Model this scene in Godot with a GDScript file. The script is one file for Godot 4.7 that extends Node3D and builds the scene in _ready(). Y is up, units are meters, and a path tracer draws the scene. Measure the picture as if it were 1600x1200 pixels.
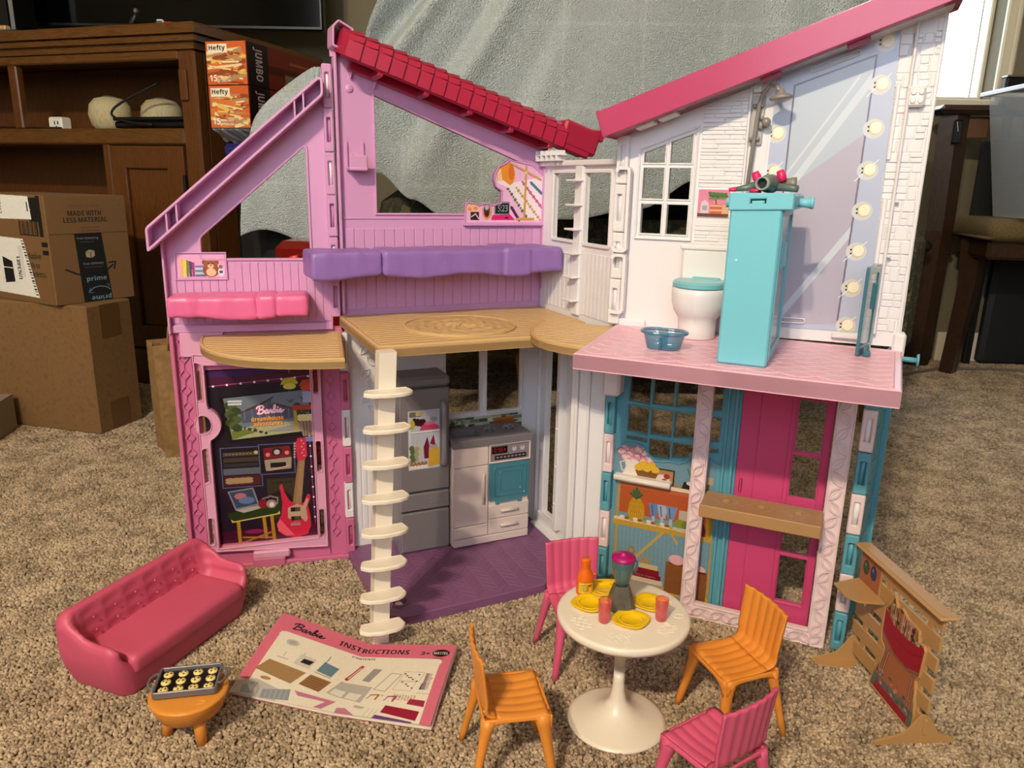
extends Node3D

func _ready() -> void:
	rng.seed = 11
	# ---- camera
	var cam := Camera3D.new()
	cam.name = "camera"
	cam.fov = 53.9
	cam.near = 0.02
	cam.position = Vector3(0, 0.5, 0)
	cam.basis = Basis(Vector3.RIGHT, deg_to_rad(-14.8)) * Basis(Vector3.BACK, deg_to_rad(1.2))
	add_child(cam)
	# ---- sky and exposure
	var sky := ProceduralSkyMaterial.new()
	sky.sky_top_color = Color(0.8, 0.87, 0.96)
	sky.sky_horizon_color = Color(0.93, 0.96, 1.0)
	sky.ground_horizon_color = Color(0.62, 0.66, 0.6)
	sky.ground_bottom_color = Color(0.4, 0.44, 0.36)
	sky.energy_multiplier = SKY
	var e := Environment.new()
	e.background_mode = Environment.BG_SKY
	e.sky = Sky.new()
	e.sky.sky_material = sky
	e.ambient_light_source = Environment.AMBIENT_SOURCE_DISABLED
	e.reflected_light_source = Environment.REFLECTION_SOURCE_SKY
	e.tonemap_mode = Environment.TONE_MAPPER_LINEAR
	e.tonemap_exposure = 1.0
	e.sdfgi_enabled = true; e.ssao_enabled = true; e.ssil_enabled = true
	var we := WorldEnvironment.new()
	we.name = "world"
	we.environment = e
	add_child(we)
	ceiling_lamp(Vector3(-0.65, 1.85, 0.95))
	# ---- the room, then the things in it
	room()
	carpet()
	armchair_and_cloths()
	tv_cabinet()
	boxes_and_bag()
	right_side()
	doll_house()
	kitchen_units()
	upstairs_things()
	ground_furniture()
	table_setting()

const SKY := 7.4
const BULB := 2.25
const WARM := Color(1.0, 0.92, 0.79)

func ceiling_lamp(at: Vector3) -> void:
	var t := thing("ceiling_light", "hanging ceiling light with two warm bare bulbs over the couch", "ceiling light", at)
	var st := S(true)
	lathe(st, [Vector2(0, 0.0), Vector2(0.15, 0.0), Vector2(0.16, 0.008), Vector2(0.15, 0.02), Vector2(0.0, 0.02)], 32)
	build(st, "ceiling_plate", plastic("lamp white", Color(0.9, 0.89, 0.86)), t)
	st = S(); tube(st, [Vector3(0, 0.01, 0), Vector3(0, 0.59, 0)], 0.006, 8); build(st, "rod", plastic("lamp white", Color.WHITE), t)
	for s in [-1, 1]:
		st = S(true)
		lathe(st, [Vector2(0, -0.028), Vector2(0.017, -0.028), Vector2(0.017, 0.0), Vector2(0, 0)], 16, Vector3(s * 0.075, 0, 0))
		build(st, "socket", plastic("lamp white", Color.WHITE), t)
		st = S(true)
		lathe(st, [Vector2(0, -0.115), Vector2(0.016, -0.112), Vector2(0.027, -0.1), Vector2(0.03, -0.085), Vector2(0.026, -0.065), Vector2(0.016, -0.045), Vector2(0.014, -0.03), Vector2(0, -0.03)], 20, Vector3(s * 0.075, 0, 0))
		var b := build(st, "bulb", mat("glowing bulb", WARM, 0.4, {"emission_enabled": true, "emission": WARM, "emission_energy_multiplier": 4.0}), t)
		var l := OmniLight3D.new()
		l.name = "bulb_light"
		l.position = Vector3(s * 0.075, -0.085, 0)
		l.light_color = WARM
		l.light_energy = BULB
		l.light_size = 0.028
		l.omni_range = 12.0
		l.omni_attenuation = 2.0
		l.shadow_enabled = true
		t.add_child(l)
		b.name = "bulb"

func slab(called: String, lo: Vector3, hi: Vector3, m: Material, label: String, category: String) -> MeshInstance3D:
	var st := S()
	box(st, lo, hi)
	var o := build(st, called, m)
	struct(o, label, category)
	return o

# a wall in the xy plane of its own frame with rectangular holes
func wall_with(called: String, L: PackedVector2Array, holes: Array, thick: float, at: Vector3, turn: float, m: Material, label: String) -> MeshInstance3D:
	var st := S()
	plate(st, [L] + holes, -thick, 0.0)
	var o := build(st, called, m)
	o.position = at; o.rotation.y = turn
	struct(o, label, "wall")
	return o

func window_frame(called: String, x0: float, y0: float, x1: float, y1: float, at: Vector3, turn: float, label: String) -> void:
	var o := Node3D.new()
	o.name = called
	add_child(o)
	o.position = at; o.rotation.y = turn
	struct(o, label, "window")
	var tm := plastic("window trim", Color(0.86, 0.83, 0.74), 0.5)
	var st := S()
	border(st, V([x0, y0, x1, y0, x1, y1, x0, y1]), 0.012, -0.09, -0.05, 0.003)
	build(st, "sash", tm, o)
	st = S()
	border(st, V([x0, y0, x1, y0, x1, y1, x0, y1]), -0.045, 0.0, 0.012, 0.004)
	build(st, "casing", tm, o)
	st = S()
	border(st, V([x0 - 0.038, y0 - 0.038, x1 + 0.038, y0 - 0.038, x1 + 0.038, y1 + 0.038, x0 - 0.038, y1 + 0.038]), 0.014, 0.012, 0.02, 0.004)
	build(st, "casing_bead", tm, o)
	st = S()
	box(st, Vector3(x0 + 0.01, y0 + 0.01, -0.072), Vector3(x1 - 0.01, y1 - 0.01, -0.068))
	build(st, "pane", clear("window glass", Color(1, 1, 1), 0.04), o)

func room() -> void:
	var paint := mat("wall paint", Color(0.46, 0.43, 0.35), 0.85, {"normal_enabled": true, "normal_texture": noise_tex("paint", 256, 0.06, [], 2.0), "normal_scale": 0.3, "uv1_triplanar": true, "uv1_scale": Vector3(3, 3, 3)})
	wall_with("wall_back", V([-2.3, -0.1, 2.4, -0.1, 2.4, 2.5, -2.3, 2.5]), [V([0.55, 0.76, 1.345, 0.76, 1.345, 2.1, 0.55, 2.1])], 0.12, Vector3(0, 0, -2.29), 0, paint, "beige painted wall behind the cabinet and the sofa")
	window_frame("window_1", 0.55, 0.76, 1.345, 2.1, Vector3(0, 0, -2.29), 0, "bright window with cream casing behind the toy house")
	wall_with("wall_right", V([-2.5, -0.1, 2.5, -0.1, 2.5, 2.5, -2.5, 2.5]), [], 0.12, Vector3(2.3, 0, 0), -PI / 2, paint, "beige painted wall right of the dark chairs")
	wall_with("wall_left", V([-2.6, -0.1, 2.6, -0.1, 2.6, 2.5, -2.6, 2.5]), [], 0.12, Vector3(-2.2, 0, 0), PI / 2, paint, "beige painted wall left of the cabinet")
	wall_with("wall_front", V([-2.4, -0.1, 2.4, -0.1, 2.4, 2.5, -2.4, 2.5]), [V([-0.5, 0.75, 1.8, 0.75, 1.8, 2.15, -0.5, 2.15])], 0.12, Vector3(0, 0, 2.5), PI, paint, "beige painted wall with a wide window facing the toy house")
	window_frame("window_2", -0.5, 0.75, 1.8, 2.15, Vector3(0, 0, 2.5), PI, "wide window facing the toy house")
	couch()
	slab("ceiling", Vector3(-2.4, 2.44, -2.5), Vector3(2.5, 2.56, 2.7), mat("ceiling paint", Color(0.86, 0.85, 0.8), 0.9), "white painted ceiling", "ceiling")
	var st := S()
	box(st, Vector3(1.3, 0.0, -2.29), Vector3(2.3, 0.09, -2.275), 0.004)
	struct(build(st, "baseboard_back", plastic("window trim", Color.WHITE)), "cream baseboard at the foot of the wall on the right", "baseboard")

func couch() -> void:     # stands behind the photographer and keeps the window light off the carpet in front
	var m := mat("couch cloth", Color(0.4, 0.37, 0.33), 0.9)
	var t := thing("couch", "long grey-brown couch facing the toy house from behind the photographer", "couch", Vector3(0, 0, 0.75))
	for q in [["seat", Vector3(-1.1, 0.12, -0.35), Vector3(1.1, 0.45, 0.3)], ["backrest", Vector3(-1.1, 0.4, 0.2), Vector3(1.1, 0.64, 0.42)], ["arm", Vector3(-1.3, 0.1, -0.35), Vector3(-1.1, 0.56, 0.42)], ["arm", Vector3(1.1, 0.1, -0.35), Vector3(1.3, 0.56, 0.42)]]:
		var st := S(); box(st, q[1], q[2], 0.05); build(st, q[0], m, t)
	for p in [Vector3(-1.2, 0, -0.28), Vector3(1.2, 0, -0.28), Vector3(-1.2, 0, 0.35), Vector3(1.2, 0, 0.35)]:
		var st := S(); tube(st, [p, p + Vector3(0, 0.13, 0)], [0.02, 0.03], 8); build(st, "leg", mat("couch leg", Color(0.1, 0.07, 0.05), 0.5), t)

func carpet() -> void:
	var m := mat("carpet backing", Color.WHITE, 0.95, {"albedo_texture": noise_tex("carpet", 512, 0.05, [Color(0.38, 0.31, 0.23), Color(0.55, 0.46, 0.36), Color(0.45, 0.37, 0.28)], 0, 3), "uv1_triplanar": true, "uv1_scale": Vector3(6, 6, 6)})
	var floor_ := slab("floor", Vector3(-2.4, -0.1, -2.5), Vector3(2.5, -0.003, 2.7), m, "beige cut pile carpet floor under the toys", "carpet")
	# the pile: bent tufts of yarn
	var st := S(true)
	tube(st, [Vector3(0, -0.0035, 0), Vector3(0.0005, -0.0008, 0.0002), Vector3(0.0018, 0.001, 0.0008)], [0.0015, 0.0019, 0.0009], 6)
	var mesh := done(st)
	var mm := MultiMesh.new()
	mm.transform_format = MultiMesh.TRANSFORM_3D
	mm.use_colors = true
	mm.mesh = mesh
	var spots := []
	var zone := func(x0, x1, z0, z1, d):
		var nx := int((x1 - x0) / d)
		var nz := int((z1 - z0) / d)
		for i in nx:
			for j in nz:
				var x: float = x0 + (i + rng.randf()) * d
				var z: float = z0 + (j + rng.randf()) * d
				if absf(x) < 0.12 - z * 0.72: spots.append([x, z, d])
	(zone as Callable).call(-0.75, 0.8, -0.8, -0.4, 0.003)
	(zone as Callable).call(-1.1, 1.1, -1.35, -0.8, 0.0034)
	(zone as Callable).call(-1.8, 1.9, -2.29, -1.35, 0.0048)
	mm.instance_count = spots.size()
	var soft := FastNoiseLite.new()
	soft.seed = 3; soft.frequency = 14.0
	for i in spots.size():
		var s: Array = spots[i]
		var k: float = s[2] / 0.0029 * rng.randf_range(0.8, 1.25)
		var b := Basis(Vector3.UP, rng.randf() * TAU) * Basis(Vector3.RIGHT, rng.randf_range(-0.8, 0.8))
		mm.set_instance_transform(i, Transform3D(b.scaled(Vector3(k, rng.randf_range(0.8, 1.15) * minf(k, 1.25), k)), Vector3(s[0], 0, s[1])))
		var t := clampf(0.5 + 0.45 * soft.get_noise_2d(s[0], s[1]) + rng.randf_range(-0.4, 0.4), 0, 1)
		mm.set_instance_color(i, Color(0.19, 0.137, 0.087).lerp(Color(0.6, 0.465, 0.325), t))
	var o := MultiMeshInstance3D.new()
	o.multimesh = mm
	o.material_override = mat("carpet yarn", Color.WHITE, 0.9, {"vertex_color_use_as_albedo": true})
	o.name = "pile"
	o.set_meta("kind", "stuff")
	floor_.add_child(o)
# ---------------------------------------------------------------- background
func armchair_and_cloths() -> void:
	var cam := noise_tex("upholstery", 512, 0.018, [Color(0.06, 0.09, 0.08), Color(0.32, 0.25, 0.15), Color(0.1, 0.15, 0.13), Color(0.42, 0.36, 0.24), Color(0.12, 0.08, 0.05)], 0, 4)
	var m := mat("patterned chenille", Color.WHITE, 0.95, {"albedo_texture": cam, "uv1_triplanar": true, "uv1_scale": Vector3(4, 4, 4)})
	var dark := mat("dark upholstery", Color(0.05, 0.05, 0.055), 0.9)
	var t := thing("armchair", "brown patterned armchair mostly hidden under the grey blanket", "armchair", Vector3(0.22, 0, -1.82))
	var st := S()
	box(st, Vector3(-0.5, 0.165, -0.35), Vector3(0.62, 0.435, 0.28), 0.03)
	build(st, "seat", m, t)
	st = S()
	box(st, Vector3(-0.46, 0.42, -0.3), Vector3(0.62, 0.86, 0.22), 0.06)
	build(st, "backrest", dark, t)
	st = S(true)
	tube(st, [Vector3(-0.46, 0.3, 0.27), Vector3(-0.44, 0.44, 0.29), Vector3(-0.36, 0.5, 0.28), Vector3(-0.28, 0.48, 0.27), Vector3(-0.2, 0.4, 0.27)], [0.06, 0.05, 0.045, 0.045, 0.05], 12)
	build(st, "arm", m, t)
	for x in [-0.44, -0.205, 0.55]:
		st = S()
		tube(st, [Vector3(x + 0.02, 0.0, 0.2), Vector3(x, 0.18, 0.2)], [0.011, 0.016], 6)
		build(st, "leg", wood("pale wood", Color(0.5, 0.36, 0.2), Color(0.35, 0.23, 0.12), 0.5, Vector3(8, 2, 8)), t)
	# fleece blanket
	var fl := mat("grey fleece", Color(0.73, 0.77, 0.78), 0.95, {"normal_enabled": true, "normal_texture": noise_tex("fleece", 512, 0.08, [], 24.0, 3), "normal_scale": 1.0, "uv1_triplanar": true, "uv1_scale": Vector3(7, 7, 7), "rim_enabled": true, "rim": 0.3})
	var hem := [[-0.34, 0.6], [-0.3, 0.52], [-0.25, 0.515], [-0.19, 0.47], [-0.13, 0.44], [-0.02, 0.437], [0.1, 0.44], [0.23, 0.462], [0.33, 0.515], [0.6, 0.66], [0.8, 0.78], [0.95, 0.84]]
	var hem_y := func(x):
		for i in hem.size() - 1:
			if x <= hem[i + 1][0]: return lerpf(hem[i][1], hem[i + 1][1], smoothstep(0, 1, clampf((x - hem[i][0]) / (hem[i + 1][0] - hem[i][0]), 0, 1)))
		return 0.84
	var f := func(u, v):
		var x: float = -0.3 + 0.93 * u
		var y0: float = (hem_y as Callable).call(x)
		var y: float = lerpf(y0, 1.0, v)
		var left := clampf((0.12 - x) / 0.36, 0, 1)
		var q := (x + 0.3) * 0.82 + (0.95 - y) * 0.36     # folds fan out from the top, running down to the left
		x += left * maxf(0.0, y - 0.68) * 0.42
		var z := -1.42 - 0.14 * maxf(0.0, y - 0.55)
		z += left * smoothstep(0.0, 0.35, v) * (0.03 * sin(q * 52.0) + 0.012 * sin(q * 97.0 + 1.3))
		z += 0.006 * sin(x * 9.0 + y * 4.0) + 0.004 * sin(x * 23.0 - y * 13.0) * (1.0 - left)
		z += 0.014 * smoothstep(0.35, 0.6, x) * sin(x * 60.0 + y * 6.0)
		return Vector3(x, y, z)
	st = S(true)
	sheet(st, f, 190, 70, 0.004)
	tag(build(st, "blanket", fl), "large grey fleece blanket draped over the armchair behind the toy house", "blanket")
	# second cloth on the left, hanging over the arm, with a ribbed border
	var g := func(u, v):
		var ytop: float = lerpf(0.56, 0.69, pow(clampf(u * 1.6, 0, 1), 0.45))
		var x: float = -0.475 + 0.19 * u - 0.012 * (1 - v)
		var y: float = lerpf(0.402 + 0.012 * sin(u * 7.0), ytop, v)
		var z: float = -1.36 - 0.05 * v * v + 0.006 * sin(u * 9.0 + v * 2.0)
		if u > 0.62: z += 0.003 * sin(u * 170.0)
		return Vector3(x, y, z)
	st = S(true)
	sheet(st, g, 130, 40, 0.004)
	tag(build(st, "towel", fl), "grey fleece throw with a ribbed border seen through the left toy window", "throw")
	st = S(true)
	sheet(st, func(u, v): return Vector3(-0.487 + 0.05 * u, lerpf(0.425, 0.5, v), -1.375 - 0.04 * v), 6, 6, 0.003)
	tag(build(st, "cloth", mat("cream cloth", Color(0.66, 0.63, 0.52), 0.95)), "cream cloth edge peeking out left of the grey fleece throw", "cloth")
	# what the throw hangs on
	t = thing("ottoman", "dark padded footstool under the grey throw", "footstool", Vector3(-0.42, 0, -1.52))
	st = S()
	box(st, Vector3(-0.08, 0.1, -0.1), Vector3(0.1, 0.55, 0.1), 0.04)
	build(st, "cushion", dark, t)
	for p in [Vector3(-0.06, 0, -0.07), Vector3(0.08, 0, -0.07), Vector3(-0.06, 0, 0.07), Vector3(0.08, 0, 0.07)]:
		st = S(); tube(st, [p, p + Vector3(0, 0.12, 0)], 0.012, 8); build(st, "leg", dark, t)
	# translucent red tub of toy blocks
	t = thing("toy_tub", "red see-through tub of orange toy blocks behind the left toy window", "toy tub", Vector3(-0.345, 0, -1.34))
	st = S()
	box(st, Vector3(-0.06, 0.0, -0.06), Vector3(0.06, 0.4, 0.06), 0.012)
	build(st, "tub", clear("red tub", Color(0.5, 0.05, 0.03), 0.75, 0.15), t)
	for i in 14:
		st = S()
		obox(st, Vector3(rng.randf_range(-0.04, 0.045), 0.33 + rng.randf() * 0.05, 0.066 + rng.randf() * 0.006), Vector3(0.014, 0.012, 0.012), Basis(Vector3.BACK, rng.randf() * 2.0), 0.001)
		build(st, "block", plastic("orange block", Color(0.85, 0.2, 0.08)), t)

func tv_cabinet() -> void:
	var oak := wood("cabinet oak", Color(0.5, 0.33, 0.15), Color(0.3, 0.19, 0.08), 0.34, Vector3(1.2, 14, 14))
	var oakv := wood("cabinet oak upright", Color(0.46, 0.28, 0.12), Color(0.29, 0.165, 0.065), 0.34, Vector3(14, 1.2, 14))
	var inner := oakv
	# local x runs from the corner post along the front to the left, local z out of the front
	var t := thing("tv_cabinet", "dark oak corner television cabinet with open shelves and a panelled door", "cabinet", Vector3(-0.699, 0, -1.75), -0.3155)
	# here the front runs towards -x
	var W := 0.95
	var D := 0.5
	var B := func(called, x0, y0, z0, x1, y1, z1, m, b := 0.003, par = null):
		var st := S()
		box(st, Vector3(x0, y0, z0), Vector3(x1, y1, z1), b)
		return build(st, called, m, t if par == null else par)
	var cut := func(called, g, y0, y1, bev):    # boards follow the corner of the room at the back
		var st := S()
		plate(st, [V([-W - g, -g, g, -g, g, 0.48, -0.3, 0.42, -W - g, 0.22])], y0, y1, bev)
		var o := build(st, called, oak, t)
		o.transform = Transform3D(Basis(Vector3(1, 0, 0), Vector3(0, 0, -1), Vector3(0, 1, 0)), Vector3.ZERO)
	cut.call("top", 0.022, 0.797, 0.819, 0.005)
	cut.call("moulding", 0.014, 0.783, 0.797, 0.003)
	cut.call("frieze", 0.004, 0.768, 0.783, 0.0)
	B.call("rail", -W, 0.748, -0.02, -0.046, 0.768, 0.0, oak)
	B.call("corner_post", -0.046, 0.0, -0.03, 0.0, 0.768, 0.002, oakv, 0.005)
	B.call("post_block", -0.041, 0.662, 0.002, -0.02, 0.728, 0.009, oakv, 0.003)
	B.call("side_panel", -0.016, 0.0, -0.48, -0.002, 0.768, -0.03, oakv)
	B.call("divider", -0.543, 0.606, -0.02, -0.516, 0.748, 0.0, oakv)
	B.call("shelf", -W, 0.571, -0.22, -0.046, 0.606, 0.0, oak, 0.004)
	B.call("back_panel", -W, 0.0, -0.225, -0.016, 0.768, -0.215, inner)
	B.call("end_panel", -W, 0.0, -0.22, -W + 0.03, 0.768, 0.0, oakv)
	B.call("door_stile", -0.282, 0.0, -0.03, -0.262, 0.571, 0.0, oakv)
	B.call("plinth", -W, 0.0, -0.03, -0.046, 0.09, 0.002, oak)
	B.call("inner_shelf", -W + 0.03, 0.3, -0.21, -0.262, 0.318, -0.04, inner)
	# the panelled door
	var st := S()
	plate(st, [V([-0.258, 0.094, -0.05, 0.094, -0.05, 0.568, -0.258, 0.568]), V([-0.215, 0.15, -0.097, 0.15, -0.097, 0.518, -0.215, 0.518])], -0.018, 0.004, 0.002)
	var door := build(st, "door", oakv, t)
	B.call("door_panel", -0.217, 0.148, -0.014, -0.095, 0.52, -0.004, oakv, 0.004, door)
	B.call("hinge", -0.053, 0.46, 0.002, -0.047, 0.505, 0.008, mat("black iron", Color(0.04, 0.04, 0.04), 0.5), 0.001, door)
	var place := func(x, y, z): return t.transform * Vector3(x, y, z)
	var turn := -0.3155
	# on the top: television and trinkets
	var tv := thing("television", "wide black flat screen television standing on the oak cabinet", "television", Vector3(-0.93, 0.8195, -2.08), -0.02)
	st = S(); box(st, Vector3(-0.46, 0.045, -0.03), Vector3(0.435, 0.56, 0.0), 0.004)
	build(st, "housing", mat("tv black", Color(0.015, 0.015, 0.017), 0.35), tv)
	st = S(); box(st, Vector3(-0.452, 0.055, 0.0), Vector3(0.427, 0.552, 0.0015))
	build(st, "screen", mat("tv screen", Color(0.01, 0.011, 0.014), 0.1, {"metallic_specular": 0.3}), tv)
	st = S(); box(st, Vector3(-0.1, 0.0, -0.08), Vector3(0.16, 0.012, 0.06), 0.005); box(st, Vector3(0.0, 0.0, -0.03), Vector3(0.06, 0.1, -0.012), 0.002)
	build(st, "stand", mat("tv black", Color.WHITE), tv)
	var p: Vector3 = place.call(-0.105, 0.819, -0.04)
	var o := thing("toy_car", "tiny red and white toy lorry on the cabinet edge", "toy car", p, turn + 0.4)
	st = S(); box(st, Vector3(-0.017, 0.003, -0.006), Vector3(-0.002, 0.018, 0.006), 0.002); build(st, "cab", plastic("toy white", Color(0.9, 0.88, 0.84)), o)
	st = S(); box(st, Vector3(-0.016, 0.009, 0.005), Vector3(-0.004, 0.015, 0.0066)); build(st, "windscreen", mat("black glass", Color(0.02, 0.02, 0.02), 0.2), o)
	st = S(); box(st, Vector3(-0.002, 0.003, -0.006), Vector3(0.019, 0.014, 0.006), 0.002); build(st, "trailer", plastic("toy red", Color(0.75, 0.12, 0.07)), o)
	for x in [-0.012, 0.012]:
		st = S(); lathe(st, [Vector2(0, 0), Vector2(0.0035, 0), Vector2(0.0035, 0.013), Vector2(0, 0.013)], 10, Vector3(x, 0.0035, -0.0065), Basis(Vector3.RIGHT, PI / 2))
		build(st, "wheel", mat("rubber", Color(0.03, 0.03, 0.03), 0.7), o)
	o = thing("figurine", "small dark toy figure lying beside the toy lorry", "toy figure", place.call(-0.2, 0.819, -0.045), turn)
	st = S(true); tube(st, [Vector3(-0.02, 0.006, 0), Vector3(-0.004, 0.012, 0), Vector3(0.01, 0.03, 0), Vector3(0.012, 0.036, 0)], [0.004, 0.008, 0.006, 0.003], 8)
	tube(st, [Vector3(0.0, 0.012, 0.004), Vector3(0.02, 0.004, 0.006)], 0.004, 6); build(st, "body", mat("figure dark", Color(0.05, 0.045, 0.045), 0.5), o)
	st = S(true); lathe(st, [Vector2(0, 0), Vector2(0.006, 0.004), Vector2(0.005, 0.011), Vector2(0, 0.013)], 10, Vector3(0.013, 0.034, 0)); build(st, "head", mat("figure grey", Color(0.3, 0.3, 0.3), 0.4), o)
	o = thing("speaker", "tall black speaker at the left end of the cabinet top", "speaker", place.call(-0.575, 0.8195, -0.06), turn)
	st = S(); box(st, Vector3(-0.06, 0, -0.04), Vector3(0.035, 0.24, 0.03), 0.006); build(st, "case", mat("tv black", Color.WHITE), o)
	st = S(); box(st, Vector3(-0.05, 0.02, 0.03), Vector3(0.025, 0.22, 0.034), 0.003); build(st, "grille", mat("grille cloth", Color(0.02, 0.02, 0.02), 0.95), o)
	o = thing("toy_boat", "little teal and cream toy boat at the cabinet's left end", "toy boat", place.call(-0.54, 0.819, -0.02), turn)
	st = S(); box(st, Vector3(-0.03, 0.0, -0.01), Vector3(0.03, 0.01, 0.01), 0.004); build(st, "hull", plastic("toy teal", Color(0.1, 0.25, 0.26)), o)
	st = S(); box(st, Vector3(-0.03, 0.01, -0.008), Vector3(-0.005, 0.02, 0.008), 0.002); build(st, "cabin", plastic("toy cream", Color(0.75, 0.6, 0.4)), o)
	# on the open shelf
	var spk := mat("speaker fabric", Color.WHITE, 0.9, {"albedo_texture": noise_tex("speaker", 256, 0.02, [Color(0.62, 0.57, 0.42), Color(0.78, 0.73, 0.58), Color(0.55, 0.5, 0.36)]), "uv1_triplanar": true, "uv1_scale": Vector3(40, 6, 40)})
	for k in 2:
		o = thing("smart_speaker", ["round cream fabric speaker on the cabinet shelf beside the white plug", "round cream fabric speaker on the cabinet shelf touching the laptop"][k], "speaker", place.call([-0.345, -0.24][k], 0.6065, [-0.1, -0.155][k]), turn, "cream speakers on the cabinet shelf")
		st = S(true)
		lathe(st, [Vector2(0, 0), Vector2(0.032, 0), Vector2(0.044, 0.012), Vector2(0.05, 0.036), Vector2(0.046, 0.06), Vector2(0.034, 0.074), Vector2(0.015, 0.079), Vector2(0, 0.079)], 28)
		build(st, "shell", spk, o)
		st = S(true); lathe(st, [Vector2(0.012, 0.0791), Vector2(0.016, 0.0805), Vector2(0.012, 0.082), Vector2(0, 0.0815)], 20); build(st, "top_ring", mat("speaker grey", Color(0.3, 0.3, 0.28), 0.5), o)
	o = thing("power_adapter", "small white power adapter on the cabinet shelf", "plug", place.call(-0.465, 0.6065, -0.06), turn)
	st = S(); box(st, Vector3(-0.022, 0, -0.016), Vector3(0.02, 0.03, 0.016), 0.004); build(st, "body", plastic("toy white", Color.WHITE), o)
	st = S(); box(st, Vector3(-0.002, 0.012, 0.016), Vector3(0.001, 0.02, 0.0165)); box(st, Vector3(0.008, 0.012, 0.016), Vector3(0.011, 0.02, 0.0165)); box(st, Vector3(0.002, 0.005, 0.016), Vector3(0.006, 0.009, 0.0165)); build(st, "socket_hole", mat("rubber", Color.WHITE), o)
	o = thing("laptop", "closed black laptop lying on the cabinet shelf", "laptop", place.call(-0.15, 0.6065, -0.08), turn)
	st = S(); box(st, Vector3(-0.11, 0.002, -0.02), Vector3(0.1, 0.017, 0.06), 0.004); build(st, "base", mat("laptop black", Color(0.05, 0.05, 0.052), 0.35), o)
	st = S(); box(st, Vector3(-0.112, 0.018, -0.02), Vector3(0.1, 0.026, 0.062), 0.003); build(st, "screen_lid", mat("laptop lid", Color(0.09, 0.09, 0.095), 0.35), o)
	st = S()
	for x in [-0.095, -0.085, -0.065, -0.05]: box(st, Vector3(x, 0.006, 0.06), Vector3(x + 0.007, 0.011, 0.0605))
	build(st, "port", mat("rubber", Color.WHITE), o)
	st = S(true)
	var pts := []
	for k in 25:
		var a := float(k) / 24
		pts.append(place.call(-0.16 - 0.12 * sin(a * PI) + 0.03 * (1 - a), 0.614 + 0.075 * a * a + 0.02 * a, 0.0 - 0.03 * a - 0.03 * a * a))
	tube(st, pts, 0.0028, 6)
	tag(build(st, "black_cable", mat("rubber", Color.WHITE)), "black cord looping from the laptop past the cream speakers", "cord")
	st = S(true)
	tube(st, [place.call(-0.62, 0.6095, -0.004), place.call(-0.55, 0.6095, -0.008), place.call(-0.47, 0.6095, -0.016), place.call(-0.43, 0.6095, -0.03)], 0.0025, 6)
	tag(build(st, "charger_cord", mat("rubber", Color.WHITE)), "thin black cord along the shelf edge by the white plug", "cord")
	# two stacked packs on a blue lid beside the cabinet
	for k in 2:
		var im := img(256, 224, Color(0.84, 0.4, 0.2))
		for i in 60:
			var yy := rng.randf_range(50, 215)
			istroke(im, V([rng.randf() * 256, yy, rng.randf() * 256, yy + rng.randf_range(-26, 26)]), rng.randf_range(5, 22), [Color(0.93, 0.78, 0.42), Color(0.88, 0.5, 0.24), Color(0.6, 0.3, 0.18), Color(0.95, 0.86, 0.66), Color(0.72, 0.58, 0.4)][i % 5])
		irect(im, 12, 12, 124, 46, Color(0.97, 0.93, 0.84))
		itext(im, "Hefty", 20, 18, 34, Color(0.05, 0.05, 0.06), 104)
		itext(im, "15", 14, 172, 34, Color(1, 0.98, 0.92))
		itext(im, "JUMBO BAGS", 60, 178, 14, Color(1, 0.96, 0.9)); itext(im, "2.5 GALLON", 60, 198, 12, Color(1, 0.96, 0.9))
		var im2 := img(360, 128, Color(0.45, 0.13, 0.06))
		irect(im2, 0, 0, 70, 128, Color(0.12, 0.05, 0.06))
		itext(im2, "JUMBO", 50, 12, 30, Color(0.75, 0.68, 0.66), 100, PI / 2)
		irect(im2, 150, 30, 90, 8, Color(0.62, 0.34, 0.24)); irect(im2, 280, 30, 60, 8, Color(0.62, 0.34, 0.24)); iell(im2, 250, 34, 7, 10, Color(0.7, 0.45, 0.35))
		irect(im2, 70, 56, 290, 26, Color(0.3, 0.09, 0.05)); irect(im2, 130, 74, 60, 40, Color(0.5, 0.42, 0.28))
		o = thing("bag_carton", ["lower of two stacked orange cartons of food bags beside the oak cabinet", "upper of two stacked orange cartons of food bags beside the oak cabinet"][k], "carton", Vector3(-0.6045, 0.606 + k * 0.0883, -1.726), -0.27, "orange food bag cartons beside the cabinet")
		st = S(); box(st, Vector3(-0.07, 0, -0.4), Vector3(0.03, 0.088, 0.0), 0.002); build(st, "carton", mat("carton plum", Color(0.3, 0.09, 0.06), 0.4), o)
		st = S(); quv(st, Vector3(-0.069, 0.001, 0.0006), Vector3(0.029, 0.001, 0.0006), Vector3(0.029, 0.087, 0.0006), Vector3(-0.069, 0.087, 0.0006)); build(st, "front_print", print_mat("bag front %d" % k, im, 0.3), o)
		st = S(); quv(st, Vector3(0.0306, 0.001, -0.001), Vector3(0.0306, 0.001, -0.399), Vector3(0.0306, 0.087, -0.399), Vector3(0.0306, 0.087, -0.001)); build(st, "side_print", print_mat("bag side %d" % k, im2, 0.3), o)
	o = thing("plastic_wrap", "crumpled clear wrap under the food bag cartons", "plastic wrap", Vector3(-0.6045, 0.579, -1.726), -0.27)
	st = S(true); sheet(st, func(u, v): return Vector3(-0.066 + 0.094 * u, 0.028 * v - 0.002 + 0.004 * sin(u * 17.0) * (1 - v), 0.002 - 0.05 * (1 - v) + 0.004 * sin(u * 31.0 + v * 9.0)), 40, 6, 0.0006)
	build(st, "film", clear("film", Color(0.8, 0.8, 0.8), 0.25, 0.1), o)
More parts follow.
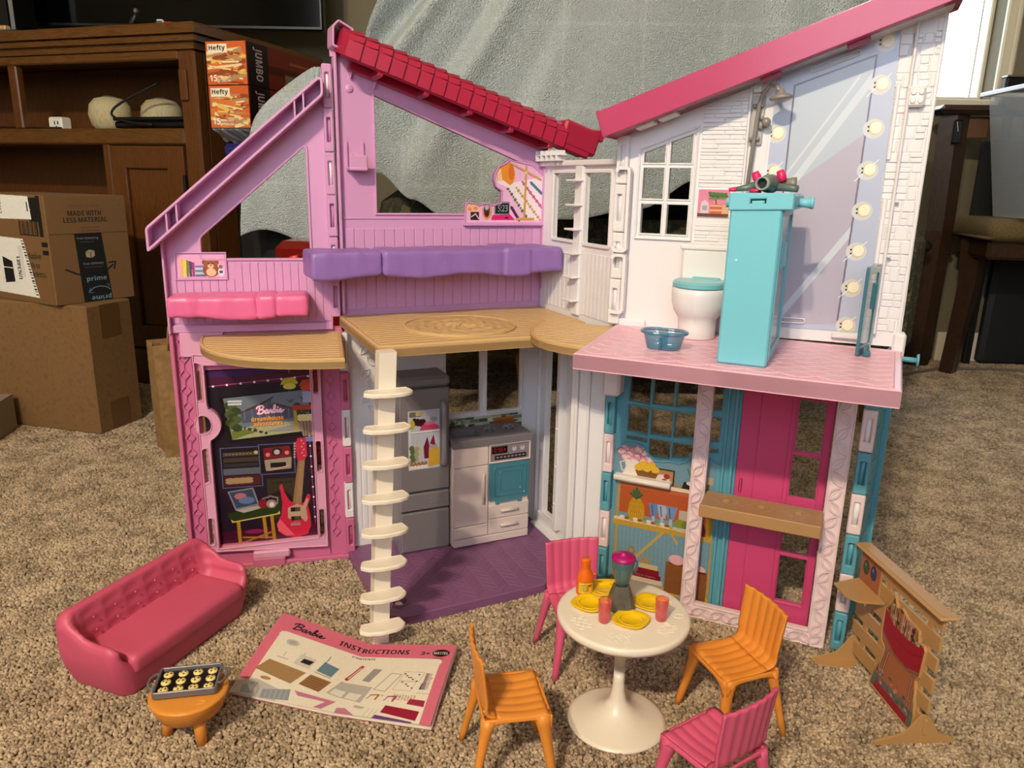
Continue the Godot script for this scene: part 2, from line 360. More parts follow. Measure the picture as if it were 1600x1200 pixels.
	o = thing("storage_tub", "blue lidded storage tub under the food bag cartons", "storage tub", Vector3(-0.6, 0, -1.735), -0.27)
	st = S(); box(st, Vector3(-0.05, 0.0, -0.4), Vector3(0.05, 0.55, -0.01), 0.02); build(st, "tub", mat("tub black", Color(0.02, 0.02, 0.025), 0.5), o)
	st = S(); box(st, Vector3(-0.056, 0.545, -0.41), Vector3(0.06, 0.575, 0.0), 0.008); build(st, "lid", plastic("tub blue", Color(0.15, 0.14, 0.4)), o)

func boxes_and_bag() -> void:
	var kraft := mat("cardboard", Color.WHITE, 0.85, {"albedo_texture": noise_tex("kraft", 256, 0.04, [Color(0.45, 0.33, 0.19), Color(0.49, 0.36, 0.21), Color(0.43, 0.31, 0.175)]), "uv1_triplanar": true, "uv1_scale": Vector3(5, 5, 5)})
	var tape := mat("brown tape", Color(0.4, 0.285, 0.155), 0.4)
	# big plain box: corner towards the camera at (-0.818, -1.426)
	var t := thing("cardboard_box", "large plain brown cardboard box standing on the carpet under the printed box", "cardboard box", Vector3(-0.818, 0, -1.426), -0.262)
	var st := S(); box(st, Vector3(-0.36, 0, -0.118), Vector3(0, 0.258, 0), 0.003); build(st, "carton", kraft, t)
	st = S(); box(st, Vector3(-0.0005, 0.19, -0.083), Vector3(0.0006, 0.256, -0.033)); build(st, "tape", tape, t)
	st = S(); box(st, Vector3(-0.0005, 0.002, -0.083), Vector3(0.0006, 0.06, -0.033)); build(st, "tape", tape, t)
	# printed box on top
	var im := img(512, 768, Color(0.47, 0.345, 0.2))
	for i in 900: irect(im, rng.randf() * 512, rng.randf() * 768, 3, 1, Color(0.44, 0.32, 0.18))
	var ink := Color(0.05, 0.045, 0.04)
	itext(im, "THIS BOX IS NOW", 140, 60, 20, Color(0.4, 0.28, 0.15), 190)
	itext(im, "MADE WITH", 130, 104, 36, ink, 215); itext(im, "LESS MATERIAL", 100, 152, 36, ink, 280)
	for k in 3: itext(im, ["Tell us more about", "this box and how to", "recycle it with ease"][k], 200, 218 + k * 24, 12, Color(0.3, 0.2, 0.1), 120)
	istroke(im, V([80, 520, 150, 560, 240, 572, 330, 556, 385, 510]), 12, ink)
	istroke(im, V([360, 490, 405, 488, 392, 540]), 11, ink)
	ipoly(im, V([155, 268, 330, 262, 362, 768, 170, 768]), Color(0.03, 0.03, 0.035))
	itext(im, "free listening", 168, 292, 22, Color(0.5, 0.5, 0.5), 140); itext(im, "unlimited music", 186, 322, 10, Color(0.35, 0.35, 0.35), 96)
	ipoly(im, V([214, 400, 240, 386, 272, 396, 272, 434, 246, 448, 214, 438]), Color(0.66, 0.6, 0.5)); istroke(im, V([214, 400, 246, 410, 272, 396]), 2, ink); istroke(im, V([246, 410, 246, 448]), 4, ink)
	itext(im, "free delivery", 190, 478, 24, Color(0.5, 0.5, 0.5), 134); itext(im, "fast, free & convenient", 196, 510, 10, Color(0.35, 0.35, 0.35), 120)
	itext(im, "prime", 202, 580, 46, Color(0.45, 0.58, 0.66), 132)
	istroke(im, V([215, 690, 240, 668, 280, 660, 320, 668, 350, 690]), 7, Color(0.4, 0.52, 0.6)); istroke(im, V([330, 650, 345, 655, 340, 672]), 5, Color(0.4, 0.52, 0.6)); istroke(im, V([218, 668, 206, 700, 232, 706]), 5, Color(0.4, 0.52, 0.6))
	itext(im, "prime", 352, 766, 46, Color(0.45, 0.58, 0.66), 132, PI)
	t = thing("shipping_box", "brown shipping box printed in black with white labels, on top of the large plain box", "cardboard box", Vector3(-0.87, 0.258, -1.424), 0.5)
	# its faces: print side runs back to the right, label side runs back to the left
	t.rotation.y = 1.075
	st = S(); box(st, Vector3(0, 0, -0.3), Vector3(0.165, 0.205, 0.0), 0.002); build(st, "carton", kraft, t)
	st = S(); quv(st, Vector3(0.002, 0.001, 0.0006), Vector3(0.163, 0.001, 0.0006), Vector3(0.163, 0.204, 0.0006), Vector3(0.002, 0.204, 0.0006)); build(st, "side_print", print_mat("box side", im, 0.8), t)
	st = S(); box(st, Vector3(0.002, 0.134, 0.0006), Vector3(0.163, 0.1352, 0.0016)); build(st, "flap_edge", kraft, t)
	var im2 := img(640, 512, Color(0.47, 0.345, 0.2))
	for i in 900: irect(im2, rng.randf() * 640, rng.randf() * 512, 3, 1, Color(0.44, 0.32, 0.18))
	irect(im2, 596, 0, 26, 190, ink); irect(im2, 540, 10, 60, 110, ink)
	irect(im2, 600, 214, 40, 22, ink); irect(im2, 600, 252, 40, 22, ink)
	ipoly(im2, V([300, 0, 545, 4, 552, 110, 300, 116]), Color(0.93, 0.92, 0.88))
	itext(im2, "CYCLE 1", 330, 90, 16, Color(0.2, 0.2, 0.2), 80, -PI / 2); irect(im2, 528, 30, 8, 44, ink)
	irect(im2, 456, 120, 132, 68, ink)
	for k in 17: irect(im2, 461 + k * 7.2, 120, 2 + (k * 7 % 4), 63, Color(0.47, 0.345, 0.2))
	itext(im2, "exclusive", 452, 268, 30, ink, 130); itext(im2, "ready to", 462, 314, 34, ink, 104); itext(im2, "parents.", 490, 358, 34, ink, 116)
	ipoly(im2, V([200, 200, 470, 206, 536, 486, 200, 478]), Color(0.93, 0.92, 0.88))
	for k in 20: ipoly(im2, V([452 + k * 3.1, 214 + k * 13.4, 470 + k * 3.1, 214 + k * 13.4, 471 + k * 3.1, 218 + k * 13.4 + (k % 3) * 2, 453 + k * 3.1, 218 + k * 13.4 + (k % 3) * 2]), ink)
	itext(im2, "UN3481", 404, 404, 26, ink, 110, -PI / 2)
	for k in 4: irect(im2, 448 - k * 8 + 4, 240, 2, 150, Color(0.6, 0.6, 0.58))
	ipoly(im2, V([300, 300, 370, 320, 372, 420, 300, 430]), ink); irect(im2, 300, 350, 70, 5, Color(0.93, 0.92, 0.88))
	st = S(); quv(st, Vector3(-0.0006, 0.001, -0.298), Vector3(-0.0006, 0.001, -0.002), Vector3(-0.0006, 0.204, -0.002), Vector3(-0.0006, 0.204, -0.298)); build(st, "label_print", print_mat("box labels", im2, 0.6), t)
	# small pale box at the left edge
	t = thing("open_tray_box", "small pale open box on the carpet in front of the large plain box", "box", Vector3(-1.003, 0.001, -1.457), 0.19)
	var pale := mat("pale board", Color(0.56, 0.52, 0.45), 0.7)
	st = S()
	box(st, Vector3(-0.2, 0, 0.0), Vector3(0.0, 0.07, 0.004)); box(st, Vector3(-0.2, 0, 0.156), Vector3(0.0, 0.07, 0.16)); box(st, Vector3(-0.004, 0, 0.004), Vector3(0.0, 0.07, 0.156)); box(st, Vector3(-0.2, 0, 0.004), Vector3(-0.196, 0.07, 0.156)); box(st, Vector3(-0.2, 0, 0.0), Vector3(0, 0.003, 0.16))
	build(st, "tray", pale, t)
	st = S(); border(st, V([-0.2, 0.0, 0.0, 0.0, 0.0, -0.16, -0.2, -0.16]), 0.018, 0.07, 0.072)
	var rim := build(st, "rim", pale, t); rim.rotation.x = -PI / 2
	st = S(); box(st, Vector3(-0.18, 0.004, 0.02), Vector3(-0.02, 0.05, 0.14)); build(st, "insert", mat("rubber", Color.WHITE), t)
	# brown paper bag with twisted handle
	t = thing("paper_bag", "brown paper carrier bag with a twisted handle beside the toy house", "paper bag", Vector3(-0.618, 0, -1.36), 0.6)
	var paper := mat("bag paper", Color.WHITE, 0.85, {"albedo_texture": noise_tex("bagpaper", 256, 0.03, [Color(0.5, 0.38, 0.22), Color(0.62, 0.48, 0.3)]), "uv1_triplanar": true, "uv1_scale": Vector3(6, 6, 6), "normal_enabled": true, "normal_texture": noise_tex("bagfold", 256, 0.02, [], 6.0), "normal_scale": 0.6})
	st = S()
	var ring := func(y, a, b): return [Vector3(-a, y, b), Vector3(a * 0.1, y, b * 1.1), Vector3(a, y, b), Vector3(a * 0.86, y, 0), Vector3(a, y, -b), Vector3(0, y, -b), Vector3(-a, y, -b), Vector3(-a * 0.86, y, 0)]
	var rs := [ring.call(0.0, 0.045, 0.04), ring.call(0.1, 0.046, 0.042), ring.call(0.21, 0.047, 0.03)]
	for i in 2:
		for k in 8: quad(st, rs[i][k], rs[i][(k + 1) % 8], rs[i + 1][(k + 1) % 8], rs[i + 1][k])
	build(st, "sack", paper, t)
	st = S(true)
	var hp := []
	for k in 13:
		var a := PI * k / 12
		hp.append(Vector3(-0.022 * cos(a), 0.2 + 0.075 * sin(a), 0.034))
	tube(st, hp, 0.0016, 6)
	build(st, "handle", mat("paper cord", Color(0.55, 0.42, 0.25), 0.8), t)

func right_side() -> void:
	var dk := wood("dark chair wood", Color(0.3, 0.21, 0.14), Color(0.16, 0.1, 0.065), 0.3, Vector3(12, 1.5, 12))
	var fab := mat("olive seat cloth", Color.WHITE, 0.9, {"albedo_texture": noise_tex("seatcloth", 256, 0.08, [Color(0.3, 0.25, 0.14), Color(0.5, 0.42, 0.26)]), "uv1_triplanar": true, "uv1_scale": Vector3(9, 9, 9)})
	var t := thing("dining_chair", "dark wooden dining chair with an olive seat under the clear bin", "chair", Vector3(1.35, 0, -2.1), -0.1)
	var st := S()
	# back post on the left runs from the floor to the top rail, leaning
	tube(st, [Vector3(-0.15, 0, -0.1), Vector3(-0.165, 0.4, -0.05), Vector3(-0.178, 0.71, -0.04)], [0.035, 0.037, 0.04], 4, 0.5); build(st, "back_post", dk, t)
	st = S(); tube(st, [Vector3(0.25, 0, -0.1), Vector3(0.25, 0.4, -0.05), Vector3(0.25, 0.71, -0.04)], [0.035, 0.037, 0.04], 4, 0.5); build(st, "back_post", dk, t)
	st = S(); box(st, Vector3(-0.23, 0.705, -0.07), Vector3(0.27, 0.728, 0.0), 0.01); build(st, "top_rail", dk, t)
	st = S(); box(st, Vector3(-0.14, 0.645, -0.05), Vector3(-0.085, 0.7, -0.04), 0.003); build(st, "woven_panel", wood("woven cane", Color(0.45, 0.3, 0.15), Color(0.3, 0.18, 0.08), 0.6, Vector3(10, 60, 10)), t)
	st = S(); box(st, Vector3(-0.09, 0.42, -0.06), Vector3(0.25, 0.64, -0.05), 0.003); build(st, "back_panel", mat("chair black", Color(0.012, 0.01, 0.012), 0.5), t)
	st = S(); box(st, Vector3(-0.19, 0.63, -0.012), Vector3(-0.166, 0.69, -0.006), 0.003); build(st, "hand_slot", mat("chair black", Color.WHITE), t)
	st = S(); tube(st, [Vector3(-0.184, 0.685, -0.004), Vector3(-0.178, 0.66, -0.004)], 0.0012, 5); build(st, "staple", mat("steel", Color(0.6, 0.6, 0.6), 0.3, {"metallic": 0.8}), t)
	st = S(); tube(st, [Vector3(-0.095, 0, -0.02), Vector3(-0.085, 0.25, 0.0), Vector3(-0.09, 0.38, 0.0)], [0.024, 0.03, 0.036], 4); build(st, "front_leg", dk, t)
	st = S(); tube(st, [Vector3(0.3, 0, 0.1), Vector3(0.3, 0.38, 0.1)], [0.024, 0.034], 4); build(st, "front_leg", dk, t)
	st = S(); box(st, Vector3(-0.11, 0.335, -0.06), Vector3(0.34, 0.39, 0.12), 0.008); build(st, "apron", dk, t)
	st = S(true)
	nets(st, func(p): return rbox(p, Vector3(0.12, 0.412, 0.03), Vector3(0.25, 0.03, 0.13), 0.028), Vector3(-0.15, 0.37, -0.12), Vector3(0.4, 0.46, 0.18), 0.012)
	build(st, "seat_pad", fab, t)
	st = S(true); tube(st, [Vector3(-0.128, 0.392, -0.08), Vector3(-0.128, 0.392, 0.14), Vector3(0.36, 0.392, 0.16)], 0.005, 6); build(st, "piping", mat("piping", Color(0.35, 0.3, 0.2), 0.8), t)
	# clear bin on the seat
	var cl := clear("cloudy plastic", Color(0.75, 0.77, 0.77), 0.3, 0.2)
	t = thing("clear_bin", "clear plastic storage bin with a pale rim on the dining chair", "storage bin", Vector3(1.315, 0.4435, -1.985), -0.05)
	st = S()
	var q := func(y, x0, x1, z0, z1): return [Vector3(x0, y, z1), Vector3(x1, y, z1), Vector3(x1, y, z0), Vector3(x0, y, z0)]
	var r0 = q.call(0.0, -0.05, 0.26, -0.075, 0.075)
	var r1 = q.call(0.305, -0.1, 0.3, -0.1, 0.1)
	for k in 4: quad(st, r0[k], r0[(k + 1) % 4], r1[(k + 1) % 4], r1[k])
	quad(st, r0[3], r0[2], r0[1], r0[0])
	build(st, "bin", cl, t)
	st = S()
	border(st, V([-0.115, -0.115, 0.315, -0.115, 0.315, 0.115, -0.115, 0.115]), 0.016, 0.302, 0.312, 0.002)
	var o := build(st, "rim", clear("rim plastic", Color(0.8, 0.8, 0.78), 0.75, 0.2), t); o.rotation.x = -PI / 2
	st = S()
	for x in [-0.05, 0.02]: tube(st, [Vector3(x - 0.012, 0.15, 0.092), Vector3(x + 0.012, 0.3, 0.105)], 0.004, 6)
	build(st, "rib", cl, t)
	t = thing("black_case", "black panel on two posts standing behind the clear bin", "panel", Vector3(1.32, 0.443, -2.25), 0.0)
	st = S(); box(st, Vector3(0.03, 0.29, -0.015), Vector3(0.49, 0.375, 0.01), 0.006); box(st, Vector3(0.05, -0.443, -0.012), Vector3(0.07, 0.3, 0.008), 0.003); box(st, Vector3(0.465, -0.443, -0.012), Vector3(0.485, 0.3, 0.008), 0.003); build(st, "case", mat("chair black", Color.WHITE), t)
	st = S(); box(st, Vector3(0.03, 0.372, -0.016), Vector3(0.49, 0.377, 0.011), 0.001); build(st, "edge", mat("steel", Color.WHITE), t)
	t = thing("clip", "pink and white clip on the rim of the clear bin", "clip", Vector3(1.225, 0.757, -1.885), -0.05)
	st = S(true); tube(st, [Vector3(-0.02, 0.03, 0), Vector3(-0.008, 0.032, 0), Vector3(0.0, 0.014, 0), Vector3(0.02, 0.006, 0)], [0.002, 0.003, 0.004, 0.003], 6); build(st, "arm", plastic("toy white", Color.WHITE), t)
	st = S(true); tube(st, [Vector3(0.0, 0.012, 0.003), Vector3(0.02, 0.022, 0.003)], [0.008, 0.005], 8); build(st, "jaw", plastic("clip pink", Color(0.85, 0.4, 0.7)), t)
	# second chair / dark seat back at the left, and totes
	t = thing("dark_chair_back", "black padded chair back between the toy house and the dining chair", "chair", Vector3(1.08, 0, -2.17), 0.0)
	st = S(); box(st, Vector3(-0.16, 0.37, -0.05), Vector3(0.05, 0.72, 0.0), 0.03); build(st, "backrest", mat("maroon black", Color(0.03, 0.015, 0.018), 0.45), t)
	st = S(); box(st, Vector3(-0.16, 0.345, -0.06), Vector3(0.05, 0.375, 0.1), 0.01); build(st, "seat", mat("chair black", Color.WHITE), t)
	for x in [-0.14, 0.02]:
		st = S(); tube(st, [Vector3(x, 0, -0.02), Vector3(x, 0.34, -0.02)], 0.016, 8); build(st, "leg", mat("chair black", Color.WHITE), t)
	st = S(); box(st, Vector3(-0.005, 0.46, 0.0), Vector3(0.012, 0.49, 0.006), 0.002); build(st, "pull_tab", mat("figure grey", Color.WHITE), t)
	var tote := mat("slate tote", Color(0.075, 0.085, 0.095), 0.6)
	for k in 2:
		t = thing("storage_tote", ["dark slate storage tote against the wall between the toy house and the chair leg", "dark slate storage tote against the wall under the dining chair"][k], "storage tote", Vector3([1.09, 1.585][k], 0, -2.24), 0, "slate storage totes by the wall")
		st = S(); box(st, Vector3(-0.17, 0.0, -0.04), Vector3(0.185, 0.325, 0.0), 0.012); build(st, "tub", tote, t)
		st = S(); box(st, Vector3(-0.178, 0.325, -0.045), Vector3(0.19, 0.34, 0.008), 0.004); build(st, "lid", mat("tote rim", Color(0.16, 0.17, 0.18), 0.5), t)
	st = S(true)
	tube(st, [Vector3(1.0, 0.004, -2.0), Vector3(1.15, 0.004, -2.1), Vector3(1.25, 0.004, -2.155), Vector3(1.4, 0.004, -2.16), Vector3(1.6, 0.004, -2.13), Vector3(1.8, 0.004, -2.1)], 0.0045, 6)
	tag(build(st, "wall_cord", mat("grey cord", Color(0.42, 0.38, 0.32), 0.6)), "pale cord lying on the carpet along the wall", "cord")
# ---------------------------------------------------------------- the doll house
func doll_house() -> void:
	var h := thing("doll_house", "open two-storey plastic doll house with pink, white and teal walls standing on the carpet", "doll house")
	var pink := plastic("wall pink", Color(0.82, 0.6, 0.77))
	var rose := plastic("rose pink", Color(0.78, 0.42, 0.58))
	var blush := plastic("door frame pink", Color(0.86, 0.62, 0.74))
	var white := plastic("house white", Color(0.9, 0.89, 0.9))
	var deckm := plastic("deck tan", Color(0.8, 0.66, 0.46))
	left_upper(h, pink, rose)
	left_lower(h, rose, blush)
	quarter_deck(h, "left_balcony", Vector3(-0.413, 0, -0.899), 0.2438, 0.2, 0.166, 0.157, 0.315, deckm)
	centre_upper(h, pink)
	kitchen(h, white)
	corner(h, white)
	right_upper(h, white)
	right_lower(h)
	decks(h, deckm)
	quarter_deck(h, "right_balcony", Vector3(0.122, 0, -0.876), -0.4241, 0.02, 0.112, 0.126, 0.341, deckm)
	hinges(h)

func left_upper(h: Node3D, pink: Material, rose: Material) -> void:
	var L := V([-0.002, 0.318, 0.19, 0.318, 0.19, 0.598, 0.186, 0.603, -0.002, 0.434])
	var W := rnd(V([0.041, 0.407, 0.166, 0.407, 0.166, 0.539, 0.041, 0.431]), 0.004)
	var st := S()
	plate(st, [L, W], -0.006, 0.0)
	var w := build(st, "left_wall", pink, h)
	w.position = Vector3(-0.413, 0, -0.899); w.rotation.y = 0.2438
	st = S(); border(st, W, -0.0028, -0.001, 0.002, 0.0006); build(st, "window_trim", pink, w)
	# the hollow roof beam
	var bm := rnd(V([-0.013, 0.416, -0.013, 0.444, 0.184, 0.614, 0.1895, 0.612, 0.1895, 0.594]), 0.004)
	st = S(); border(st, bm, 0.003, 0.0, 0.03, 0.0006); build(st, "roof_beam", pink, w)
	st = S(); plate(st, [offset(ccw(bm), 0.002)], 0.0, 0.003); build(st, "beam_web", pink, w)
	for x in [0.0096, 0.021, 0.156, 0.166]:
		var y0: float = 0.4168 + (x + 0.013) * 0.877
		st = S(); plate(st, [V([x, y0 + 0.002, x + 0.0018, y0 + 0.0035, x + 0.0018, y0 + 0.027, x, y0 + 0.0255])], 0.002, 0.029); build(st, "beam_divider", pink, w)
	for k in 20:
		var x := 0.0015 + k * 0.0094
		var y1 := 0.402 if x > 0.068 else 0.382
		st = S(); plate(st, [V([x, 0.329, x + 0.0085, 0.329, x + 0.0085, y1, x, y1])], -0.001, 0.0011, 0.0004); build(st, "plank", pink, w)
	st = S(); box(st, Vector3(-0.002, 0.318, 0.0), Vector3(0.19, 0.3275, 0.006), 0.001); build(st, "sill", pink, w)
	st = S(); box(st, Vector3(-0.002, 0.318, 0.0), Vector3(0.0005, 0.43, 0.012), 0.0006); build(st, "edge_strip", pink, w)
	var im := img(228, 120, Color(0.93, 0.66, 0.82))
	for k in 5:
		ipoly(im, V([14 + k * 14, 116, 26 + k * 14, 116, 30 + k * 13, 22 + k * 5, 17 + k * 13, 18 + k * 5]), [Color(0.85, 0.75, 0.3), Color(0.9, 0.8, 0.4), Color(0.45, 0.5, 0.2), Color(0.3, 0.25, 0.35), Color(0.6, 0.2, 0.5)][k])
	for k in 5: irect(im, 84, 56 + k * 12, 52, 11, [Color(0.45, 0.5, 0.7), Color(0.75, 0.82, 0.9), Color(0.4, 0.5, 0.6), Color(0.7, 0.8, 0.85), Color(0.3, 0.4, 0.6)][k])
	iell(im, 160, 82, 40, 36, Color(0.55, 0.3, 0.15)); iell(im, 132, 40, 14, 13, Color(0.55, 0.3, 0.15)); iell(im, 186, 40, 14, 13, Color(0.55, 0.3, 0.15)); iell(im, 160, 50, 34, 28, Color(0.6, 0.34, 0.18))
	iell(im, 160, 92, 24, 22, Color(0.9, 0.75, 0.6)); iell(im, 160, 60, 15, 11, Color(0.9, 0.75, 0.6)); iell(im, 150, 46, 3, 3, Color.BLACK); iell(im, 170, 46, 3, 3, Color.BLACK); iell(im, 160, 56, 4, 3, Color.BLACK)
	iell(im, 208, 92, 15, 22, Color(0.85, 0.88, 0.95)); iell(im, 208, 64, 9, 10, Color(0.5, 0.4, 0.35)); irect(im, 200, 84, 16, 14, Color(0.3, 0.25, 0.3))
	st = S(); plate(st, [V([0.011, 0.383, 0.067, 0.383, 0.067, 0.413, 0.012, 0.413])], 0.0, 0.0012); var s := build(st, "picture_ledge", pink, w)
	st = S(); quv(st, Vector3(0.0125, 0.3845, 0.0015), Vector3(0.066, 0.3845, 0.0015), Vector3(0.066, 0.4115, 0.0015), Vector3(0.0135, 0.4115, 0.0015)); build(st, "sticker", print_mat("bear print", im), s)
	st = S(); border(st, V([0.011, 0.383, 0.067, 0.383, 0.067, 0.413, 0.012, 0.413]), -0.0016, 0.0, 0.003, 0.0005); build(st, "ledge_rim", pink, s)

func left_lower(h: Node3D, rose: Material, blush: Material) -> void:
	var st := S()
	plate(st, [V([0.0, 0.0, 0.2, 0.0, 0.2, 0.32, -0.002, 0.32]), rr(0.024, 0.032, 0.168, 0.27, 0.004)], -0.01, 0.0)
	var w := build(st, "left_door_wall", rose, h)
	w.position = Vector3(-0.413, 0, -0.899); w.rotation.y = 0.2438
	st = S(); box(st, Vector3(-0.003, 0.0, -0.01), Vector3(0.0015, 0.32, 0.008), 0.0008); box(st, Vector3(0.1985, 0.0, -0.01), Vector3(0.202, 0.315, 0.008), 0.0008); box(st, Vector3(0.0, 0.0, -0.01), Vector3(0.2, 0.006, 0.009), 0.001); build(st, "edge_frame", rose, w)
	# relief strips of diamonds
	st = S()
	ribbon(st, V([-0.0055, 0, 0, 0.0066, 0.0055, 0, 0, -0.0066]), 0.0014, 0.0, 0.0024, true)
	ribbon(st, V([0, 0.0068, 0, 0.0172]), 0.0012, 0.0, 0.0018)
	var dm := done(st)
	for k in 13: inst(dm, "diamond", rose, w, Transform3D(Basis(), Vector3(0.0095, 0.31 - k * 0.0205 - 0.004, 0)))
	for k in 13: inst(dm, "diamond", rose, w, Transform3D(Basis(), Vector3(0.1825, 0.293 - k * 0.0212, 0)))
	for x in [0.0185, 0.1735]:
		st = S(); box(st, Vector3(x - 0.0007, 0.008, 0), Vector3(x + 0.0007, 0.315, 0.003)); build(st, "rib", rose, w)
	# the inner door: frame with a ring handle
	st = S()
	var fr := V([0.0205, 0.026, 0.172, 0.02, 0.172, 0.279, 0.0205, 0.292])
	var hole := V([0.0335, 0.03, 0.159, 0.034, 0.158, 0.274, 0.0335, 0.277, 0.0335, 0.228])
	hole = V([0.0335, 0.03, 0.159, 0.034, 0.158, 0.274, 0.033, 0.277, 0.033, 0.227])
	for p in ell(0.0245, 0.2005, 0.0235, 0.0225, 12, PI * 0.36, -PI * 0.36): hole.append(p)
	hole.append(Vector2(0.0335, 0.174))
	var slots := [rnd(V([0.0225, 0.232, 0.0285, 0.232, 0.0285, 0.279, 0.0225, 0.281]), 0.002), rnd(V([0.0225, 0.122, 0.0285, 0.124, 0.0285, 0.17, 0.0225, 0.168]), 0.002), rnd(V([0.0225, 0.036, 0.0285, 0.036, 0.0285, 0.074, 0.0225, 0.074]), 0.002), rnd(V([0.162, 0.235, 0.168, 0.235, 0.168, 0.272, 0.162, 0.272]), 0.002), rnd(V([0.162, 0.128, 0.168, 0.128, 0.168, 0.171, 0.162, 0.171]), 0.002), rnd(V([0.162, 0.034, 0.168, 0.034, 0.168, 0.075, 0.162, 0.075]), 0.002), ell(0.0265, 0.2005, 0.0095, 0.0125, 14)]
	plate(st, [fr, hole] + slots, -0.004, 0.006, 0.0008)
	var d := build(st, "inner_door", blush, w)
	st = S(); border(st, hole, -0.0016, 0.006, 0.0075, 0.0005)
	for s in slots: border(st, s, -0.0012, 0.006, 0.0072, 0.0004)
	border(st, fr, 0.0016, 0.006, 0.0075, 0.0005); build(st, "door_beading", blush, d)
	st = S(); box(st, Vector3(0.075, 0.012, 0.0), Vector3(0.122, 0.023, 0.012), 0.002); build(st, "latch", blush, d)
	st = S(); box(st, Vector3(0.074, -0.001, 0.0), Vector3(0.116, 0.0135, 0.012), 0.002); build(st, "latch_block", rose, w)
	st = S(); box(st, Vector3(0.008, 0.288, 0.0), Vector3(0.058, 0.318, 0.006), 0.001); build(st, "top_block", blush, w)
	st = S(); quv(st, Vector3(0.028, 0.024, -0.003), Vector3(0.163, 0.024, -0.003), Vector3(0.163, 0.284, -0.003), Vector3(0.028, 0.284, -0.003)); build(st, "picture", print_mat("music room print", tv_print(), 0.35), d)

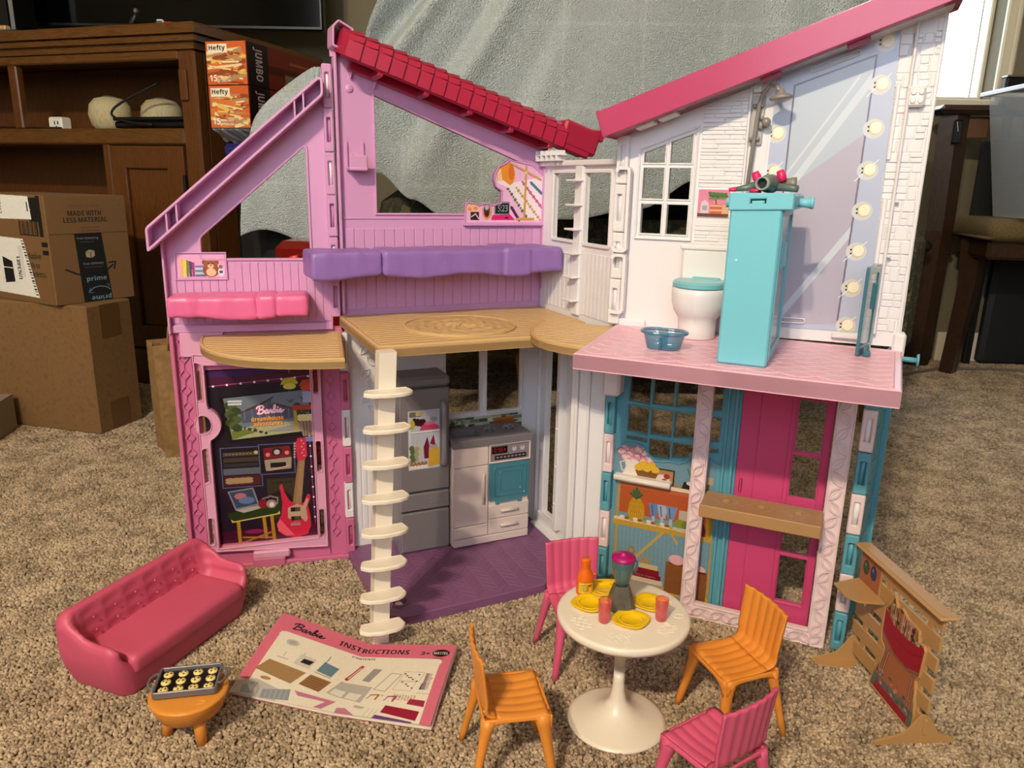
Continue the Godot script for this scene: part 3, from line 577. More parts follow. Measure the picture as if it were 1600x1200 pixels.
func tv_print() -> Image:
	var im := img(540, 1040, Color(0.1, 0.06, 0.13))
	var wine := Color(0.28, 0.06, 0.2)
	irect(im, 0, 0, 540, 60, Color(0.08, 0.03, 0.08)); ipoly(im, V([0, 70, 200, 66, 540, 20, 540, 60, 200, 100, 0, 100]), Color(0.25, 0.1, 0.35))
	ipoly(im, V([0, 98, 240, 96, 540, 60, 540, 130, 0, 150]), wine); istroke(im, V([20, 146, 540, 104]), 4, Color(0.7, 0.3, 0.5))
	for k in 8: iell(im, 50 + k * 66, 145 - k * 5, 6, 6, Color(1, 0.93, 0.95))
	for x in [0, 1]: istroke(im, V([440 + x * 62, 700 - x * 330, 452 + x * 60, 940]), 4, Color(0.6, 0.2, 0.4))
	for k in 9: iell(im, 504 + k * 1.0, 430 + k * 58, 5, 5, Color(1, 0.85, 0.9))
	for k in 4: iell(im, 432 + k * 2, 640 + k * 46, 4, 4, Color(1, 0.8, 0.85))
	# television with a house
	ipoly(im, V([70, 200, 520, 170, 520, 420, 108, 450]), Color(0.03, 0.03, 0.04))
	ipoly(im, V([92, 210, 510, 180, 510, 402, 122, 432]), Color(0.42, 0.47, 0.52))
	ipoly(im, V([122, 432, 118, 380, 300, 350, 510, 345, 510, 402]), Color(0.66, 0.66, 0.5)); ipoly(im, V([122, 432, 120, 385, 240, 372, 250, 392]), Color(0.4, 0.47, 0.2)); ipoly(im, V([260, 400, 400, 370, 510, 360, 510, 402]), Color(0.55, 0.55, 0.55))
	ipoly(im, V([170, 285, 330, 215, 322, 248, 440, 285, 440, 330, 175, 345]), Color(0.3, 0.34, 0.42))
	ipoly(im, V([165, 288, 260, 248, 335, 208, 338, 214, 262, 258, 168, 296]), Color(0.3, 0.2, 0.16)); ipoly(im, V([330, 240, 445, 280, 445, 287, 330, 250]), Color(0.3, 0.2, 0.16))
	for k in 7: istroke(im, V([190 + k * 36, 330, 190 + k * 36, 275 - (30 if k > 1 and k < 5 else 0)]), 3, Color(0.55, 0.6, 0.68))
	for k in 9: iell(im, 118 + (k % 3) * 16, 250 + k * 15, 24, 20, Color(0.2, 0.27, 0.13).lerp(Color(0.3, 0.35, 0.18), (k % 2)))
	for k in 8: iell(im, 450 + (k % 3) * 22, 265 + k * 12, 20, 16, Color(0.18, 0.25, 0.16))
	for k in 5: istroke(im, V([418, 240, 400 + k * 9, 230 + (k % 2) * 14]), 4, Color(0.2, 0.28, 0.18)); istroke(im, V([482, 228, 464 + k * 9, 216 + (k % 2) * 14]), 4, Color(0.2, 0.28, 0.18))
	for k in 12: iell(im, 190 + k * 9, 372 + k * 3, 8, 7, [Color(0.25, 0.3, 0.2), Color(0.7, 0.65, 0.6), Color(0.15, 0.18, 0.12)][k % 3])
	irect(im, 112, 222, 70, 11, Color(0.8, 0.82, 0.84)); irect(im, 113, 237, 66, 11, Color(0.8, 0.82, 0.84))
	iscript(im, 247, 258, 44, 15, Color(0.6, 0.15, 0.35), -0.05); iscript(im, 247, 258, 44, 8, Color(1, 0.88, 0.94), -0.05)
	itext(im, "dreamhouse", 222, 318, 26, Color(0.5, 0.14, 0.1), 162, -0.03); itext(im, "adventures", 232, 345, 24, Color(0.5, 0.14, 0.1), 146, -0.03)
	itext(im, "dreamhouse", 220, 315, 25, Color(1, 0.72, 0.3), 160, -0.03); itext(im, "adventures", 230, 342, 23, Color(1, 0.72, 0.3), 144, -0.03)
	# hanging lamps, popcorn, shelf units
	istroke(im, V([420, 90, 418, 60]), 3, Color(0.6, 0.55, 0.4)); ipoly(im, V([372, 150, 390, 118, 440, 112, 462, 142, 455, 150]), Color(0.75, 0.72, 0.2)); iell(im, 418, 160, 32, 16, Color(0.85, 0.82, 0.35)); ipoly(im, V([462, 160, 480, 130, 540, 124, 540, 160]), Color(0.75, 0.25, 0.15)); iell(im, 510, 170, 40, 16, Color(0.8, 0.3, 0.2))
	irect(im, 480, 190, 60, 60, Color(0.6, 0.65, 0.75)); irect(im, 425, 262, 115, 26, Color(0.7, 0.25, 0.15)); ipoly(im, V([430, 290, 445, 290, 455, 400, 432, 400]), Color(0.7, 0.6, 0.25)); ipoly(im, V([458, 350, 540, 345, 530, 430, 472, 432]), Color(0.6, 0.5, 0.44))
	for k in 9: iell(im, 462 + (k % 5) * 18, 338 - (k % 2) * 14, 13, 12, Color(0.9, 0.84, 0.6))
	for k in 4: istroke(im, V([476 + k * 16, 352, 482 + k * 13, 428]), 5, Color(0.42, 0.3, 0.28))
	irect(im, 478, 436, 62, 28, Color(0.4, 0.5, 0.7))
	for q in [[62, 478, 190, 212], [250, 470, 170, 158]]:
		irect(im, q[0] - 6, q[1] - 6, q[2] + 12, q[3] + 12, Color(0.3, 0.33, 0.5)); irect(im, q[0], q[1], q[2], q[3], Color(0.06, 0.05, 0.07))
	irect(im, 70, 500, 174, 20, Color(0.3, 0.27, 0.22)); irect(im, 70, 530, 174, 24, Color(0.24, 0.2, 0.16)); irect(im, 66, 588, 182, 36, Color(0.34, 0.36, 0.42)); irect(im, 70, 562, 170, 18, Color(0.16, 0.17, 0.19)); irect(im, 66, 630, 182, 54, Color(0.28, 0.1, 0.14))
	for k in 8: iell(im, 86 + k * 17, 510, 4, 4, Color(0.5, 0.46, 0.4)); iell(im, 96 + (k % 4) * 30, 664 - (k / 4) * 14, 24, 10, Color(0.62, 0.52, 0.36))
	iell(im, 232, 506, 10, 10, Color(0.75, 0.65, 0.4))
	ipoly(im, V([268, 486, 400, 480, 408, 540, 270, 548]), Color(0.45, 0.08, 0.16)); ipoly(im, V([270, 552, 408, 542, 404, 606, 276, 614]), Color(0.6, 0.55, 0.48)); irect(im, 300, 570, 78, 26, Color(0.05, 0.04, 0.05)); iell(im, 336, 510, 26, 22, Color(0.12, 0.1, 0.14)); iell(im, 336, 512, 15, 14, Color(0.75, 0.68, 0.64)); iell(im, 290, 524, 11, 11, Color(0.8, 0.5, 0.4)); iell(im, 386, 518, 11, 11, Color(0.8, 0.5, 0.4)); istroke(im, V([292, 612, 392, 590]), 5, Color(0.85, 0.6, 0.62))
	irect(im, 276, 660, 150, 230, Color(0.2, 0.17, 0.12)); iell(im, 340, 800, 66, 70, Color(0.1, 0.09, 0.07)); iell(im, 340, 800, 40, 44, Color(0.16, 0.13, 0.1))
	for k in 5: iell(im, 306 + k * 22, 682, 6, 6, Color(0.05, 0.05, 0.05))
	iell(im, 346, 716, 8, 8, Color(0.6, 0.58, 0.5))
	ipoly(im, V([0, 940, 540, 930, 540, 1040, 0, 1040]), Color(0.26, 0.03, 0.16)); iell(im, 200, 950, 50, 12, Color(0.5, 0.1, 0.3))
	# stool with laptop and headphones
	for q in [[120, 890, 122, 1018], [290, 870, 296, 1000], [250, 880, 256, 990]]: istroke(im, V(q), 18, Color(0.66, 0.48, 0.12))
	istroke(im, V([126, 1014, 290, 960]), 10, Color(0.6, 0.44, 0.12)); istroke(im, V([140, 980, 296, 994]), 10, Color(0.6, 0.44, 0.12))
	ipoly(im, V([78, 862, 330, 832, 334, 862, 90, 892]), Color(0.8, 0.7, 0.4)); ipoly(im, V([70, 836, 330, 800, 336, 836, 320, 856, 100, 884, 76, 868]), Color(0.13, 0.2, 0.06))
	ipoly(im, V([78, 714, 206, 700, 232, 800, 110, 824]), Color(0.5, 0.5, 0.54)); ipoly(im, V([86, 720, 200, 708, 222, 794, 116, 812]), Color(0.2, 0.26, 0.36)); iell(im, 140, 744, 30, 18, Color(0.7, 0.4, 0.45)); iell(im, 170, 770, 40, 20, Color(0.35, 0.45, 0.6)); ipoly(im, V([110, 822, 232, 802, 250, 818, 150, 840]), Color(0.66, 0.62, 0.58))
	istroke(im, V([232, 800, 250, 768, 290, 756, 326, 768, 322, 800]), 8, Color(0.5, 0.46, 0.5)); iell(im, 250, 796, 24, 26, Color(0.5, 0.08, 0.16)); iell(im, 292, 800, 26, 24, Color(0.6, 0.5, 0.5)); iell(im, 294, 804, 13, 14, Color(0.85, 0.8, 0.78))
	# guitar
	ipoly(im, V([440, 560, 476, 556, 440, 860, 392, 860]), Color(0.55, 0.42, 0.28)); ipoly(im, V([430, 470, 444, 440, 486, 440, 488, 540, 470, 566, 436, 566]), Color(0.75, 0.15, 0.28))
	for k in 6: iell(im, 462 + (k % 2) * 10, 456 + k * 17, 4, 4, Color(0.85, 0.7, 0.7)); iell(im, 428 - k, 470 + k * 15, 6, 5, Color(0.75, 0.6, 0.55))
	ipoly(im, V([338, 700, 352, 690, 362, 740, 386, 790, 420, 812, 458, 806, 476, 760, 490, 758, 494, 782, 478, 820, 488, 880, 490, 940, 470, 990, 410, 1006, 350, 990, 318, 960, 312, 920, 338, 870, 348, 800]), Color(0.78, 0.13, 0.26))
	ipoly(im, V([330, 890, 400, 990, 360, 990, 320, 960, 314, 920]), Color(0.88, 0.35, 0.42)); ipoly(im, V([374, 830, 420, 812, 452, 824, 474, 780, 484, 790, 468, 840, 474, 900, 462, 920, 430, 880, 396, 900, 372, 890]), Color(0.72, 0.6, 0.5))
	for k in 2: irect(im, 388, 830 + k * 52, 50, 24, Color(0.12, 0.08, 0.1))
	irect(im, 384, 920, 50, 16, Color(0.6, 0.5, 0.45))
	for k in 4: istroke(im, V([452 + k * 6, 566, 404 + k * 8, 920]), 1.4, Color(0.75, 0.66, 0.55))
	return im

# a quarter of an ellipse hung on a wall: centre at (cx, 0) in the wall's frame
func quarter_deck(h: Node3D, called: String, at: Vector3, turn: float, cx: float, rx: float, rz: float, top: float, m: Material) -> void:
	var L := PackedVector2Array([Vector2(cx, 0)])
	var n := 22
	for k in n + 1:
		var a := PI / 2 * k / n
		var e := 0.8
		L.append(Vector2(cx - rx * pow(sin(a), e), -rz * pow(cos(a), e)))   # plan: y is minus the distance from the wall
	var st := S()
	plate(st, [L], -0.011, -0.004)
	var o := build(st, called, m, h)
	o.transform = Transform3D(Basis(Vector3.UP, turn) * Basis(Vector3.RIGHT, -PI / 2), at + Vector3(0, top, 0))
	st = S(); border(st, L, 0.004, -0.0115, 0.0, 0.0012); build(st, "rim", m, o)
	var d := 0.0108
	var k := 0
	while (k + 1) * d < rz - 0.004:
		var z0 := k * d + 0.004
		var z1 := minf(z0 + d - 0.0022, rz - 0.003)
		var xa := rx * pow(1.0 - pow(z0 / rz, 2.5), 0.4) - 0.004
		var xb := rx * pow(1.0 - pow(z1 / rz, 2.5), 0.4) - 0.004
		if xb > 0.006:
			st = S(); plate(st, [V([cx - xa, -z0, cx - xb, -z1, cx - 0.004, -z1, cx - 0.004, -z0])], -0.004, -0.0002, 0.0008); build(st, "plank", m, o)
		k += 1

func centre_upper(h: Node3D, pink: Material) -> void:
	var out := V([0.165, 0.448, 0.165, 0.466, 0.166, 0.474, 0.170, 0.477, 0.178, 0.476, 0.186, 0.473, 0.190, 0.475, 0.198, 0.476, 0.206, 0.473, 0.211, 0.475, 0.216, 0.476, 0.217, 0.491, 0.209, 0.496, 0.206, 0.506, 0.207, 0.514, 0.213, 0.523, 0.222, 0.527, 0.228, 0.532, 0.242, 0.529])
	var W := V([0.049, 0.462, 0.165, 0.462])
	for i in range(1, out.size() - 1): W.append(out[i])
	W.append(Vector2(0.242, 0.5295)); W.append(Vector2(0.049, 0.6))
	var st := S()
	plate(st, [V([0.002, 0.326, 0.28, 0.326, 0.28, 0.545, 0.268, 0.549, 0.004, 0.645]), W], -0.006, 0.0)
	var w := build(st, "centre_wall", pink, h)
	w.position = Vector3(-0.218, 0, -0.947); w.rotation.y = 0.42514
	st = S(); border(st, W, -0.0026, -0.001, 0.0022, 0.0006); build(st, "window_trim", pink, w)
	for k in 21:
		var x := 0.0075 + k * 0.0129
		st = S(); plate(st, [V([x, 0.342, x + 0.0117, 0.342, x + 0.0117, 0.443, x, 0.443])], -0.001, 0.0012, 0.0004); build(st, "plank", pink, w)
	st = S(); box(st, Vector3(0.004, 0.4545, 0), Vector3(0.164, 0.4565, 0.0012), 0.0004); build(st, "chair_rail", pink, w)
	st = S(); box(st, Vector3(0.0005, 0.339, -0.006), Vector3(0.004, 0.65, 0.008), 0.0008); build(st, "edge_strip", pink, w)
	st = S(); box(st, Vector3(0.2775, 0.36, -0.006), Vector3(0.2805, 0.545, 0.006), 0.0008); build(st, "edge_strip", pink, w)
	# hook bracket
	st = S(); box(st, Vector3(0.0125, 0.512, 0), Vector3(0.034, 0.516, 0.022), 0.001); box(st, Vector3(0.0125, 0.512, 0.017), Vector3(0.034, 0.53, 0.021), 0.001)
	for x in [0.0125, 0.0325]: plate(st, [V([x, 0.512, x + 0.0015, 0.512, x + 0.0015, 0.546, x, 0.546])], 0, 0.003)
	box(st, Vector3(0.02, 0.52, 0), Vector3(0.026, 0.532, 0.01), 0.001); build(st, "hook", pink, w)
	st = S(true); lathe(st, [Vector2(0.0045, 0), Vector2(0.0045, 0.0012), Vector2(0.004, 0.0018), Vector2(0, 0.0018)], 18, Vector3(0.019, 0.606, 0), Basis(Vector3.RIGHT, PI / 2)); build(st, "peg", pink, w)
	for x in [0.02, 0.048]:
		st = S(); plate(st, [V([x, 0.634 - (x - 0.02) * 0.36, x + 0.006, 0.632 - (x - 0.02) * 0.36, x, 0.617 - (x - 0.02) * 0.36])], 0, 0.006); build(st, "roof_brace", pink, w)
	# bedside print
	var im := img(460, 340, Color(0.9, 0.7, 0.84))
	var P := func(x, y): return Vector2((x - 0.165) / 0.115 * 460.0, (0.533 - y) / 0.085 * 340.0)
	for k in 4:
		iell(im, [38, 30, 70, 62][k], [232, 262, 230, 258][k], 22, 18, Color(0.93, 0.72, 0.55)); iell(im, [38, 30, 70, 62][k], [232, 262, 230, 258][k], 12, 9, Color(0.85, 0.55, 0.4))
	irect(im, 34, 276, 48, 42, Color(0.16, 0.08, 0.12)); istroke(im, V([40, 300, 62, 286, 80, 310]), 6, Color(0.85, 0.75, 0.8))
	iell(im, 128, 272, 28, 44, Color(0.86, 0.55, 0.35)); iell(im, 126, 270, 17, 34, Color(0.35, 0.2, 0.18)); iell(im, 126, 252, 11, 14, Color(0.6, 0.68, 0.85)); iell(im, 128, 284, 10, 12, Color(0.18, 0.08, 0.1))
	ipoly(im, V([232, 130, 450, 90, 450, 320, 360, 320]), Color(0.93, 0.87, 0.9))
	for q in [[236, 140, 366, 312, 0], [296, 150, 440, 316, 1], [330, 118, 448, 250, 2], [380, 120, 448, 178, 3], [268, 250, 316, 320, 4]]:
		for k in 13: iell(im, lerpf(q[0], q[2], k / 12.0), lerpf(q[1], q[3], k / 12.0), 6 + (k % 2) * 3, 6 + (k % 2) * 3, [Color(0.35, 0.42, 0.28), Color(0.72, 0.6, 0.3), Color(0.7, 0.35, 0.5), Color(0.25, 0.45, 0.55), Color(0.3, 0.1, 0.3)][q[4]])
	iell(im, 234, 84, 52, 60, Color(0.88, 0.56, 0.16)); ipoly(im, V([182, 62, 204, 50, 214, 120, 190, 124]), Color(0.93, 0.76, 0.6)); iell(im, 264, 70, 16, 40, Color(0.82, 0.42, 0.12)); ipoly(im, V([178, 118, 220, 112, 262, 140, 250, 152, 200, 132]), Color(0.94, 0.84, 0.9))
	istroke(im, V([250, 20, 440, 104]), 12, Color(0.8, 0.6, 0.42)); istroke(im, V([252, 26, 440, 110]), 3, Color(0.5, 0.35, 0.2)); istroke(im, V([352, 40, 346, 312]), 13, Color(0.78, 0.6, 0.3)); iell(im, 350, 70, 9, 9, Color(0.9, 0.75, 0.4)); irect(im, 296, 306, 110, 14, Color(0.78, 0.6, 0.28))
	irect(im, 168, 222, 90, 68, Color(0.55, 0.52, 0.56)); irect(im, 176, 230, 78, 54, Color(0.04, 0.06, 0.07)); itext(im, "5:23", 190, 240, 34, Color(0.7, 0.82, 0.85), 56, 0, false); ipoly(im, V([150, 318, 160, 292, 260, 288, 290, 318]), Color(0.82, 0.12, 0.42)); irect(im, 232, 302, 20, 8, Color(0.3, 0.03, 0.15))
	var L2 := PackedVector2Array([Vector2(0.279, 0.449)])
	for p in [Vector2(0.279, 0.513), Vector2(0.261, 0.526), Vector2(0.254, 0.527)]: L2.append(p)
	for i in range(out.size() - 1, 0, -1): L2.append(out[i])
	L2.append(Vector2(0.165, 0.449))
	st = S(); plate(st, [L2], -0.003, 0.0015); var pn := build(st, "picture_board", pink, w)
	L2 = offset(ccw(L2), 0.0016)
	st = S()   # the printed face of the board, cut to its outline
	var T := Geometry2D.triangulate_polygon(L2)
	for i in range(0, T.size(), 3):
		var q := [L2[T[i]], L2[T[i + 1]], L2[T[i + 2]]]
		if (q[1] - q[0]).cross(q[2] - q[0]) > 0: q.reverse()
		for p in q:
			var uv: Vector2 = P.call(p.x, p.y)
			st.set_uv(Vector2(uv.x / 460.0, uv.y / 340.0)); st.add_vertex(Vector3(p.x, p.y, 0.0019))
	build(st, "sticker", print_mat("bedside print", im), pn)
	st = S(); border(st, ccw(L2), -0.0016, 0.0, 0.0035, 0.0006); box(st, Vector3(0.163, 0.446, 0), Vector3(0.28, 0.4495, 0.007), 0.0008); build(st, "board_rim", pink, pn)
	# roof: sloping shingled eave
	var red := plastic("roof red", Color(0.66, 0.12, 0.25), 0.32)
	var a := -0.306
	var roof := part_node("red_roof", h)
	roof.transform = Transform3D(w.transform.basis * Basis(Vector3.BACK, a), w.transform * Vector3(0.006, 0.652, 0))
	var LEN := 0.335
	var prof := [Vector2(0.046, -0.016), Vector2(0.046, 0.002), Vector2(0.043, 0.009), Vector2(0.034, 0.014), Vector2(0.0, 0.0165), Vector2(-0.014, 0.0165)]   # (z, y) across the slope
	st = S()
	for i in prof.size() - 1:
		var p: Vector2 = prof[i]
		var q: Vector2 = prof[i + 1]
		quad(st, Vector3(0, p.y, p.x), Vector3(LEN, p.y, p.x), Vector3(LEN, q.y, q.x), Vector3(0, q.y, q.x))
		var pi := p * 0.94 - Vector2(0, 0.002)
		var qi := q * 0.94 - Vector2(0, 0.002)
		quad(st, Vector3(0, qi.y, qi.x), Vector3(LEN, qi.y, qi.x), Vector3(LEN, pi.y, pi.x), Vector3(0, pi.y, pi.x))
		for x in [0.0, LEN]: quad(st, Vector3(x, p.y, p.x), Vector3(x, q.y, q.x), Vector3(x, qi.y, qi.x), Vector3(x, pi.y, pi.x))
	quad(st, Vector3(0, -0.018, 0.043), Vector3(LEN, -0.018, 0.043), Vector3(LEN, -0.016, 0.046), Vector3(0, -0.016, 0.046))
	build(st, "roof_shell", red, roof)
	for k in 17:
		st = S()
		var x0 := 0.004 + k * 0.0172
		var x1 := x0 + 0.0166
		for i in prof.size() - 1:
			var p: Vector2 = prof[i]
			var q: Vector2 = prof[i + 1]
			var n := Vector2(q.y - p.y, p.x - q.x).normalized() * 0.003   # outward
			var wob := 0.0006 * sin(k * 2.3 + i)
			var e := [Vector3(x0, p.y + n.y * 0.1, p.x + n.x * 0.1), Vector3(x1 + wob, p.y + n.y, p.x + n.x), Vector3(x1 + wob, q.y + n.y, q.x + n.x), Vector3(x0, q.y + n.y * 0.1, q.x + n.x * 0.1)]
			quad(st, e[0], e[1], e[2], e[3])
			quad(st, e[1], Vector3(x1 + wob, p.y, p.x), Vector3(x1 + wob, q.y, q.x), e[2])
		build(st, "shingle", red, roof)
	# end caps and the gutter below
	st = S(); plate(st, [V([-0.046, -0.016, -0.046, 0.003, -0.036, 0.014, 0.014, 0.0165, 0.014, -0.004])], -0.003, 0.0); var ec := build(st, "end_cap", red, roof); ec.rotation.y = PI / 2
	st = S(); box(st, Vector3(0.29, -0.012, 0.0), Vector3(0.345, 0.02, 0.047), 0.003); plate(st, [V([0.3, 0.01, 0.35, 0.01, 0.352, 0.03, 0.34, 0.022])], 0.0, 0.046, 0.001); build(st, "eave_end", red, roof)
	var crim := red
	st = S(); box(st, Vector3(0.018, -0.022, 0.0), Vector3(0.292, -0.006, 0.014), 0.001); build(st, "gutter", crim, roof)
	for k in 5:
		st = S(); box(st, Vector3(0.045 + k * 0.058, -0.022, 0.012), Vector3(0.052 + k * 0.058, -0.008, 0.043), 0.001); build(st, "roof_rib", crim, roof)
	# the pink gable end left of the roof
	st = S(); border(st, rnd(V([-0.004, 0.648, 0.003, 0.645, 0.022, 0.667, 0.004, 0.676, -0.003, 0.669]), 0.002), 0.0022, -0.004, 0.026, 0.0006); box(st, Vector3(-0.002, 0.64, -0.004), Vector3(0.02, 0.664, 0.0)); build(st, "gable_end", pink, w)

func kitchen(h: Node3D, white: Material) -> void:
	var wins := [rr(0.139, 0.189, 0.19, 0.285, 0.003), rr(0.2, 0.187, 0.252, 0.284, 0.003)]
	var st := S()
	plate(st, [V([0.004, 0.004, 0.28, 0.004, 0.28, 0.325, 0.004, 0.325])] + wins, -0.005, 0.0)
	var w := build(st, "kitchen_wall", white, h)
	w.position = Vector3(-0.218, 0, -0.947); w.rotation.y = 0.42514
	st = S()
	for L in wins: border(st, L, -0.003, -0.001, 0.002, 0.0006)
	border(st, rr(0.1355, 0.1835, 0.2555, 0.289, 0.003), -0.002, -0.001, 0.0035, 0.0006)
	build(st, "window_trim", white, w)
	# pressed leaves left of the refrigerator
	st = S(true); ribbon(st, leaf(0.0, 0.0, 0.017, 0.008), 0.0011, 0.0, 0.002, true); var lm := done(st)
	for k in 14:
		var side := -1.0 if k % 2 else 1.0
		inst(lm, "leaf_relief", white, w, Transform3D(Basis(Vector3.BACK, PI / 2 + side * 0.75), Vector3(0.032 + (k / 7) * 0.03 + side * 0.004, 0.306 - (k % 7) * 0.0165, 0)))
	for k in 6:
		st = S(); box(st, Vector3(0.012 + k * 0.008, 0.03, 0), Vector3(0.018 + k * 0.008, 0.185, 0.0011), 0.0004); build(st, "plank", white, w)
	var im := img(440, 128, Color(0.7, 0.72, 0.62))
	for i in 46:
		var r := i / 9
		irect(im, (i % 9) * 52 - (r % 2) * 24, r * 26, 50, 23, [Color(0.62, 0.68, 0.6), Color(0.82, 0.83, 0.74), Color(0.45, 0.52, 0.45), Color(0.75, 0.75, 0.62), Color(0.3, 0.34, 0.3)][(i * 7 + r * 3) % 5])
	iell(im, 330, 66, 66, 36, Color(0.62, 0.32, 0.14)); irect(im, 264, 30, 132, 16, Color(0.72, 0.42, 0.2)); iell(im, 330, 26, 14, 8, Color(0.5, 0.3, 0.15)); irect(im, 246, 56, 22, 12, Color(0.5, 0.26, 0.12)); irect(im, 392, 56, 22, 12, Color(0.5, 0.26, 0.12))
	istroke(im, V([90, 120, 88, 30, 66, 20, 52, 44]), 9, Color(0.5, 0.47, 0.38)); irect(im, 14, 60, 44, 62, Color(0.45, 0.25, 0.16)); irect(im, 124, 56, 34, 60, Color(0.32, 0.22, 0.26)); iell(im, 32, 46, 16, 22, Color(0.35, 0.38, 0.2))
	st = S(); quv(st, Vector3(0.14, 0.155, 0.0012), Vector3(0.2555, 0.155, 0.0012), Vector3(0.2555, 0.183, 0.0012), Vector3(0.14, 0.183, 0.0012)); build(st, "backsplash", print_mat("backsplash print", im), w)
	# purple floor with a peg hole
	var pur := plastic("floor purple", Color(0.5, 0.32, 0.48), 0.34)
	st = S(); plate(st, [rnd(V([-0.002, -0.178, 0.02, -0.195, 0.205, -0.19, 0.272, -0.125, 0.2735, 0.004, -0.004, 0.004]), 0.004), ell(0.024, -0.162, 0.009, 0.009, 20)], 0.0, 0.0125, 0.0012)
	var f := build(st, "kitchen_floor", pur, h)
	f.transform = Transform3D(w.transform.basis * Basis(Vector3.RIGHT, -PI / 2), w.transform.origin)
	st = S(); border(st, ell(0.024, -0.162, 0.009, 0.009, 20), -0.003, 0.012, 0.0145, 0.0008); build(st, "peg_ring", pur, f)
	st = S(true); lathe(st, [Vector2(0, 0.0), Vector2(0.0055, 0.0), Vector2(0.0055, 0.009), Vector2(0.004, 0.011), Vector2(0, 0.0112)], 18, Vector3(0.023, -0.162, 0), Basis(Vector3.RIGHT, PI / 2)); build(st, "peg", white, f)
	# chevron boards
	var FP := offset(ccw(V([-0.002, -0.178, 0.02, -0.195, 0.205, -0.19, 0.272, -0.125, 0.2735, 0.004, -0.004, 0.004])), 0.003)
	for i in 17:
		var sg := 1.0 if i % 2 else -1.0
		var x0 := 0.002 + i * 0.016
		for j in 24:
			var y0 := 0.02 - j * 0.0105
			var q := PackedVector2Array([Vector2(x0 + 0.0003, y0 - 0.007 * sg), Vector2(x0 + 0.0157, y0 + 0.007 * sg), Vector2(x0 + 0.0157, y0 + 0.007 * sg + 0.0099), Vector2(x0 + 0.0003, y0 - 0.007 * sg + 0.0099)])
			var inside := true
			for p in q:
				if not Geometry2D.is_point_in_polygon(p, FP) or p.distance_to(Vector2(0.024, -0.162)) < 0.0135: inside = false
			if not inside: continue
			st = S(); plate(st, [q], 0.012, 0.01285, 0.0003); build(st, "board", pur, f)

func leaf(cx: float, cy: float, len: float, wid: float) -> PackedVector2Array:
	var L := PackedVector2Array()
	for k in 9: L.append(Vector2(cx - len / 2 + len * k / 8, cy + wid / 2 * sin(PI * k / 8)))
	for k in range(7, 0, -1): L.append(Vector2(cx - len / 2 + len * k / 8, cy - wid / 2 * sin(PI * k / 8)))
	return L

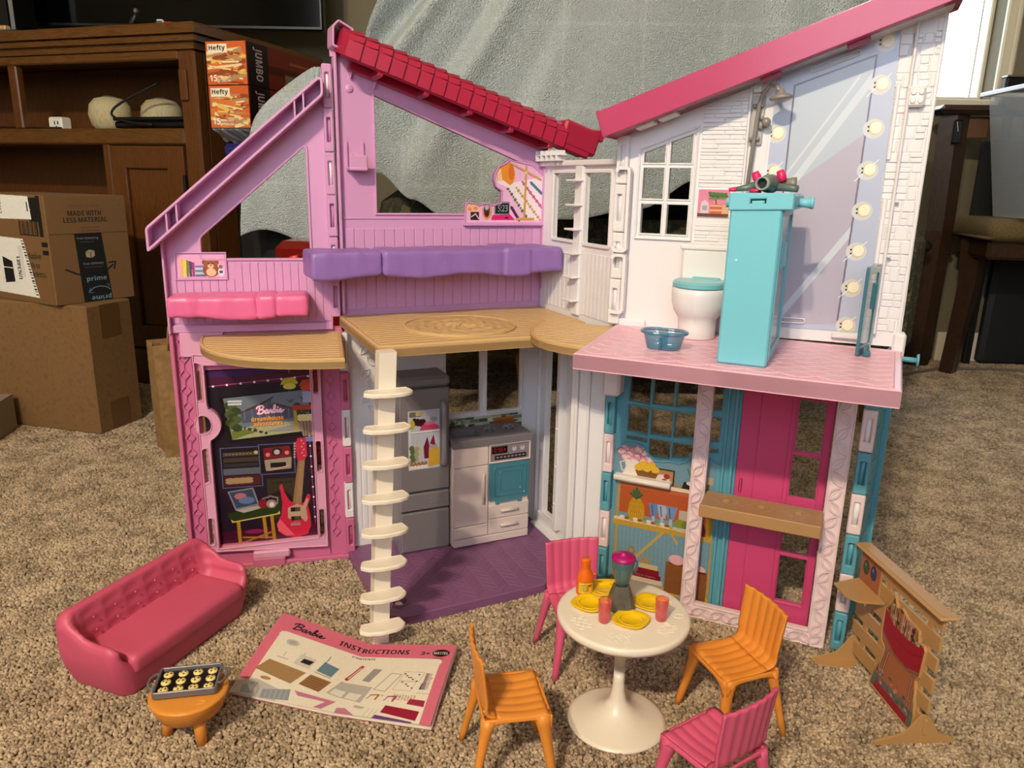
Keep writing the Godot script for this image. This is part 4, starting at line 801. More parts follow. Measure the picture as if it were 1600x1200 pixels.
func corner(h: Node3D, white: Material) -> void:
	var wins := [rr(0.037, 0.433, 0.096, 0.515, 0.001), rr(0.119, 0.432, 0.178, 0.515, 0.001)]
	var st := S()
	plate(st, [V([0.002, 0.326, 0.196, 0.326, 0.2, 0.526, 0.002, 0.526])] + wins, -0.005, 0.0)
	var w := build(st, "corner_wall", white, h)
	w.position = Vector3(0.036, 0, -1.062); w.rotation.y = -1.1377
	st = S()
	for L in wins: border(st, L, -0.004, -0.001, 0.003, 0.0008)
	build(st, "window_trim", white, w)
	st = S(); box(st, Vector3(0.0, 0.524, -0.006), Vector3(0.202, 0.5305, 0.006), 0.001); build(st, "top_rail", white, w)
	st = S(); box(st, Vector3(0.0985, 0.34, 0), Vector3(0.1165, 0.524, 0.005), 0.0008); build(st, "mullion", white, w)
	for k in 8:
		st = S(); box(st, Vector3(0.009 + k * 0.011, 0.342, 0), Vector3(0.0185 + k * 0.011, 0.418, 0.0012), 0.0004); build(st, "plank", white, w)
		st = S(); box(st, Vector3(0.1185 + k * 0.0092, 0.342, 0), Vector3(0.1265 + k * 0.0092, 0.42, 0.0012), 0.0004); build(st, "plank", white, w)
	for k in 6:
		st = S(); box(st, Vector3(0.094, 0.505 - k * 0.0295, 0.003), Vector3(0.118, 0.5075 - k * 0.0295, 0.016), 0.0008); build(st, "rung", white, w)
	# pergola grid between roof and corner wall
	for k in 5:
		st = S(); box(st, Vector3(0.012 + k * 0.014, 0.53, 0.004), Vector3(0.0134 + k * 0.014, 0.543, 0.018), 0.0004); build(st, "pergola_slat", white, w)
	st = S(); box(st, Vector3(0.008, 0.5365, 0.005), Vector3(0.076, 0.538, 0.017), 0.0006); build(st, "pergola_rail", white, w)
	# lower corner: door opening with a grey jamb
	var grey := white
	st = S(); plate(st, [V([0.008, 0.0, 0.122, 0.0, 0.122, 0.325, 0.008, 0.325]), V([0.037, 0.036, 0.08, 0.036, 0.08, 0.318, 0.037, 0.318])], -0.005, 0.0); var lw := build(st, "corner_door_wall", white, h)
	lw.transform = w.transform
	st = S(); border(st, V([0.037, 0.036, 0.08, 0.036, 0.08, 0.318, 0.037, 0.318]), -0.003, 0.0, 0.004, 0.0008); box(st, Vector3(0.012, 0.012, 0), Vector3(0.0145, 0.32, 0.005), 0.0006); build(st, "door_trim", white, lw)
	st = S(); box(st, Vector3(0.083, 0.03, -0.004), Vector3(0.093, 0.322, 0.012), 0.001); box(st, Vector3(0.095, 0.03, -0.004), Vector3(0.118, 0.322, 0.004), 0.001); build(st, "jamb", grey, lw)
	for k in 5:
		st = S(true); lathe(st, [Vector2(0.002, 0), Vector2(0.0018, 0.0012), Vector2(0, 0.0014)], 10, Vector3(0.088, 0.07 + k * 0.055, 0.012), Basis(Vector3.RIGHT, PI / 2)); build(st, "screw", grey, lw)
	st = S(); box(st, Vector3(0.02, 0.006, 0.0), Vector3(0.095, 0.03, 0.004)); box(st, Vector3(0.02, 0.012, 0.0), Vector3(0.095, 0.016, 0.014), 0.001); build(st, "threshold", white, lw)
	# panel that turns the corner towards the teal wall
	st = S(); box(st, Vector3(-0.055, 0.0, -0.012), Vector3(-0.01, 0.33, -0.004), 0.001); box(st, Vector3(-0.048, 0.0, -0.004), Vector3(-0.044, 0.33, 0.002), 0.0008); box(st, Vector3(-0.032, 0.0, -0.004), Vector3(-0.029, 0.33, 0.001), 0.0006)
	var rp := build(st, "return_panel", white, h)
	rp.position = Vector3(0.122, 0, -0.876); rp.rotation.y = -0.4241

func right_upper(h: Node3D, white: Material) -> void:
	var L := V([-0.008, 0.343, 0.297, 0.348, 0.294, 0.668, -0.008, 0.5615])
	var cols := [[0.0205, 0.0435], [0.0495, 0.0725]]
	var rows := [[0.45, 0.482], [0.488, 0.5205]]
	var panes := []
	for c in cols:
		for r in rows: panes.append(V([c[0], r[0], c[1], r[0], c[1], r[1], c[0], r[1]]))
		panes.append(V([c[0], 0.526, c[1], 0.526, c[1], 0.5365 + (c[1] - 0.02) * 0.37, c[0], 0.5365 + (c[0] - 0.02) * 0.37]))
	var st := S()
	plate(st, [L] + panes, -0.006, 0.0)
	var w := build(st, "bathroom_wall", white, h)
	w.position = Vector3(0.122, 0, -0.876); w.rotation.y = -0.4241
	st = S(); border(st, V([0.0165, 0.4455, 0.0765, 0.4455, 0.0765, 0.5615, 0.0165, 0.5395]), -0.002, -0.001, 0.003, 0.0007)
	for p in panes: border(st, p, -0.0018, -0.001, 0.0016, 0.0005)
	build(st, "window_trim", white, w)
	# split log cladding: rows of uneven strips, too fine to pick apart
	st = S()
	var y := 0.374
	while y < 0.59:
		var x := 0.0815
		var hh := rng.randf_range(0.003, 0.0048)
		while x < 0.126:
			var ln := minf(rng.randf_range(0.012, 0.03), 0.127 - x)
			if not (y + hh > 0.468 and y < 0.501 and x < 0.118) and y + hh < 0.586 + (x - 0.08) * 0.35: box(st, Vector3(x, y, -0.001), Vector3(x + ln - 0.0005, y + hh - 0.0005, rng.randf_range(0.0005, 0.0015)), 0.0005)
			x += ln
		y += hh
	var log_ := build(st, "cladding", white, w)
	log_.set_meta("kind", "stuff")
	var im := img(170, 144, Color(0.86, 0.5, 0.62))
	irect(im, 0, 126, 170, 18, Color(0.4, 0.2, 0.1)); irect(im, 68, 76, 64, 50, Color(0.8, 0.45, 0.32))
	for k in 4: irect(im, 68, 82 + k * 12, 64, 5, [Color(0.9, 0.75, 0.6), Color(0.7, 0.3, 0.2)][k % 2])
	istroke(im, V([100, 76, 96, 56, 110, 36]), 6, Color(0.3, 0.2, 0.12))
	for k in 26: iell(im, 62 + (k * 37 % 90), 18 + (k * 23 % 34), 11, 7, [Color(0.3, 0.42, 0.22), Color(0.42, 0.52, 0.28), Color(0.25, 0.34, 0.18)][k % 3])
	ipoly(im, V([18, 66, 40, 54, 60, 76, 60, 126, 14, 126]), Color(0.82, 0.78, 0.8)); irect(im, 26, 84, 26, 26, Color(0.65, 0.6, 0.68)); irect(im, 136, 80, 30, 46, Color(0.82, 0.68, 0.5)); iell(im, 70, 60, 12, 8, Color(0.85, 0.4, 0.5))
	st = S(); plate(st, [V([0.0825, 0.47, 0.1165, 0.47, 0.1165, 0.4995, 0.0825, 0.4995])], -0.001, 0.0016); var pb := build(st, "picture_board", white, w)
	st = S(); quv(st, Vector3(0.083, 0.4705, 0.002), Vector3(0.116, 0.4705, 0.002), Vector3(0.116, 0.499, 0.002), Vector3(0.083, 0.499, 0.002)); build(st, "sticker", print_mat("bath shelf print", im), pb)
	# shower channel and rail post
	var warm := white
	st = S(); box(st, Vector3(0.127, 0.35, 0), Vector3(0.1295, 0.617, 0.005), 0.0006); box(st, Vector3(0.13, 0.595, 0), Vector3(0.1385, 0.622, 0.006), 0.001); build(st, "post", white, w)
	st = S(); box(st, Vector3(0.131, 0.35, -0.001), Vector3(0.1485, 0.612, 0.0008)); build(st, "shower_channel", warm, w)
	# printed mirror sticker
	var mim := img(480, 1240, Color(0.72, 0.75, 0.84))
	var MX := func(x): return (x - 0.15) / 0.115 * 480.0
	var MY := func(yy): return (0.653 - yy) / 0.297 * 1240.0
	var inner := PackedVector2Array()
	for p in [[0.169, 0.601], [0.24, 0.626], [0.2385, 0.487], [0.236, 0.366], [0.169, 0.36]]: inner.append(Vector2(MX.call(p[0]), MY.call(p[1])))
	ipoly(mim, inner, Color(0.71, 0.69, 0.76))
	ipoly(mim, PackedVector2Array([inner[0], inner[1], Vector2(MX.call(0.239), MY.call(0.555)), Vector2(MX.call(0.169), MY.call(0.5))]), Color(0.72, 0.76, 0.81))
	for q in [[0.169, 0.488, 0.2385, 0.598, 0.013], [0.169, 0.512, 0.228, 0.606, 0.004], [0.176, 0.36, 0.2375, 0.455, 0.012]]:
		ipoly(mim, PackedVector2Array([Vector2(MX.call(q[0]), MY.call(q[1])), Vector2(MX.call(q[2]), MY.call(q[3])), Vector2(MX.call(q[2]), MY.call(q[3] + q[4])), Vector2(MX.call(q[0]), MY.call(q[1] + q[4]))]), Color(0.8, 0.83, 0.87))
	istroke(mim, PackedVector2Array([inner[4], inner[0], inner[1], inner[2], inner[3]]), 7, Color(0.46, 0.43, 0.5))
	for k in 10:
		var bx: float = MX.call([0.248, 0.248, 0.2475, 0.247, 0.247, 0.2465, 0.2465, 0.246, 0.1575, 0.158][k])
		var by: float = MY.call([0.638, 0.6, 0.56, 0.521, 0.482, 0.442, 0.405, 0.366, 0.556, 0.518][k])
		iell(mim, bx - 6, by + 3, 40, 38, Color(0.82, 0.83, 0.85)); iell(mim, bx, by, 27, 28, Color(0.85, 0.78, 0.6)); iell(mim, bx + 2, by - 2, 22, 23, Color(0.96, 0.93, 0.84))
		irect(mim, bx - 30, by - 8, 7, 7, Color(0.2, 0.17, 0.12)); irect(mim, bx - 29, by + 8, 7, 7, Color(0.2, 0.17, 0.12))
		if k % 2 == 1 or k == 6: istroke(mim, PackedVector2Array([Vector2(bx - 50, by + 46), Vector2(bx + 30, by - 40)]), 3, Color(0.95, 0.95, 0.92))
	st = S()
	var ML := V([0.151, 0.357, 0.264, 0.36, 0.258, 0.651, 0.151, 0.612])
	var T := Geometry2D.triangulate_polygon(ML)
	for i in range(0, T.size(), 3):
		var q := [ML[T[i]], ML[T[i + 1]], ML[T[i + 2]]]
		if (q[1] - q[0]).cross(q[2] - q[0]) > 0: q.reverse()
		for p in q:
			st.set_uv(Vector2(MX.call(p.x) / 480.0, MY.call(p.y) / 1240.0)); st.add_vertex(Vector3(p.x, p.y, 0.0008))
	build(st, "mirror_sticker", print_mat("mirror print", mim, 0.22, false), w)
	var slotm := white
	for q in [[0.182, 0.614, 0.226, 0.6295], [0.171, 0.366, 0.205, 0.3665]]:
		st = S(); var v := Vector2(q[2] - q[0], q[3] - q[1]).normalized() * 0.003; var u := Vector2(-v.y, v.x)
		border(st, rnd(PackedVector2Array([Vector2(q[0], q[1]) - u, Vector2(q[2], q[3]) - u, Vector2(q[2], q[3]) + u, Vector2(q[0], q[1]) + u]), 0.003), 0.0012, 0.0008, 0.0028, 0.0005); build(st, "mirror_slot", slotm, w)
	# stone strip: each stone a piece of its own
	var rows_y := 0.363
	while rows_y < 0.66:
		var rh := rng.randf_range(0.009, 0.015)
		var x := 0.264 - (rows_y - 0.36) * 0.02
		while x < 0.291:
			var ln := minf(rng.randf_range(0.006, 0.013), 0.2935 - x)
			if ln < 0.003: break
			if rows_y + rh < 0.647 + (x - 0.25) * 0.35:
				var two := rng.randf() < 0.3
				for k in (2 if two else 1):
					var hh2 := rh / (2.0 if two else 1.0)
					st = S(); box(st, Vector3(x, rows_y + hh2 * k, -0.002), Vector3(x + ln - 0.0007, rows_y + hh2 * (k + 1) - 0.0007, rng.randf_range(0.0005, 0.0017)), 0.0007); build(st, "stone", white, w)
			x += ln
		rows_y += rh
	st = S(); box(st, Vector3(0.2705, 0.36, 0), Vector3(0.2735, 0.655, 0.008), 0.001); build(st, "rail", white, w)
	for yy in [0.49, 0.437]:
		st = S(); box(st, Vector3(0.2735, yy, 0.004), Vector3(0.277, yy + 0.003, 0.008), 0.0008); build(st, "rail_stud", white, w)
	st = S(); box(st, Vector3(0.271, 0.578, 0), Vector3(0.2865, 0.5965, 0.009), 0.002); var sw := build(st, "door_hinge", white, w)
	st = S()
	for k in 4:
		var cx := 0.2793 + (0.0032 if k % 2 else -0.0032)
		var cy := 0.5875 + (0.0038 if k > 1 else -0.0038)
		plate(st, [ell(cx, cy, 0.0026, 0.003, 8)], 0.008, 0.0105, 0.0005)
	build(st, "hinge_cross", white, sw)
	for q in [[0.2605, 0.53, 0.2645, 0.6], [0.2625, 0.43, 0.267, 0.495], [0.265, 0.37, 0.2695, 0.42]]:
		st = S(); box(st, Vector3(q[0], q[1], 0), Vector3(q[2], q[3], 0.004), 0.001); build(st, "clip_plate", white, w)
	st = S(); box(st, Vector3(0.29, 0.335, -0.014), Vector3(0.302, 0.362, 0.004), 0.002); build(st, "corner_block", white, w)
	st = S(); box(st, Vector3(0.292, 0.35, -0.016), Vector3(0.296, 0.666, 0.001), 0.001); build(st, "edge_strip", white, w)
	st = S(); box(st, Vector3(0.003, 0.343, 0.0), Vector3(0.034, 0.352, 0.006), 0.0015); box(st, Vector3(0.232, 0.352, 0.0), Vector3(0.262, 0.358, 0.006), 0.0015); build(st, "floor_tab", white, w)
	# pink roof
	var pr := plastic("roof pink", Color(0.72, 0.26, 0.42), 0.22)
	var roof := part_node("pink_roof", h)
	roof.transform = Transform3D(w.transform.basis * Basis(Vector3.BACK, 0.3428), w.transform * Vector3(-0.012, 0.551, 0))
	st = S(); plate(st, [rnd(V([-0.014, 0.0, 0.045, 0.0, 0.045, 0.0265, 0.04, 0.0275, -0.014, 0.0275, -0.014, 0.0255, 0.0415, 0.025, 0.0425, 0.002, -0.014, 0.002]), 0.0006)], -0.335, 0.0)
	var rb := build(st, "roof_shell", pr, roof); rb.transform = Transform3D(Basis(Vector3(0, 0, 1), Vector3(0, 1, 0), Vector3(-1, 0, 0)), Vector3.ZERO)
	st = S(); plate(st, [V([-0.014, 0.0, 0.045, 0.0, 0.045, 0.0275, -0.014, 0.0275])], 0.0, 0.003, 0.0008); var ecp := build(st, "end_cap", pr, roof); ecp.transform = Transform3D(Basis(Vector3(0, 0, 1), Vector3(0, 1, 0), Vector3(-1, 0, 0)), Vector3(0.0005, 0, 0))
	st = S(); box(st, Vector3(0.005, 0.0, -0.006), Vector3(0.33, 0.004, 0.03), 0.0008); build(st, "soffit", white, roof)
	for x in [0.03, 0.055, 0.16, 0.24]:
		st = S(); box(st, Vector3(x, -0.003, 0.012), Vector3(x + 0.02, 0.001, 0.03), 0.0008); build(st, "soffit_clip", pr if x > 0.1 else white, roof)

func right_lower(h: Node3D) -> void:
	var teal := plastic("wall teal", Color(0.36, 0.62, 0.69))
	var frame := plastic("frame blush", Color(0.91, 0.82, 0.83))
	var hot := plastic("door hot pink", Color(0.79, 0.27, 0.47))
	var panes := []
	var xs := [[0.0205, 0.0455], [0.0485, 0.0735], [0.0765, 0.1005], [0.1075, 0.1285]]
	var rows := [[0.2535, 0.284], [0.216, 0.2475], [0.184, 0.21]]
	for c in xs:
		for r in rows:
			var y0: float = r[0]
			if r[0] < 0.19: y0 = 0.2065 if c[0] < 0.03 else (0.188 if c[0] < 0.07 else (0.191 if c[0] < 0.1 else 0.203))
			panes.append(V([c[0], y0, c[1], y0 + (0.003 if c[0] > 0.07 else -0.002 if c[0] < 0.03 else 0.0), c[1], r[1], c[0], r[1]]))
	var st := S()
	plate(st, [V([-0.008, 0.0, 0.15, 0.0, 0.15, 0.33, -0.008, 0.33])] + panes, -0.006, 0.0)
	var w := build(st, "teal_wall", teal, h)
	w.position = Vector3(0.122, 0, -0.876); w.rotation.y = -0.4241
	st = S()
	for p in panes: border(st, p, -0.0014, -0.001, 0.0016, 0.0004)
	build(st, "window_trim", teal, w)
	st = S(); box(st, Vector3(0.003, 0.19, 0), Vector3(0.006, 0.33, 0.003), 0.0006); box(st, Vector3(0.134, 0.01, 0), Vector3(0.1375, 0.33, 0.004), 0.0008); box(st, Vector3(0.143, 0.0, 0), Vector3(0.147, 0.33, 0.006), 0.0008); build(st, "wall_rib", teal, w)
	# shelf sticker under a scalloped edge
	var sc := V([0.007, 0.19, 0.014, 0.197, 0.024, 0.2015, 0.035, 0.2015, 0.043, 0.198, 0.05, 0.189, 0.056, 0.1845, 0.066, 0.185, 0.075, 0.187, 0.085, 0.186, 0.094, 0.191, 0.1, 0.2, 0.107, 0.201, 0.121, 0.196, 0.128, 0.191, 0.137, 0.19])
	st = S(); ribbon(st, sc, 0.0022, 0.0, 0.003); build(st, "scalloped_trim", teal, w)
	var im := shelf_print()
	st = S()
	var PL := V([0.0085, 0.008, 0.1345, 0.008])
	for i in range(sc.size() - 2, 0, -1): PL.append(sc[i] - Vector2(0, 0.0015))
	PL.append(Vector2(0.0085, 0.188))
	var T := Geometry2D.triangulate_polygon(PL)
	for i in range(0, T.size(), 3):
		var q := [PL[T[i]], PL[T[i + 1]], PL[T[i + 2]]]
		if (q[1] - q[0]).cross(q[2] - q[0]) > 0: q.reverse()
		for p in q:
			st.set_uv(Vector2((p.x - 0.007) / 0.13, (0.203 - p.y) / 0.197)); st.add_vertex(Vector3(p.x, p.y, 0.0009))
	build(st, "sticker", print_mat("shelf print", im, 0.4), w)
	st = S(true)
	tube(st, [Vector3(0.0095, 0.157, 0.007), Vector3(0.078, 0.157, 0.007)], 0.0048, 10, 0.8); var tr := build(st, "shelf_tray", plastic("tray white", Color(0.9, 0.87, 0.84)), w)
	st = S(); box(st, Vector3(0.009, 0.156, 0.0), Vector3(0.0785, 0.161, 0.011), 0.001); build(st, "tray_lip", plastic("tray white", Color.WHITE), tr)
	st = S(); box(st, Vector3(-0.007, 0.262, 0.0), Vector3(0.014, 0.33, 0.024), 0.003); build(st, "bracket", mats["house white"], w)
	# pink door
	var ph := [V([0.21, 0.222, 0.237, 0.222, 0.237, 0.281, 0.21, 0.281]), V([0.2095, 0.168, 0.237, 0.168, 0.237, 0.2175, 0.2095, 0.2175]), V([0.2085, 0.1, 0.237, 0.1, 0.237, 0.131, 0.2085, 0.131]), V([0.2085, 0.038, 0.237, 0.038, 0.237, 0.0955, 0.2085, 0.0955]), rr(0.1555, 0.163, 0.1585, 0.18, 0.0014)]
	st = S(); plate(st, [V([0.1505, 0.008, 0.2465, 0.008, 0.2465, 0.33, 0.1505, 0.33])] + ph, -0.004, 0.002, 0.0006)
	var d := build(st, "front_door", hot, h)
	d.transform = w.transform
	st = S(); border(st, V([0.17, 0.014, 0.2035, 0.014, 0.2035, 0.31, 0.17, 0.31]), 0.0012, 0.002, 0.003, 0.0004); build(st, "door_panel", hot, d)
	st = S(); border(st, V([0.2075, 0.037, 0.238, 0.037, 0.238, 0.282, 0.2085, 0.282]), -0.0014, 0.002, 0.0032, 0.0004); build(st, "glazing_bead", hot, d)
	st = S(); box(st, Vector3(0.156, 0.163, -0.003), Vector3(0.158, 0.18, 0.004), 0.0006); build(st, "handle", hot, d)
	# blush frame with pressed leaves, standing just before the wall
	var fo := V([0.103, 0.0, 0.2665, 0.0, 0.2665, 0.33, 0.103, 0.33])
	var fi := V([0.1205, 0.019, 0.2475, 0.019, 0.2475, 0.33 - 0.001, 0.1205, 0.33 - 0.001])
	st = S(); plate(st, [fo, fi], -0.006, 0.0, 0.0006)
	var f := build(st, "leaf_frame", frame, h)
	f.transform = w.transform.translated_local(Vector3(0, 0, 0.017))
	st = S(); border(st, fo, 0.0016, 0.0, 0.0018, 0.0005); border(st, fi, -0.0018, 0.0, 0.0026, 0.0006); build(st, "frame_bead", frame, f)
	st = S(); ribbon(st, leaf(0, 0, 0.0188, 0.0086), 0.0013, 0.0, 0.003, true); ribbon(st, V([-0.008, 0, 0.008, 0]), 0.0007, 0.0, 0.0012)
	var lm := done(st)
	for cx in [0.1115, 0.257]:
		for k in 19:
			inst(lm, "leaf_relief", frame, f, Transform3D(Basis(Vector3.BACK, PI / 2 + (0.62 if k % 2 else -0.62)), Vector3(cx + (0.0008 if k % 2 else -0.0008), 0.022 + k * 0.0165, 0)))
	for k in 14:
		inst(lm, "leaf_relief", frame, f, Transform3D(Basis(Vector3.BACK, 0.62 if k % 2 else -0.62), Vector3(0.1135 + k * 0.0109, 0.0095, 0)))
	# tan shelf held by the frame
	var tan := plastic("shelf tan", Color(0.68, 0.53, 0.36))
	st = S(); box(st, Vector3(0.1225, 0.1495, -0.002), Vector3(0.2485, 0.164, 0.044), 0.0012); var sb := build(st, "shelf_bar", tan, f)
	st = S()
	for k in 3:
		border(st, PackedVector2Array([Vector2(0.148 + k * 0.0375 - 0.0155, -0.02), Vector2(0.148 + k * 0.0375, -0.036), Vector2(0.148 + k * 0.0375 + 0.0155, -0.02), Vector2(0.148 + k * 0.0375, -0.005)]), 0.0008, 0.164, 0.1648, 0.0002)
		border(st, ell(0.148 + k * 0.0375, -0.02, 0.0042, 0.0032, 12), 0.0012, 0.164, 0.1655, 0.0003)
	var rel := build(st, "relief", tan, sb); rel.rotation.x = -PI / 2
	# teal brick side wall going back on the right
	var side := part_node("teal_side", h, w.transform * Vector3(0.2805, 0, -0.004), 0.93)
	st = S(); box(st, Vector3(-0.006, 0.0, -0.004), Vector3(0.082, 0.335, 0.0), 0.001); box(st, Vector3(-0.006, 0, 0), Vector3(-0.003, 0.335, 0.008), 0.001); box(st, Vector3(0.079, 0, -0.004), Vector3(0.082, 0.335, 0.006), 0.001); box(st, Vector3(-0.005, 0.03, 0), Vector3(0.079, 0.033, 0.007), 0.001); build(st, "side_panel", teal, side)
	for r in 22:
		for c in 8:
			var x := -0.0035 + c * 0.0125 - (r % 2) * 0.005
			if rng.randf() < 0.12: continue
			st = S(); box(st, Vector3(maxf(x, -0.0025), 0.038 + r * 0.0132, -0.001), Vector3(minf(x + 0.0118, 0.0785), 0.0505 + r * 0.0132, rng.randf_range(0.0006, 0.0016)), 0.0005); build(st, "brick", teal, side)

func shelf_print() -> Image:
	var im := img(560, 848, Color(0.42, 0.56, 0.62))
	var X := func(px): return (px - 930.0)   # laid out by hand below
	for k in 26: istroke(im, V([8 + k * 22, 480, 16 + k * 22, 848]), 2.5, Color(0.5, 0.63, 0.68))
	irect(im, 26, 208, 508, 22, Color(0.85, 0.8, 0.74)); irect(im, 26, 196, 508, 14, Color(0.62, 0.5, 0.2))
	irect(im, 40, 230, 490, 170, Color(0.68, 0.32, 0.16)); irect(im, 40, 236, 490, 14, Color(0.72, 0.38, 0.22))
	for x in [24, 530]: irect(im, x, 190, 14, 640, Color(0.68, 0.56, 0.26))
	irect(im, 14, 430, 530, 24, Color(0.86, 0.78, 0.66)); irect(im, 6, 446, 546, 30, Color(0.72, 0.57, 0.2)); irect(im, 14, 790, 530, 34, Color(0.74, 0.6, 0.24))
	istroke(im, V([150, 640, 280, 476]), 16, Color(0.72, 0.6, 0.3)); istroke(im, V([360, 520, 330, 476]), 12, Color(0.72, 0.6, 0.3))
	# jug of flowers
	for k in 14:
		var fx := 30.0 + (k * 61 % 160)
		var fy := 18.0 + (k * 37 % 84)
		iell(im, fx, fy, 27, 23, [Color(0.72, 0.42, 0.52), Color(0.78, 0.5, 0.58)][k % 2])
		for j in 5: iell(im, fx + cos(j * 1.26 + k) * 12, fy + sin(j * 1.26 + k) * 9, 12, 9, [Color(0.88, 0.68, 0.72), Color(0.92, 0.78, 0.79), Color(0.83, 0.6, 0.66)][j % 3])
		iell(im, fx, fy, 8, 6, Color(0.93, 0.82, 0.8))
	ipoly(im, V([52, 100, 130, 100, 120, 140, 136, 196, 40, 196, 62, 140]), Color(0.88, 0.84, 0.8)); istroke(im, V([56, 110, 30, 120, 40, 160, 56, 170]), 8, Color(0.8, 0.77, 0.74))
	irect(im, 190, 120, 130, 84, Color(0.24, 0.16, 0.12)); irect(im, 198, 128, 114, 70, Color(0.66, 0.5, 0.32)); iell(im, 256, 176, 40, 24, Color(0.82, 0.75, 0.72)); iell(im, 280, 160, 16, 14, Color(0.6, 0.15, 0.15)); iell(im, 268, 186, 16, 12, Color(0.3, 0.1, 0.1))
	ipoly(im, V([112, 150, 236, 150, 216, 200, 136, 200]), Color(0.48, 0.3, 0.12))
	for k in 5: iell(im, 130 + k * 22, 134 - (k % 2) * 22, 22, 18, Color(0.85, 0.68, 0.18))
	ipoly(im, V([370, 170, 440, 170, 450, 208, 360, 208]), Color(0.1, 0.1, 0.11)); iell(im, 410, 176, 28, 12, Color(0.85, 0.82, 0.78))
	for k in 9: istroke(im, V([410, 160, 384 + k * 7, 100 + (k % 3) * 12]), 6, Color(0.28, 0.42, 0.26))
	irect(im, 470, 124, 44, 40, Color(0.72, 0.6, 0.5)); irect(im, 486, 164, 12, 42, Color(0.4, 0.3, 0.2))
	# pineapple, tumblers, fruit, vase
	ipoly(im, V([92, 340, 110, 310, 150, 308, 172, 340, 178, 400, 164, 432, 104, 432, 86, 400]), Color(0.78, 0.6, 0.14))
	for k in 8: istroke(im, V([92 + k * 10, 318, 110 + k * 10, 430]), 2, Color(0.58, 0.4, 0.08)); istroke(im, V([170 - k * 10, 318, 150 - k * 10, 430]), 2, Color(0.58, 0.4, 0.08))
	for k in 9: istroke(im, V([130, 312, 96 + k * 8, 250 + absf(k - 4) * 9]), 9, [Color(0.2, 0.3, 0.18), Color(0.3, 0.4, 0.24)][k % 2])
	for k in 3:
		ipoly(im, V([196 + k * 46, 320, 256 + k * 46, 320, 242 + k * 46, 392, 210 + k * 46, 392]), [Color(0.4, 0.5, 0.68), Color(0.62, 0.68, 0.75), Color(0.42, 0.55, 0.7)][k]); irect(im, 218 + k * 46, 392, 16, 34, Color(0.66, 0.68, 0.72)); istroke(im, V([214 + k * 46, 330, 222 + k * 46, 384]), 6, Color(0.25, 0.32, 0.48))
	for k in 12: iell(im, 60 + k * 24, 426 + (k % 3) * 5, 15, 8, [Color(0.85, 0.8, 0.72), Color(0.5, 0.36, 0.16), Color(0.7, 0.6, 0.3)][k % 3])
	irect(im, 358, 330, 70, 54, Color(0.72, 0.66, 0.6)); iell(im, 366, 406, 27, 25, Color(0.5, 0.55, 0.18)); iell(im, 404, 412, 29, 27, Color(0.42, 0.5, 0.2)); iell(im, 390, 440, 60, 12, Color(0.72, 0.7, 0.62))
	ipoly(im, V([458, 340, 478, 340, 484, 380, 506, 420, 500, 450, 442, 450, 440, 420, 456, 380]), Color(0.45, 0.05, 0.16)); irect(im, 500, 350, 28, 96, Color(0.68, 0.55, 0.14))
	# books, baskets
	for k in 4: irect(im, 118 + k * 16, 790 - 34 * (k + 1) + (k * 6), 180 - k * 26, 28, [Color(0.82, 0.74, 0.64), Color(0.45, 0.04, 0.14), Color(0.5, 0.06, 0.16), Color(0.78, 0.7, 0.5)][k])
	itext(im, "Style", 150, 736, 15, Color(0.8, 0.6, 0.62), 44, 0, false, "Droid Serif"); itext(im, "Inspire", 200, 736, 15, Color(0.8, 0.6, 0.62), 60, 0, false, "Droid Serif")
	for k in 2: iell(im, 186 + k * 24, 650, 13, 20, Color(0.7, 0.52, 0.2)); iell(im, 186 + k * 24, 646, 6, 12, Color(0.42, 0.56, 0.62))
	iell(im, 120, 610, 20, 24, Color(0.62, 0.42, 0.18)); iell(im, 120, 612, 11, 14, Color(0.48, 0.58, 0.6))
	for q in [[310, 630, 128, 180], [444, 650, 84, 170]]:
		irect(im, q[0], q[1], q[2], q[3], Color(0.46, 0.27, 0.13))
		for r in 22:
			for c in int(q[2] / 12): irect(im, q[0] + c * 12 + (r % 2) * 6, q[1] + r * 8, 8, 4, Color(0.58, 0.37, 0.19))
	irect(im, 330, 622, 92, 18, Color(0.45, 0.06, 0.14)); iell(im, 366, 612, 42, 28, Color(0.86, 0.66, 0.68)); iell(im, 482, 640, 34, 22, Color(0.84, 0.7, 0.64)); irect(im, 452, 650, 66, 12, Color(0.45, 0.06, 0.14))
	return im

